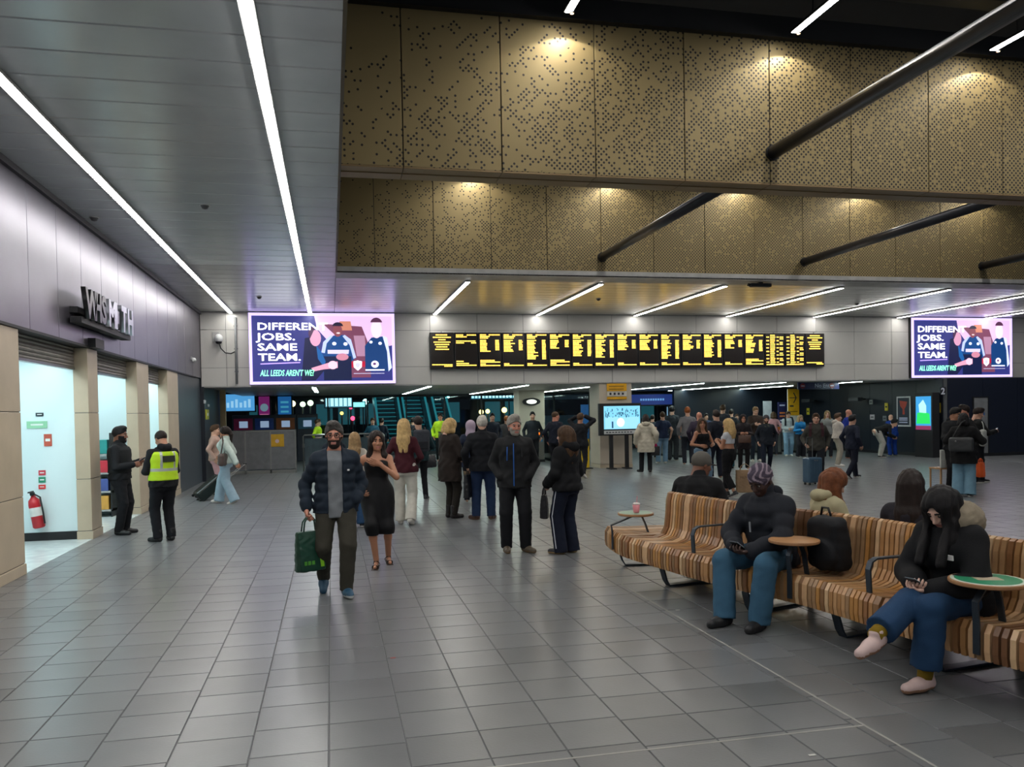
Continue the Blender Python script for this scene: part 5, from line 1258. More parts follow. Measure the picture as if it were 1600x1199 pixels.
# ================================================================== the long slatted bench
CP = [(3.40, 8.42), (3.36, 8.15), (3.34, 7.8), (3.42, 7.3), (3.53, 6.7), (3.68, 6.15), (3.84, 5.7), (3.94, 5.2), (4.0, 4.7), (4.07, 4.25), (4.20, 3.75), (4.40, 3.2), (4.68, 2.65), (5.0, 2.2)]
def spl(pts, n=16):
    out = []
    P_ = [np.array(p) for p in pts]; P_ = [2*P_[0]-P_[1]]+P_+[2*P_[-1]-P_[-2]]
    for i in range(1, len(P_)-2):
        for k in range(n):
            t = k/n; a, b_, c_, d_ = P_[i-1:i+3]; out.append(.5*((2*b_)+(-a+c_)*t+(2*a-5*b_+4*c_-d_)*t*t+(-a+3*b_-3*c_+d_)*t**3))
    out.append(P_[-2]); return np.array(out)
BC = spl(CP); BS = np.concatenate([[0], np.cumsum(np.linalg.norm(np.diff(BC, axis=0), axis=1))])
def bench_at(s):
    x = np.interp(s, BS, BC[:, 0]); y = np.interp(s, BS, BC[:, 1]); e = .05
    tx = np.interp(s+e, BS, BC[:, 0])-np.interp(s-e, BS, BC[:, 0]); ty = np.interp(s+e, BS, BC[:, 1])-np.interp(s-e, BS, BC[:, 1]); a = math.atan2(ty, tx)
    return x, y, a      # tangent angle
def s_of_y(y): return float(np.interp(-y, -BC[:, 1], BS))
bench = thing('slatted_bench', 'long serpentine double sided bench of striped wooden slats at the right', 'bench', (3.9, 5.2, 0))
# slat profile: (v across the bench, z), near side at +v; local frame: x along tangent, v to the right-hand side of travel
half = [(.525, .215), (.535, .27), (.532, .375), (.500, .425), (.36, .412), (.20, .405), (.115, .43), (.075, .50), (.060, .62), (.050, .76), (.030, .835), (.0, .85)]
hin = [(.490, .215), (.500, .27), (.497, .36), (.475, .385), (.36, .375), (.20, .368), (.09, .385), (.042, .47), (.026, .62), (.016, .75), (.008, .80), (.0, .815)]
flat = [(.525, .215), (.535, .27), (.532, .375), (.500, .425), (.36, .415), (.20, .415), (.0, .418)]
fin = [(.490, .215), (.500, .27), (.497, .36), (.475, .385), (.36, .378), (.20, .378), (.0, .380)]
woods = ['b98f63', '8f6440', 'a77b4e', 'c6a077', '6f4c31', '9b7a58', 'b07f45', '83603f', 'caa981']
def slat_mesh(o_, i_, c, th=.033):
    full = o_+[(-v, z) for v, z in o_[-2::-1]]; fi = i_+[(-v, z) for v, z in i_[-2::-1]]; n = len(full); b = MB(); vs = []
    for sx in (-th/2, th/2):
        vs += [(sx, v, z) for v, z in full]+[(sx, v, z) for v, z in fi]
    N2 = 2*n; fs = []
    for q in range(n-1):
        fs += [(q, q+1, N2+q+1, N2+q), (n+q+1, n+q, N2+n+q, N2+n+q+1), (q+1, q, n+q, n+q+1), (N2+q, N2+q+1, N2+n+q+1, N2+n+q)]
    fs += [(0, N2, N2+n, n), (n-1, 2*n-1, N2+2*n-1, N2+n-1)]
    b.add(vs, fs); return b.mesh('slat', mat('bench wood '+c, c, .38, nz=(12, .12), bump=.08, bscale=60))
S_full = [slat_mesh(half, hin, c) for c in woods]; S_flat = [slat_mesh(flat, fin, c) for c in woods]; S_wide = [slat_mesh(half, hin, c, .050) for c in woods]
rr = random.Random(21); s = .02
while s < BS[-1]-.05:
    wide = rr.random() < .12; x, y, a = bench_at(s); q = rr.randrange(9)
    me = (S_flat if s < .62 else S_wide if wide else S_full)[q]
    o = link('slat', me, bench); o.location = (x-3.9, y-5.2, 0); o.rotation_euler = (0, 0, a+PI)
    o.scale = (1, 1, 1); s += .045+(.017 if wide else 0)
def bench_pt(s, v, z):   # v>0 is the near (left) side
    x, y, a = bench_at(s); return Vector((x+v*math.sin(a), y-v*math.cos(a), z))
M_bsteel = mat('blue grey bench steel', '3a434c', .4, .5)
for y in (8.35, 7.35, 6.25, 5.35, 4.5, 3.85, 3.1):
    s = s_of_y(y); x, yy, a = bench_at(s)
    pts = [bench_pt(s, v, z)-Vector((3.9, 5.2, 0)) for v, z in ((.40, .385), (.42, .25), (.36, .06), (.33, .012), (0, .012), (-.33, .012), (-.36, .06), (-.42, .25), (-.40, .385))]
    MB().ribbon(pts, (math.cos(a), math.sin(a), 0), .075, .014).obj('leg_frame', M_bsteel, bench)
    MB().box((-.04, -.42, 0), (.04, .42, .02)).obj('under_rail', M_bsteel, bench, loc=(x-3.9, yy-5.2, .355)).rotation_euler = (0, 0, a)
pts = [bench_pt(s_, 0, .0)-Vector((3.9, 5.2, 0)) for s_ in np.linspace(.1, BS[-1]-.1, 30)]
for v, z in ((.3, .36), (-.3, .36)):
    pts = [bench_pt(s_, v, z)-Vector((3.9, 5.2, 0)) for s_ in np.linspace(.08, BS[-1]-.1, 30)]; MB().path(pts, .02, 6).obj('long_rail', M_bsteel, bench, smooth=True)
for y, v in ((6.75, 1), (4.92, 1), (3.3, 1)):
    s = s_of_y(y); x, yy, a = bench_at(s)
    pts = [bench_pt(s, v_, z)-Vector((3.9, 5.2, 0)) for v_, z in ((.47, .41), (.48, .58), (.46, .63), (.42, .65), (.14, .65), (.08, .62))]
    MB().ribbon(pts, (math.cos(a), math.sin(a), 0), .045, .012).obj('armrest', M_bsteel, bench)
def bench_table(y, v, z, label, M_top, r=.185, rim=None):
    s = s_of_y(y); x, yy, a = bench_at(s); c = bench_pt(s, v, z); o = Vector((3.9, 5.2, 0))
    t = thing('bench_table', label, 'table', c, 0, 'small round tables on the bench'); cc = c
    MB().lathe((0, 0, 0), [(r-.006, -.024), (r, -.018), (r, -.004), (r-.004, 0)], 36).obj('table_top', mat('birch ply edge', 'a07650', .45), t)
    MB().lathe((0, 0, 0), [(r-.012, 0.0002), (r-.014, .0015)], 36).obj('top_sheet', M_top, t)
    for pl in ([(v+.02, z-.03), (.56, z-.12), (.550, .43), (.550, .25)], [(v-.06, z-.03), (v-.10, z-.12), (v-.13, .41)]):
        pts = [bench_pt(s, a_, b_)-cc for a_, b_ in pl]; MB().ribbon(pts, (math.cos(a), math.sin(a), 0), .04, .012).obj('leg', M_bsteel, t)
    MB().box((-.1, -.02, -.034), (.1, .02, -.024)).obj('fixing_plate', M_bsteel, t)
    return t, c
tA, cA = bench_table(7.98, .30, .62, 'round pale green topped table at the far end of the bench', mat('pale green sheet', '97a894', .35))
tB, cB = bench_table(5.68, .50, .69, 'round plain wooden table beside the man in the head scarf', mat('plain birch sheet', 'a87c50', .4))
tC, cC = bench_table(4.12, .45, .67, 'round green table with white rim beside the woman in the parka', mat('white sheet rim', 'c9d2c4', .35), .205)
MB().lathe((0, 0, .0016), [(.172, 0), (.172, .0012)], 36).obj('green_disc', mat('green sheet', '2f8a63', .35), tC)
o = MB().box((-.07, -.045, .003), (.07, .045, .0042)).obj('printed_panel', mat('beige print', 'b3a48c', .5), tC); o.rotation_euler = (0, 0, -.3)
MB().lathe((0, 0, .0016), [(.155, 0), (.155, .001)], 36).obj('green_disc', mat('faded green sheet', '7f9f88', .35), tA)
# plastic cup
t = thing('drinks_cup', 'clear cup of pink drink with a straw on the far bench table', 'cup', (cA.x+.0, cA.y-.02, cA.z+.0035))
MB().lathe((0, 0, 0), [(.028, 0), (.030, .004), (.038, .085)], 20).obj('cup_body', mat('pink drink', 'd9868f', .2), t, smooth=True)
MB().lathe((0, 0, .085), [(.040, 0), (.041, .006), (.034, .012), (.026, .02)], 20).obj('lid', mat('clear lid', 'd3c8c4', .15), t, smooth=True)
MB().tube((0, 0, .06), (.012, 0, .17), .004, n=6).obj('straw', mat('pink straw', 'd98a94', .4), t)
# litter on the floor
for px, py, c, lab in ((1059, 954, 'b9b9b4', 'tiny scrap of white paper on the floor before the bench'), (1269, 1181, 'c9c9c4', 'small white paper scrap on the floor at the bottom of the photo'), (614, 1029, 'a8504a', 'tiny red scrap on the floor in front of the walking man')):
    p = ZP(px, py); o = MB().box((-.018, -.008, .0015), (.018, .008, .004)).obj('paper_scrap', mat('scrap '+c, c, .6), None, loc=(p.x, p.y, 0), bevel=.0005); tag(o, lab, 'litter')
# ================================================================== the people
ST = ((.10, .0, .08, 10, 0), (-.10, .0, .08, -10, 0))
WK1 = ((.09, .24, .085, 4, -4), (-.09, -.26, .13, -2, 32)); WK2 = ((.09, -.26, .13, 2, 32), (-.09, .24, .085, -4, -4))
HANG = ((.24, .04, -.05), (-.24, .04, -.05)); POCK = ((.165, .085, .0), (-.165, .085, .0)); PHONE = ((.09, .27, .22), (-.07, .29, .20)); FOLD = ((-.02, .20, .17), (.02, .22, .14))
EPO = ((1, -.6, -.2), (-1, -.6, -.2)); EPB = ((.6, -1, 0), (-.6, -1, 0))
def jk(col, **k): return dict(dict(kind='jacket', col=col, off=.024), **k)
NAVY, BLK = '171b24', '16171a'
# --- the two walkers and the standing group in the middle
person('puffer_man', 'bearded man in glasses and an open dark puffer jacket walking, green bag in hand', 528, 928, head=(515, 646), turn=176, build=.98, pel=-.02,
       hw=((.27, .04, -.06), (-.175, .10, .0)), ep=EPB, hcurl=(1.2, .8), hands=(1, 0), feet=((.12, -.16, .15, 6, 34), (-.07, .14, .082, -8, -3)), hair=('short', 'greyblack'), beard='dark', glasses=True, skin='ruddy', detail=0, hy=8,
       top=[dict(kind='shirt', col='767a7e', off=.020, hem=-.15, neck=.47, sleeve='none', scoop=.0, fold=.02), jk('1d2733', off=.038, quilt=(.085, .011), hem=-.11, open=.065, arm=.0, collar=.06, hood=.95)],
       bot=dict(col='39372f', knee=.078, ank=.06, rules=None), shoes=dict(col='1d4660', sole='c9ccc8', big=1.05))
person('dress_woman', 'long dark haired woman in a black strapless dress walking, hand on her chest', 592, 884, head=(592, 660), turn=183, sex='f', skin='tan', hair=('long', 'dark', .30), detail=0, build=1.0, pel=-.015,
       hw=((.20, .13, .05), (-.04, .16, .33)), ep=((1, -.7, -.1), (-1, -.3, -.6)), palm=((-1, 0, 0), (0, -1, .2)), hdir=(None, (.9, .1, .35)), hcurl=(.5, .35), feet=((.02, .17, .095, 8, 8), (-.11, -.10, .105, -14, 14)), hy=-14,
       top=[dict(kind='dress', col='0e0f12', off=.010, hem=-.50, neck=.345, sleeve='none', fold=.012, scoop=0, pname='dress', rough=.6)], shoes=None)
person('jeans_girl', 'woman with long light brown hair in blue jeans half hidden behind the bearded man', 557, 824, head=(552, 668), turn=5, sex='f', hair=('long', 'dirty', .34), detail=1, feet=ST,
       top=jk('b3ada2', off=.02), bot=dict(col='24405f', knee=.085, ank=.10), shoes=dict(col='20242c'))
person('blonde_maroon', 'woman with long wavy blonde hair, maroon top and white trousers seen from behind', 634, 820, head=(625, 646), turn=8, sex='f', hair=('long', 'blonde', .36), detail=0, feet=((.09, -.1, .11, 8, 20), (-.09, .1, .08, -8, 0)), hw=((.16, .2, .05), (-.2, .15, .02)),
       top=jk('40161f', off=.024, hem=-.10), bot=dict(col='c9c5ba', knee=.080, ank=.082), shoes=dict(col='cfcac0'))
person('backpack', 'dark haired person in black leggings with a grey backpack seen from behind', 656, 782, head=(655, 646), turn=-15, hair=('short', 'dark'), detail=0, feet=((.13, .02, .08, 30, 0), (-.12, 0, .08, -25, 0)), hw=((.2, .22, .05), (-.2, .22, .05)),
       top=[jk('152e33', off=.026, hem=-.13)], bot=dict(col='15171c', knee=.062, ank=.05), shoes=dict(col='15161a', sole='cfcfcd'))
person('brown_coat', 'person with short blonde hair in a long dark brown coat facing right', 704, 810, head=(706, 645), turn=50, sex='f', hair=('bob', 'blonde'), detail=0, hp=22, feet=((.07, .02, .08, 6, 0), (-.09, .05, .08, -6, 0)), hw=((.15, .25, .02), (-.14, .27, .05)), hcurl=(1.1, 1.1),
       top=dict(kind='coat', col='2a2320', off=.040, hem=-.30, arm=.006, flare=.01, collar=.05), bot=dict(col='2b2723', knee=.07, ank=.055), shoes=dict(col='1d1618', sole='1a1416', boot=.10))
person('white_hair', 'white haired man in a black quilted jacket and blue jeans seen from behind', 756, 812, head=(748, 644), turn=2, build=1.08, hair=('short', 'white'), detail=0, feet=((.12, .02, .08, 18, 0), (-.12, 0, .08, -40, 0)), hw=((.18, .2, .1), (-.25, .02, -.05)), hcurl=(1., 1.3),
       top=jk('14161b', off=.036, quilt=(.11, .006), hem=-.13, collar=.05), bot=dict(col='1b2b47', knee=.082, ank=.068), shoes=dict(col='40281f', sole='6a5040'))
person('lilac_scarf', 'person in a lilac headscarf half hidden between the brown coat and the white haired man', loc=YP(737, 800, 15.0)*1.0 if False else (YP(736, 700, 15.2).x, 15.2, 0), height=1.62, turn=10, sex='f', hair=('hood', 'b09fb0'), detail=1, top=jk('1a2236', off=.03, hem=-.2), bot=dict(col='1a1a20'), shoes=dict())
person('grey_beard', 'grey bearded older man in a black jacket with blue zips, hands in pockets', 806, 862, head=(810, 640), turn=178, build=.99, hair=('short', 'grey'), beard='grey', skin='ruddy', detail=0, hy=-16, hp=6,
       hw=POCK, ep=((.7, -1, 0), (-.7, -1, 0)), hands=(0, 0), feet=((.11, .0, .08, -4, 0), (-.12, .03, .08, -35, 0)),
       top=[jk('1d1e20', off=.034, hem=-.13, collar=.05, pname='jacket', mats=None)], bot=dict(col='17181c', knee=.082, ank=.068), shoes=dict(col='4f4436', sole='6b563c'))
person('black_puffer_girl', 'young woman with long light brown hair in a black puffer jacket and striped track pants', 888, 865, head=(886, 655), turn=-50, sex='f', hair=('long', 'brown', .33), skin='pale', detail=0, hp=2, hy=-10, hw=((.13, .2, .02), (-.16, .20, -.02)), hcurl=(1., 1.),
       feet=((.09, .0, .08, 4, 0), (-.10, .04, .08, -12, 0)), top=jk('121316', off=.042, quilt=(.12, .009), hem=-.10, arm=.012, collar=.05, hood=1.1), bot=dict(col='141a2a', knee=.085, ank=.085, hemcut=.06), shoes=dict(col='1c1a20', sole='a08560'))
# --- left side
person('security', 'security man in black with a beard standing at the second shop opening', 190, 835, head=(192, 660), turn=110, build=1.05, hair=('short', 'black'), beard='black', skin='brown', detail=0, hp=4, hw=((.10, .24, .16), (-.08, .27, .20)), hcurl=(.8, .8), feet=((.10, .0, .08, 8, 0), (-.10, .02, .08, -12, 0)),
       top=[jk('17191d', off=.026, hem=-.06, collar=.03), dict(kind='vest', col='1c1e20', off=.045, hem=.04, neck=.43, sleeve='none', fold=0)], bot=dict(col='17181c', knee=.074, ank=.062), shoes=dict(col='111214', sole='111214'))
hv = [cloth('hi vis yellow', 'b8dc28', .6), mat('reflective tape', 'b9bdb4', .25, .3)]
person('hivis', 'officer in black with a hi-vis yellow vest standing near the shopfront', 258, 846, head=(253, 665), turn=-28, build=1.08, hair=('crop', 'dark'), skin='tan', detail=0, hp=24, hw=((.08, .24, .12), (-.12, .26, .12)), hcurl=(.8, .8), feet=((.10, .0, .08, 12, 0), (-.09, .03, .08, -20, 0)),
       top=[jk('15161a', off=.026, hem=-.10, hood=.9), dict(kind='vest', col='b8dc28', off=.048, hem=.0, neck=.42, sleeve='none', fold=0, mats=hv, rules=[(lambda c: (c[:, 2] > .13) & (c[:, 2] < .175), 1), (lambda c: (np.abs(np.abs(c[:, 0])-.10) < .018) & (c[:, 2] > .17), 1)])],
       bot=dict(col='14151a', knee=.076, ank=.064), shoes=dict(col='111214', sole='111214', boot=.08))
person('white_jacket', 'woman with dark ponytail, white jacket and pale jeans near the lobby wall', 355, 787, head=(354, 660), turn=-70, sex='f', hair=('pony', 'dark', .32), skin='tan', detail=1, hw=((.2, .16, .08), (-.20, -.28, -.05)), ep=EPB, feet=((.09, .2, .085, 4, 0), (-.09, -.18, .10, -4, 20)), hcurl=(1, 1.2),
       top=jk('b9c6bf', off=.036, hem=-.06, arm=.01, collar=.03), bot=dict(col='8fa6b4', knee=.09, ank=.105, hemcut=.05), shoes=dict(col='cfcac0'))
person('left_hidden', 'person in pink trousers half hidden behind the woman in the white jacket', loc=(YP(338, 780, 18.7).x, 18.7, 0), height=1.58, turn=100, hair=('short', 'brown'), detail=2, top=jk('a98d80'), bot=dict(col='b98f92'), shoes=dict(col='1a1a1c', boot=.05))
# --- behind the middle group
person('navy_back', 'bearded man in navy seen from behind left of the kiosk column', loc=(YP(868, 700, 21.5).x, 21.5, 0), head=None, height=1.74, turn=25, hair=('crop', 'brown'), skin='ruddy', detail=1, hy=40, top=jk('161b28', off=.024), bot=dict(col='14161c'), shoes=dict())
person('raised_arms', 'person with both hands raised to the head, stepping, by the blue and yellow banner', loc=(YP(908, 740, 19.8).x, 19.8, 0), height=1.68, turn=15, hair=('short', 'brown'), skin='tan', detail=1, hw=((.10, .10, .66), (-.10, .10, .66)), ep=((1, .3, -.3), (-1, .3, -.3)), feet=((.14, -.28, .14, 20, 30), (-.08, .22, .08, 0, 0)), top=jk('14161b', off=.03), bot=dict(col='16171b', knee=.062, ank=.05), shoes=dict(col='cfccc6'))
person('white_coat', 'person in a knee length white puffer coat seen from behind right of the kiosk', 1010, 738, head=(1008, 643), turn=-3, sex='f', hair=('bob', 'dark'), detail=1, feet=((.10, .0, .08, 10, 0), (-.13, .08, .08, -40, 0)), hw=((.27, .03, -.04), (-.28, .02, -.08)),
       top=dict(kind='coat', col='b9b2a0', off=.055, hem=-.34, arm=.012, quilt=(.10, .007), flare=.01, hood=1.1, collar=.04), bot=dict(col='15171b', knee=.072, ank=.064), shoes=dict(col='141416', sole='141416'))
person('grey_tall', 'tall man in a dark grey short sleeved shirt and grey trousers seen from behind', 1051, 720, head=(1046, 632), turn=12, build=1.05, hair=('short', 'black'), detail=1, feet=((.10, 0, .08, 8, 0), (-.10, .02, .08, -30, 0)), top=dict(kind='shirt', col='2e3238', off=.022, hem=-.12, sleeve='short'), bot=dict(col='2c2f33', knee=.082, ank=.075), shoes=dict(col='16161a'))
person('blue_jeans_back', 'person in a navy shirt and light jeans left of the tall man in grey', loc=(YP(1036, 700, 24.0).x, 24.0, 0), height=1.66, turn=-10, hair=('short', 'brown'), detail=2, feet=((.08, .05, .08, 8, 0), (-.16, .02, .08, -8, 0)), top=dict(kind='shirt', col='1e2a44', off=.022, hem=-.1, sleeve='short'), bot=dict(col='6f8ea8', knee=.08, ank=.075), shoes=dict(col='b9b4aa'))
person('ginger', 'ginger haired man in a grey sweater seen from behind', loc=(YP(1075, 700, 23.0).x, 23.0, 0), height=1.80, turn=-8, hair=('short', 'ginger'), detail=1, top=jk('6b6a6c', off=.024), bot=dict(col='20242c'), shoes=dict())
person('bald_pink', 'bald man in a purple jacket seen from behind among the waiting crowd', loc=(YP(1093, 700, 20.8).x, 20.8, 0), height=1.66, turn=5, build=1.1, hair=('bald', 'grey'), skin='ruddy', detail=1, top=jk('2b2434', off=.035, hem=-.12), bot=dict(col='1a1c24'), shoes=dict())
person('dark_jacket_a', 'tall dark haired man in a dark jacket behind the blonde woman in the white top', loc=(YP(1120, 700, 18.2).x, 18.2, 0), height=1.70, turn=-30, hair=('short', 'dark'), detail=1, feet=((.10, .0, .08, 8, 0), (-.14, .04, .08, -8, 0)), top=jk('161a25', off=.03, hem=-.12), bot=dict(col='171a26', knee=.075, ank=.065), shoes=dict())
person('dark_jacket_b', 'very tall dark haired person at the back of the crowd beside the first dark jacket', loc=(YP(1130, 700, 24.5).x, 24.5, 0), height=1.86, turn=20, hair=('short', 'brown'), detail=2, top=jk('22242c', off=.03), bot=dict(col='1a1c20'), shoes=dict())
person('tank_girl', 'woman in a black strappy top looking left with a surprised open mouth', loc=(YP(1098, 740, 15.4).x, 15.4, 0), head=None, height=1.57, turn=150, sex='f', hair=('long', 'brown', .28), skin='tan', detail=0, hy=22, hw=((.16, .24, .12), (-.12, .24, .14)), hcurl=(.8, .8),
       top=dict(kind='top', col='101114', off=.010, hem=-.02, neck=.36, sleeve='none', fold=.0), bot=dict(col='6c869c', knee=.085, ank=.095), shoes=dict(col='cfcac0'))
person('crop_top', 'blonde woman in a white cropped top and black trousers seen from the side', 1140, 777, head=(1132, 648), turn=-62, sex='f', hair=('long', 'blonde', .26), skin='tan', detail=0, hw=((.10, .24, .24), (-.02, .26, .24)), ep=((.8, -1, -.5), (-.6, -.8, -.6)), hcurl=(.9, .9), feet=((.08, .10, .08, 0, 0), (-.09, -.16, .11, 0, 22)), hp=2,
       top=dict(kind='top', col='c4c6ca', off=.014, hem=.20, neck=.46, sleeve='cap', scoop=.06), bot=dict(col='111114', knee=.075, ank=.078, short=.78), shoes=dict(col='1a1a1c'))
person('scarf_woman', 'woman in a dark headscarf holding a brown bag near the ticket gates', loc=(YP(1162, 720, 20.6).x, 20.6, 0), height=1.58, turn=172, sex='f', hair=('hood', '1c1718'), skin='tan', detail=1, hw=((.12, .22, .16), (-.10, .22, .16)), top=jk('221d20', off=.04, hem=-.3, kind='coat'), bot=dict(col='1a1719'), shoes=dict())
person('blond_youth', 'fair haired young man in a brown sweater looking down at a phone by the gates', loc=(YP(1181, 721, 23.4).x, 23.4, 0), height=1.78, turn=165, hair=('short', 'dirty'), skin='fair', detail=1, hp=15, hw=PHONE, hcurl=(.9, .9), top=jk('3a2e28', off=.024), bot=dict(col='1b2530', knee=.075, ank=.06), shoes=dict(col='c9c4ba'))
person('navy_walker_mid', 'man in dark cap, navy jacket and green scarf walking towards the viewer', 1198, 737, head=(1197, 644), turn=176, hair=('beanie', '3c3c42'), skin='fair', detail=1, beard='brown', hw=((.24, .1, -.03), (-.24, -.02, -.03)), feet=WK1, pel=-.02, top=[jk('171d26', off=.032, hem=-.12), dict(kind='scarf', col='3a3f34', off=.03, hem=.38, neck=.49, sleeve='none', fold=0, pname='scarf')], bot=dict(col='141c2a', knee=.068, ank=.056), shoes=dict(col='141414'))
person('pink_behind', 'dark haired person in a pink top with a yellow bag behind the white jacket', loc=(YP(1209, 700, 26).x, 26.0, 0), height=1.6, turn=-20, sex='f', hair=('bob', 'brown'), detail=2, top=jk('b9878c', off=.024), bot=dict(col='2a2c34'), shoes=dict())
person('white_jacket_man', 'young man in a white jacket and light blue jeans with backpack straps facing the viewer', 1232, 713, head=(1229, 640), turn=165, hair=('short', 'brown'), skin='fair', detail=1, hp=12, hw=((.05, .22, .10), (-.05, .22, .10)), hcurl=(.9, .9), feet=((.1, .06, .08, 6, 0), (-.1, -.08, .09, -6, 10)), top=jk('a9b0b4', off=.03, hem=-.04), bot=dict(col='7f9fb8', knee=.082, ank=.078), shoes=dict(col='cfccc6'))
person('blue_jacket_woman', 'blonde woman in a bright blue jacket and dark wide trousers beside the yellow totem', 1251, 715, head=(1250, 645), turn=150, sex='f', hair=('long', 'dirty', .25), skin='fair', detail=1, hw=((.10, .22, .14), (-.10, .22, .10)), hcurl=(.9, .9), top=jk('1b6fa8', off=.034, hem=-.02), bot=dict(col='23242a', knee=.09, ank=.095), shoes=dict(col='201c1c'))
person('suitcase_man', 'young man with curly brown hair in an olive sweater walking with a blue suitcase', 1276, 755, head=(1280, 641), turn=178, build=1.04, hair=('short', 'brown'), skin='fair', detail=0, hw=((.24, .12, .03), (-.24, -.02, -.02)), hcurl=(1.3, .8), feet=WK2, pel=-.02, top=[jk('3b3a35', off=.030, hem=-.12, collar=.02)], bot=dict(col='161920', knee=.072, ank=.06), shoes=dict(col='1b1b1e'))
person('blonde_right', 'woman with long blonde hair in a grey top behind the man in the olive sweater', loc=(YP(1293, 700, 24.0).x, 24.0, 0), height=1.62, turn=172, sex='f', hair=('long', 'dirty', .28), detail=2, top=jk('8a8a88', off=.022), bot=dict(col='23242a'), shoes=dict())
person('white_puffer_right', 'woman in a white puffer jacket facing right behind the man in navy', loc=(YP(1309, 720, 20.5).x, 20.5, 0), height=1.56, turn=80, sex='f', hair=('short', 'brown'), skin='fair', detail=1, hw=((.05, .25, .02), (-.05, .25, .02)), top=jk('b5aea6', off=.05, quilt=(.11, .008), hem=-.05, arm=.012, hood=1.), bot=dict(col='9a9488', knee=.07, ank=.06), shoes=dict(col='cfccc6'))
person('navy_walker', 'dark haired person in navy walking away to the left of the long navy wall', 1332, 748, head=(1327, 645), turn=45, hair=('short', 'black'), skin='fair', detail=1, feet=((.09, -.24, .13, 4, 34), (-.09, .2, .08, 0, 0)), hw=((.24, .06, -.04), (-.24, .04, -.04)), top=jk('1a2030', off=.028, hem=-.14), bot=dict(col='151826', knee=.075, ank=.062), shoes=dict(col='131316'))
person('bald_blue', 'bald man in a bright blue and white top behind the person in navy', loc=(YP(1326, 700, 23.2).x, 23.2, 0), height=1.64, turn=60, hair=('bald', 'grey'), skin='ruddy', detail=1, top=jk('1d2f8a', off=.026), bot=dict(col='14161c'), shoes=dict())
person('bending', 'person in pale grey trousers and a black top bending forward by the navy wall', 1374, 715, height=1.66, turn=75, sex='f', hair=('short', 'black'), detail=1, lean=68, pel=-.03, pely=-.06, hw=((.12, .38, .40), (-.12, .38, .40)), ep=((.5, 1, -.5), (-.5, 1, -.5)), hp=-10, feet=((.12, .0, .08, 10, 0), (-.12, .05, .08, -14, 0)), top=jk('131416', off=.026, hem=-.05), bot=dict(col='a5a49c', knee=.078, ank=.066), shoes=dict(col='1a1a1c'))
bl = [cloth('royal blue overalls', '173a8c', .7), mat('white overall print', 'b8c4dc', .5)]
person('overalls', 'worker in royal blue overalls with white lettering on the back leaning by the poster', 1395, 713, head=(1396, 645), turn=-25, hair=('bald', 'grey'), skin='fair', detail=1, lean=12, hp=15, build=1.05, hw=((.12, .28, .0), (-.12, .3, .0)),
       top=jk('173a8c', off=.030, hem=-.14, mats=bl, rules=[(lambda c: (c[:, 1] < -.05) & (np.abs(c[:, 0]) < .11) & (np.abs(c[:, 2]-.36) < .022) & (np.sin(c[:, 0]*190) > -.5), 1), (lambda c: (c[:, 1] < -.05) & (np.abs(c[:, 0]) < .08) & (np.abs(c[:, 2]-.29) < .015) & (np.sin(c[:, 0]*190) > -.5), 1)]), bot=dict(col='173a8c', knee=.082, ank=.072), shoes=dict(col='141620'))
# --- the group on the right
person('black_coat', 'dark haired woman in long black coat and pale jeans with grey shoulder bag', 1506, 776, head=(1512, 639), turn=5, sex='f', hair=('bob', 'black'), detail=0, build=1.05, hw=((.16, .24, .22), (-.14, .26, .22)), feet=((.10, 0, .08, 8, 0), (-.10, 0, .08, -8, 0)), top=dict(kind='coat', col='121214', off=.045, hem=-.26, arm=.01, flare=.01, collar=.04), bot=dict(col='6c8fa2', knee=.100, ank=.112, hemcut=.04), shoes=dict(col='1a1a1c'))
person('left_of_coat', 'dark haired man in a charcoal hooded jacket holding a phone, left of the black coat', loc=(YP(1491, 760, 13.7).x, 13.7, 0), height=1.68, turn=150, hair=('short', 'black'), skin='tan', detail=1, hy=-30, hp=15, hw=PHONE, hcurl=(.9, .9), top=jk('1d1f22', off=.034, hood=1.), bot=dict(col='1a1a1d'), shoes=dict())
person('middle_of_three', 'reddish haired person just behind the black coat looking left', loc=(YP(1508, 760, 14.4).x, 14.4, 0), height=1.72, turn=-120, hair=('short', 'dark'), skin='ruddy', detail=1, top=jk('1a1a1c', off=.03), bot=dict(col='16161a'), shoes=dict())
person('tote_person', 'person in black holding a phone out with a white tote bag on the arm', loc=(YP(1527, 752, 14.9).x, 14.9, 0), height=1.66, turn=70, hair=('short', 'dark'), skin='fair', detail=1, hp=16, hw=((.10, .33, .22), (-.07, .25, .18)), hcurl=(.9, .9), feet=((.1, -.08, .08, 8, 0), (-.1, .12, .08, -8, 0)), top=jk('161718', off=.034), bot=dict(col='14151a', knee=.075, ank=.065), shoes=dict(col='131316'))
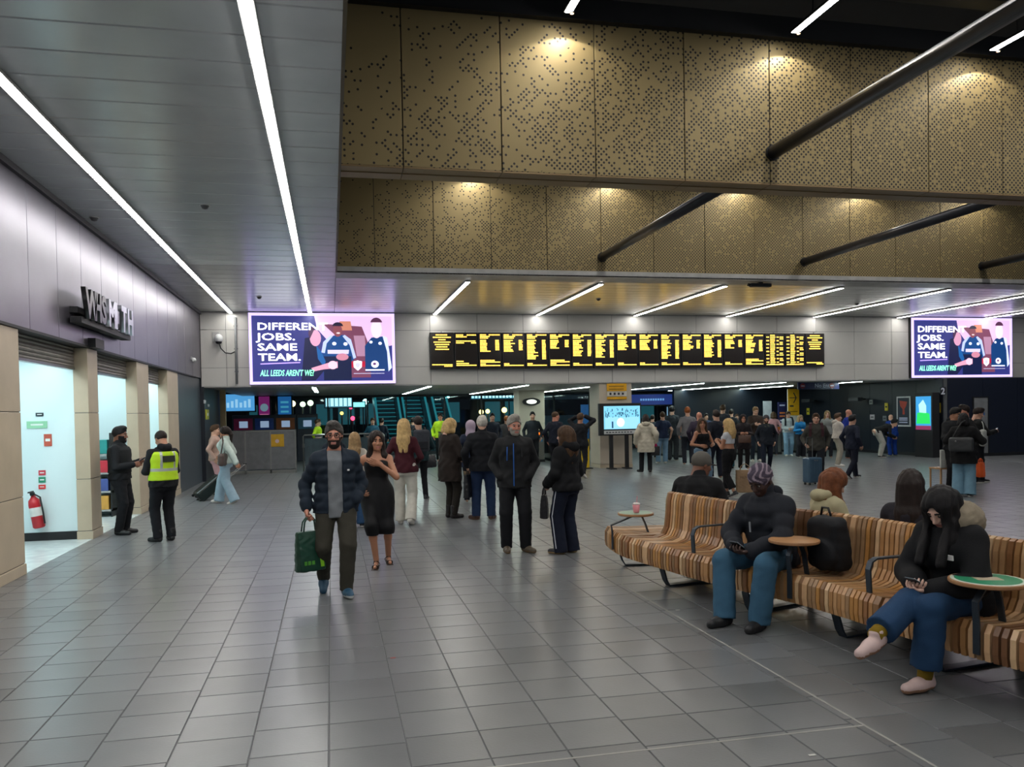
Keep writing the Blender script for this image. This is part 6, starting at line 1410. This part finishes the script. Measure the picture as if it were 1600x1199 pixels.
# --- people beyond the gates
person('gate_staff', 'gate staff in a yellow hi-vis jacket behind the bearded man', loc=(YP(497, 700, 28.5).x, 28.5, 0), height=1.62, turn=100, hair=('short', 'brown'), detail=2, top=jk('b8dc28', off=.035), bot=dict(col='16181c'), shoes=dict())
person('gate_staff2', 'gate staff in a yellow hi-vis jacket between the backpack and the brown coat', loc=(YP(689, 700, 28.8).x, 28.8, 0), height=1.74, turn=180, hair=('short', 'dark'), skin='ruddy', detail=2, top=jk('b8dc28', off=.035), bot=dict(col='16181c'), shoes=dict())
for k, (px, Y, h_, t_, c, b_, hk, lab) in enumerate(((583, 29, 1.62, 170, '2a5a72', '1a1c22', 'brown', 'person in a teal jacket beyond the gates left of the dark haired woman'), (597, 30, 1.60, 20, '1a2230', '15161a', 'dark', 'dark haired person beyond the gates right above the woman in the dress'), (646, 28.9, 1.6, 10, '20242c', '15161a', 'dark', 'short dark figure beyond the gates beside the blonde woman'), (770, 24.5, 1.72, 170, '1a1e2a', '15161a', 'black', 'tall dark figure between the white haired man and the grey bearded man'),
     (792, 25.5, 1.62, 5, '3a3638', '15161a', 'ginger', 'ginger haired person beyond the gates left of the grey bearded man'), (833, 24.8, 1.74, 178, '22262c', '16181c', 'black', 'person in a dark cap beyond the gates right of the grey bearded man'), (1020, 26.5, 1.55, 10, '2a3440', '16181c', 'dark', 'dark haired person behind the white puffer coat'), (1104, 27.5, 1.55, 160, '30405a', '16181c', 'dark', 'distant person in slate blue behind the waiting crowd'),
     (1143, 26.0, 1.7, 12, '1e2026', '16181c', 'dark', 'distant person in black behind the blonde woman in the white top'), (1152, 28.5, 1.5, 170, '2a2c34', '16181c', 'brown', 'distant person beyond the gates beside the dark headscarf'))):
    person('far%d' % k, lab, loc=(YP(px, 700, Y).x, Y, 0), height=h_, turn=t_, hair=('short', hk), detail=3, top=jk(c), bot=dict(col=b_), shoes=dict())
# --- seated on the bench
def seat_at(y, v): s = s_of_y(y); return bench_pt(s, v, 0), math.degrees(bench_at(s)[2])
def nd(y, side=1):   # facing direction (degrees clockwise from +Y) away from the backrest
    a = bench_at(s_of_y(y))[2]; n = Vector((math.sin(a), -math.cos(a), 0))*side; return math.degrees(math.atan2(n.x, n.y))
p, _ = seat_at(6.10, .27)
person('scarf_man', 'seated man in a patterned head scarf, dark padded jacket and jeans looking at a phone', loc=(p.x, p.y, 0), height=1.74, facing=nd(6.0)-8, hair=('wrap', '4a4250'), skin='dark', beard=None, detail=0, pelz=.505, lean=10, build=.97, hp=28, hy=4,
       hw=((.10, .33, .14), (-.06, .36, .13)), ep=((1, -.5, -.3), (-1, -.5, -.3)), palm=((-.4, 0, .9), (.4, 0, .9)), hdir=((-.5, .8, .1), (.5, .8, .1)), hcurl=(.7, .7),
       feet=((.10, .50, .08, 6, 0), (-.16, .44, .08, -4, 0)), kp=((.25, .6, 1), (-.3, .6, 1)), top=jk('22252c', off=.044, quilt=(.11, .010), arm=.010, collar=.06, hem=-.08, hood=.9), bot=dict(col='3a5f78', knee=.086, ank=.082, hip_=.018, rules=None), shoes=dict(col='17171a', sole='1b1b1d', big=1.1))
p, _ = seat_at(4.42, .25)
person('parka_woman', 'seated woman in black fur hooded parka, legs crossed, looking at a phone', loc=(p.x, p.y, 0), height=1.70, facing=nd(4.55)-6, sex='f', hair=('long', 'black', .34, 'front'), skin='pale', detail=0, pelz=.50, lean=14, hp=34, hy=-4, build=1.05,
       hw=((.05, .30, .17), (-.06, .32, .15)), ep=((1, -.4, -.5), (-1, -.4, -.5)), palm=((-.5, 0, .8), (.5, 0, .8)), hdir=((-.6, .7, .1), (.6, .7, .15)), hcurl=(.7, .7),
       feet=((-.04, .80, .36, -4, 14), (-.10, .46, .085, 2, 0)), kp=((-.1, .5, 1), (-.12, .6, 1)), top=jk('131417', off=.048, arm=.014, collar=.05, hem=-.08, hood=2.0, hoodcol='8d8270'), bot=dict(col='1f3c5c', knee=.084, ank=.088, hip_=.018, hemcut=-.05), shoes=dict(col='c4aba6', sole='8f6a52'))
p, _ = seat_at(7.72, -.24)
person('cap_man', 'man in grey cap and black jacket seated on the far side of the bench', loc=(p.x, p.y, 0), height=1.74, facing=nd(7.72, -1)-35, hair=('cap', '5d5a55'), skin='brown', detail=0, pelz=.50, lean=12, build=1.12, hp=10, hy=34, hw=((.2, .3, .05), (-.2, .3, .05)),
       feet=((.14, .48, .08, 6, 0), (-.14, .46, .08, -6, 0)), kp=((.25, .6, 1), (-.25, .6, 1)), top=jk('101114', off=.040, arm=.008, hem=-.08, collar=.05), bot=dict(col='191b20', knee=.085, ank=.075), shoes=dict(col='151517'))
p, _ = seat_at(6.05, -.27)
person('cream_girl', 'auburn haired girl in cream hooded top seated on the far side of the bench', loc=(p.x, p.y, 0), height=1.62, facing=nd(6.05, -1)+22, sex='f', hair=('long', 'auburn', .34), skin='fair', detail=0, pelz=.50, lean=10, hp=26, hy=0, hw=((.16, .36, .12), (-.08, .30, .10)), hcurl=(.8, .8), palm=((-.5, 0, .8), (.5, 0, .8)),
       feet=((.12, .46, .08, 6, 0), (-.12, .44, .08, -6, 0)), kp=((.2, .6, 1), (-.2, .6, 1)), top=jk('a8a182', off=.034, arm=.006, hem=-.08, hood=.85), bot=dict(col='2a3040'), shoes=dict(col='b9b4aa'))
p, _ = seat_at(5.30, -.27)
person('dark_hair_back', 'woman with very long dark straight hair in a dark jacket seated on the far side', loc=(p.x, p.y, 0), height=1.66, facing=nd(5.30, -1)-30, sex='f', hair=('long', 'dark', .42), skin='fair', detail=0, pelz=.50, lean=4, hp=6, hw=((.14, .3, .08), (-.14, .3, .08)),
       feet=((.12, .46, .08, 6, 0), (-.12, .44, .08, -6, 0)), kp=((.2, .6, 1), (-.2, .6, 1)), top=jk('25232a', off=.030, hem=-.08), bot=dict(col='20222a'), shoes=dict())

# ================================================================== things carried
def carry(key, i): J = PEOPLE[key]; return J['world'](J['hand'][i][0]), J
def soft_bag(name, label, cat, top_pt, w, d, hgt, M, rz, drop=.18, strap=None, taper=.85, group=None, handles=2):
    """bag whose handles reach up to top_pt"""
    t = thing(name, label, cat, (top_pt.x, top_pt.y, top_pt.z-drop-hgt), rz, group)
    f = Fld((-w/2-.03, -d/2-.03, -.03), (w/2+.03, d/2+.03, hgt+.03), max(.008, w/26))
    f.loft((0, 0, 0), np.eye(3), [(0.0, w/2*taper, d/2*.9), (.02, w/2*.97, d/2), (hgt*.5, w/2, d/2), (hgt*.85, w/2*.93, d/2*.75), (hgt, w/2*.86, d/2*.4)], k=0)
    def box(x, y, z): return np.maximum(np.maximum(np.abs(x)-w/2*.97, np.abs(y)-d/2*(1-.5*np.clip(z/hgt, 0, 1)**2)), np.maximum(-z, z-hgt))
    f.uni(box, (-w/2, -d/2, 0), (w/2, d/2, hgt), .02); f.ripple(.0025, 60, 45)
    P, Q = f.nets(); np_obj('body', P, Q, M, t)
    for s in ((-1, 1) if handles == 2 else (1,)):
        y = s*d*.18
        MB().path([(-w*.28, y, hgt*.96), (-w*.22, y*.8, hgt+drop*.6), (-w*.05, y*.3, hgt+drop*.98), (w*.05, y*.3, hgt+drop*.98), (w*.22, y*.8, hgt+drop*.6), (w*.28, y, hgt*.96)], .007, 6).obj('handle', strap or M, t, smooth=True)
    return t
w0, J = carry('puffer_man', 0)
t = soft_bag('shopping_bag', 'dark green shopping bag with a lime green stripe carried by the bearded man', 'bag', Vector((w0.x, w0.y, w0.z+.01)), .27, .12, .36, mat('dark green bag', '0d3b2c', .45), -J['hd']+.5, drop=.15, taper=.95)
MB().prism([(0, 0), (.035, 0), (.06, .22), (.035, .25), (.02, .22)], (-.11, .062, .03), (1, 0, 0), (0, 0, 1), .004).obj('lime_stripe', mat('lime print', '8fd12a', .45), t)
for q, (x, wd) in enumerate(((-.01, .03), (.03, .03), (.07, .025))): MB().box((x, .058, .06), (x+wd, .066, .095)).obj('print', mat('lime print dull', '4c9030', .45), t)
w0, J = carry('brown_coat', 0)
soft_bag('tote_bag', 'beige tote bag hanging between the brown coat and the white haired man', 'bag', Vector((w0.x+.05, w0.y, w0.z-.01)), .26, .14, .34, cloth('beige canvas', '9a8768', .9), -J['hd']+.9, drop=.14)
w0, J = carry('white_hair', 1)
soft_bag('briefcase', 'slim black bag hanging from the white haired man\'s left hand', 'bag', w0, .30, .09, .36, mat('black leather', '15171b', .4), -J['hd']+1.2, drop=.07, taper=1.)
w0, J = carry('black_puffer_girl', 1)
t = soft_bag('shopping_bag', 'small black paper shopping bag held by the young woman in the puffer jacket', 'bag', Vector((w0.x-.03, w0.y-.04, w0.z)), .17, .09, .27, mat('black paper', '131316', .4), -J['hd']+.6, drop=.09, taper=1.)
w0, J = carry('white_coat', 0)
t = soft_bag('handbag', 'black handbag with a pink bow carried by the person in the white puffer coat', 'bag', w0, .26, .12, .24, mat('black bag', '14151a', .4), -J['hd'], drop=.08)
MB().ell((0, 0, .27), (.07, .05, .06), 10, 8).obj('pink_bow', cloth('pink bow', 'c02868', .7), t)
w0, J = carry('scarf_woman', 0)
soft_bag('handbag', 'brown handbag held before the woman in the dark headscarf', 'bag', Vector((w0.x, w0.y-.1, w0.z)), .32, .12, .2, mat('brown leather', '4a3225', .45), -J['hd'], drop=.05)
w0, J = carry('backpack', 0)
soft_bag('holdall', 'black holdall held at the side by the person with the grey backpack', 'bag', Vector((w0.x+.06, w0.y-.02, w0.z)), .42, .18, .24, mat('black bag', '14151a', .4), -J['hd']+.4, drop=.06)
# bags worn on the body
def worn(key, name, label, loc3, size, M, extra=None, cat='bag'):
    J = PEOPLE[key]; o = J['world'](J['tp'](*loc3)); w, d, hgt = size
    t = thing(name, label, cat, (o.x, o.y, o.z), -J['hd'])
    f = Fld((-w/2-.03, -d/2-.03, -.03), (w/2+.03, d/2+.03, hgt+.03), max(.008, w/24))
    f.uni(lambda x, y, z: np.sqrt(np.maximum(np.abs(x)-w/2+.05, 0)**2+np.maximum(np.abs(y)-d/2+.05, 0)**2+np.maximum(np.abs(z-hgt/2)-hgt/2+.05, 0)**2)-.05, (-w/2, -d/2, 0), (w/2, d/2, hgt), 0); f.ripple(.003, 40, 35)
    P, Q = f.nets(); np_obj('body', P, Q, M, t); return t, J, o
t, J, o = worn('backpack', 'backpack', 'grey backpack worn by the dark haired person in leggings', (0, -.215, .06), (.30, .16, .42), cloth('grey backpack', '3a3d44', .8))
MB().box((-.11, -.105, .05), (.11, -.075, .20)).obj('front_pocket', cloth('dark pocket', '24262b', .8), t, bevel=.02)
for s in (1, -1): MB().path([(s*.09, .07, .40), (s*.10, .12, .45), (s*.10, .26, .42), (s*.12, .31, .25)], .018, 6).obj('strap', mat('black strap', '17181b', .7), t, smooth=True)
t, J, o = worn('white_jacket', 'handbag', 'brown shoulder bag on the woman in the white jacket', (-.24, -.02, -.10), (.30, .12, .24), mat('taupe leather', '4f403c', .5))
MB().path([(-.10, 0, .22), (-.05, -.03, .45), (-.06, -.02, .58), (.06, 0, .45), (.10, 0, .22)], .012, 6).obj('strap', mat('taupe leather', '4f403c', .5), t, smooth=True)
t, J, o = worn('black_coat', 'shoulder_bag', 'large grey shoulder bag on the back of the black coat', (-.02, -.25, -.02), (.40, .12, .26), mat('grey leather', '2d2f31', .5))
MB().path([(-.13, .0, .25), (-.06, .03, .40), (.0, .07, .52), (.06, .12, .56)], .012, 6).obj('strap', mat('grey leather', '2d2f31', .5), t, smooth=True); MB().ell((-.08, -.065, .19), (.015, .008, .015), 8, 6).obj('clasp', M_steel, t)
t, J, o = worn('tote_person', 'tote_bag', 'white tote bag hanging from the arm of the person in black', (.22, .02, -.10), (.30, .10, .36), cloth('white canvas', 'a9aca8', .9))
MB().path([(-.10, 0, .34), (-.06, 0, .46), (.0, 0, .52), (.06, 0, .46), (.10, 0, .34)], .01, 6).obj('strap', cloth('white canvas', 'a9aca8', .9), t, smooth=True)
for key, c, lab in (('white_jacket_man', '1c2028', 'dark backpack straps and pack on the man in the white jacket'), ('suitcase_man', '3a2026', 'maroon backpack worn by the man in the olive sweater')):
    t, J, o = worn(key, 'backpack', lab, (0, -.20, .08), (.28, .14, .38), cloth('backpack '+c, c, .8))
    for s in (1, -1):
        pts = [(s*.095, .06, .36), (s*.105, .14, .42), (s*.115, .26, .40), (s*.125, .335, .28), (s*.13, .335, .12)]
        MB().ribbon(pts, (1, 0, 0), .055, .014).obj('strap', cloth('backpack '+c, c, .8), t)
# paper bag held by the woman in the crop top, yellow bag, orange thing, white board
w0 = ZP(1163, 775); t = soft_bag('paper_bag', 'brown paper carrier bag standing beside the blonde woman in the white top', 'bag', Vector((YP(1164, 740, 14.3).x, 14.3, .62)), .34, .14, .42, mat('kraft paper', '94785a', .7), -.4, drop=.12, taper=1.)
text_mesh('print', 'PRIMA', .07, mat('paper print', '6b5540', .7), t, (-.10, -.075, .26), RX, ext=.002)
t = soft_bag('carrier_bag', 'bright orange bag beside the legs of the black coat', 'bag', Vector((YP(1532, 720, 13.6).x, 13.6, .62)), .16, .10, .28, mat('orange plastic', 'd9581c', .4), .2, drop=.08)
p = ZP(1488, 768); t = thing('stool', 'small wooden stool with a pale seat back left of the black coat', 'stool', (p.x-.05, p.y+.1, 0)); 
MB().box((-.13, -.02, .45), (.13, .02, .80)).obj('seat_back', mat('white board', 'b9bab4', .5), t, bevel=.01)
MB().box((-.14, -.02, .42), (.14, .3, .45)).obj('seat', mat('pale beech', 'a9825a', .5), t)
for x, y in ((-.12, 0), (.12, 0), (-.12, .28), (.12, .28)): MB().tube((x, y, 0), (x, y, .44), .018, n=8).obj('leg', mat('pale beech', 'a9825a', .5), t)
# suitcases
def suitcase(x, y, rz, label, col, w=.36, d=.23, hgt=.52, tilt=0., ext=.45):
    t = thing('suitcase', label, 'suitcase', (x, y, 0 if not tilt else .03), rz); t.rotation_euler = (tilt, 0, rz)
    b = MB().box((-w/2, -d/2, .05), (w/2, d/2, .05+hgt)); b.obj('shell', mat('suitcase '+col, col, .35), t, bevel=.035)
    for q in range(5): MB().box((-w*.36+w*.18*q-.008, -d/2-.006, .1), (-w*.36+w*.18*q+.008, -d/2, hgt)).obj('rib', mat('suitcase '+col, col, .35), t)
    for sx in (1, -1):
        for sy in (1, -1): MB().tube((sx*w*.38-.012, sy*d*.3, .027), (sx*w*.38+.012, sy*d*.3, .027), .027, n=14).obj('wheel', M_black, t)
        MB().tube((sx*.08, d*.38, .05+hgt), (sx*.08, d*.38, .05+hgt+ext), .008, n=8).obj('handle_tube', M_steel, t)
    MB().tube((-.09, d*.38, .05+hgt+ext), (.09, d*.38, .05+hgt+ext), .014, n=8).obj('handle', M_black, t); MB().box((-.05, -d/2-.004, hgt*.96), (.05, -d/2, hgt)).obj('tag_plate', M_steel, t)
    return t
w0, J = carry('suitcase_man', 0)
suitcase(w0.x-.06, w0.y-.28, .15, 'steel blue wheeled suitcase beside the man in the olive sweater', '3d566a', hgt=.54, ext=.42)
w0, J = carry('white_jacket', 1)
p = ZP(306, 783); suitcase(p.x, p.y, -1.2, 'dark wheeled suitcase with a green trim tilted behind the woman in the white jacket', '13211f', tilt=-.9, ext=.55, hgt=.60)
p = ZP(1170, 737); suitcase(p.x, p.y+1.2, .3, 'teal wheeled suitcase behind the blonde woman in the white top', '1f5a66', hgt=.55, ext=.45)
# backpack on the bench
q = bench_pt(s_of_y(5.60), .20, .43); t = thing('backpack', 'black backpack with small white label on the bench beside the head scarf man', 'bag', (q.x, q.y, q.z), math.radians(-nd(5.5))+PI)
t.rotation_euler = (D(6), 0, math.radians(-nd(5.5))+PI)
f = Fld((-.24, -.16, -.03), (.24, .16, .52), .012)
f.uni(lambda x, y, z: np.sqrt(np.maximum(np.abs(x)-.11+.04*np.clip(z-.2, 0, 1)*3, 0)**2+np.maximum(np.abs(y)-.035, 0)**2+np.maximum(np.abs(z-.22)-.145, 0)**2)-.055, (-.22, -.14, -.01), (.22, .14, .46), 0); f.ell((.03, -.10, .15), (.13, .05, .12), k=.02); f.ripple(.004, 30, 26)
P, Q = f.nets(); np_obj('body', P, Q, cloth('black nylon', '15171b', .7), t); MB().box((.04, .088, .25), (.10, .094, .285)).obj('white_label', mat('white label', 'd5d5d0', .5), t)
MB().path([(-.05, 0, .43), (-.03, 0, .49), (.03, 0, .49), (.05, 0, .43)], .009, 6).obj('grab_loop', M_black, t, smooth=True)
# phones
def phone(key, label, col=(.45, .6, .7), glow=.5, d=(0, 0, 0), pink=False):
    J = PEOPLE[key]; a = J['world'](J['hand'][0][0]); b_ = J['world'](J['hand'][1][0]); c = (a+b_)/2 if (a-b_).length < .3 else a
    hc = J['world'](J['hc']); t = thing('phone', label, 'phone', (c.x+d[0], c.y+d[1], c.z+.02+d[2])); v = (hc-c).normalized()
    t.rotation_euler = v.to_track_quat('Z', 'Y').to_euler()
    MB().box((-.037, -.077, -.005), (.037, .077, .004)).obj('casing', M_black if not pink else mat('lilac phone', '9a6ab8', .4), t, bevel=.003)
    MB().box((-.034, -.072, .004), (.034, .072, .0052)).obj('display', emis('phone display', col, glow), t)
phone('scarf_man', 'black phone held by the seated man in the head scarf'); phone('parka_woman', 'phone held by the seated woman in the black parka', (.5, .62, .75), .8); phone('cream_girl', 'pale blue phone held out by the girl in the cream top', (.3, .5, .7), .7)
phone('blond_youth', 'phone held by the fair haired young man'); phone('left_of_coat', 'lilac lit phone of the man in the charcoal jacket', (.6, .3, .8), 1.2, pink=True); phone('tote_person', 'phone held out by the person with the white tote', (.3, .1, .12), .5)
phone('tank_girl', 'phone held by the woman in the black strappy top'); phone('security', 'radio handset held by the security man', glow=.1)
# extras on near people: zips, stripes, badges
def strap_on(key, pts, w, M, name, th=.006, wdir=None):
    J = PEOPLE[key]; sc = J['sc']; P_ = [Vector(tuple(J['tp'](*p)*sc)) for p in pts]; wd = wdir or tuple(J['RT'][:, 0])
    return MB().ribbon(P_, wd, w, th).obj(name, M, J['root'])
zb = mat('blue zip', '1f5fb0', .4)
strap_on('grey_beard', [(.01, .150, .40), (.012, .168, .25), (.012, .160, .10), (.012, .158, -.10)], .010, zb, 'zip')
strap_on('grey_beard', [(.085, .142, .36), (.088, .155, .27), (.09, .148, .20)], .010, zb, 'pocket_zip')
strap_on('grey_beard', [(-.085, .142, .34), (-.088, .150, .24)], .006, mat('dark zip', '2a2c30', .4), 'pocket_zip')
strap_on('hivis', [(-.06, -.168, .36), (-.06, -.176, .28)], .16, mat('dark back patch', '23281a', .6), 'back_patch', .01) if False else None
strap_on('hivis', [(.0, -.170, .36), (.0, -.176, .27)], .17, mat('dark back patch', '23281a', .6), 'back_patch', .012)
strap_on('puffer_man', [(-.11, .150, .30), (-.11, .155, .285)], .02, mat('white badge', 'c9c9c9', .5), 'badge', .008)
strap_on('parka_woman', [(-.105, .172, .33), (-.105, .176, .30)], .05, mat('white badge', 'c9c9c9', .5), 'badge', .008)
strap_on('scarf_man', [(.05, .175, .30), (.052, .178, .22)], .014, mat('pale badge', '8a8d92', .5), 'zip', .008)
J = PEOPLE['black_puffer_girl']; sc = J['sc']
for i in (0, 1):
    a, k_, an = J['hip'][i], J['K'][i], J['A'][i]; s_ = (1, -1)[i]; R_ = J['RT'][:, 0]*s_
    pts = [Vector(tuple((a+R_*.10)*sc)), Vector(tuple(((a+k_)/2+R_*.099)*sc)), Vector(tuple((k_+R_*.088)*sc)), Vector(tuple((an+R_*.088)*sc))]
    MB().ribbon(pts, tuple(J['RT'][:, 1]), .010, .006).obj('side_stripe', mat('white stripe', 'b9bcc4', .5), J['root'])
J = PEOPLE['tank_girl']; sc = J['sc']
for s_ in (1, -1):
    pts = [J['tp'](s_*.075, .128, .35), J['tp'](s_*.078, .10, .395), J['tp'](s_*.08, .035, .445), J['tp'](s_*.078, -.06, .42), J['tp'](s_*.075, -.10, .35)]
    MB().path([Vector(tuple(p*sc)) for p in pts], .006, 6).obj('shoulder_strap', cloth('black strap cloth', '101114'), J['root'], smooth=True)
# sandals
J = PEOPLE['dress_woman']; sc = J['sc']; Ms = mat('brown sandal leather', '2c1d18', .5)
for i in (0, 1):
    A, R_ = J['A'][i], J['FR'][i]; T_ = lambda x, y, z: Vector(tuple((A+R_@V3(x, y, z))*sc))
    b = MB(); b.ribbon([T_(0, -.05, -.072), T_(0, .0, -.068), T_(0, .08, -.078), T_(0, .15, -.079)], tuple(R_[:, 0]), .07, .008); b.obj('sandal_sole', Ms, J['root'])
    MB().path([T_(-.034, .08, -.07), T_(-.03, .085, -.045), T_(0, .09, -.034), T_(.03, .085, -.045), T_(.034, .08, -.07)], .007, 6).obj('sandal_strap', Ms, J['root'], smooth=True)
    MB().path([T_(-.036, -.02, -.05), T_(-.02, .03, -.005), T_(.02, .03, -.005), T_(.036, -.02, -.05)], .005, 6).obj('sandal_strap', Ms, J['root'], smooth=True)
    MB().tube(T_(0, -.05, -.075), T_(0, -.055, -.10 if i else -.09), .018, .012).obj('sandal_heel', Ms, J['root'])

J = PEOPLE['parka_woman']; sc = J['sc']; Mk = cloth('mustard sock', '8a7020', .9)
for i in (0, 1):
    a, k_ = J['A'][i], J['K'][i]; u = nrm(k_-a); MB().tube(Vector(tuple((a-u*.01)*sc)), Vector(tuple((a+u*.10)*sc)), .043, .047, n=16).obj('sock', Mk, J['root'], smooth=True)
for key in ('parka_woman',):
    J = PEOPLE[key]; sc = J['sc']
    for i in (0, 1):
        A, R_ = J['A'][i], J['FR'][i]
        for q in range(4): MB().path([Vector(tuple((A+R_@V3(x, .035+.024*q, -.008-.008*q-abs(x)*.3))*sc)) for x in (-.024, 0, .024)], .004, 6).obj('lace', mat('white lace', 'd0cac4', .6), J['root'], smooth=True)
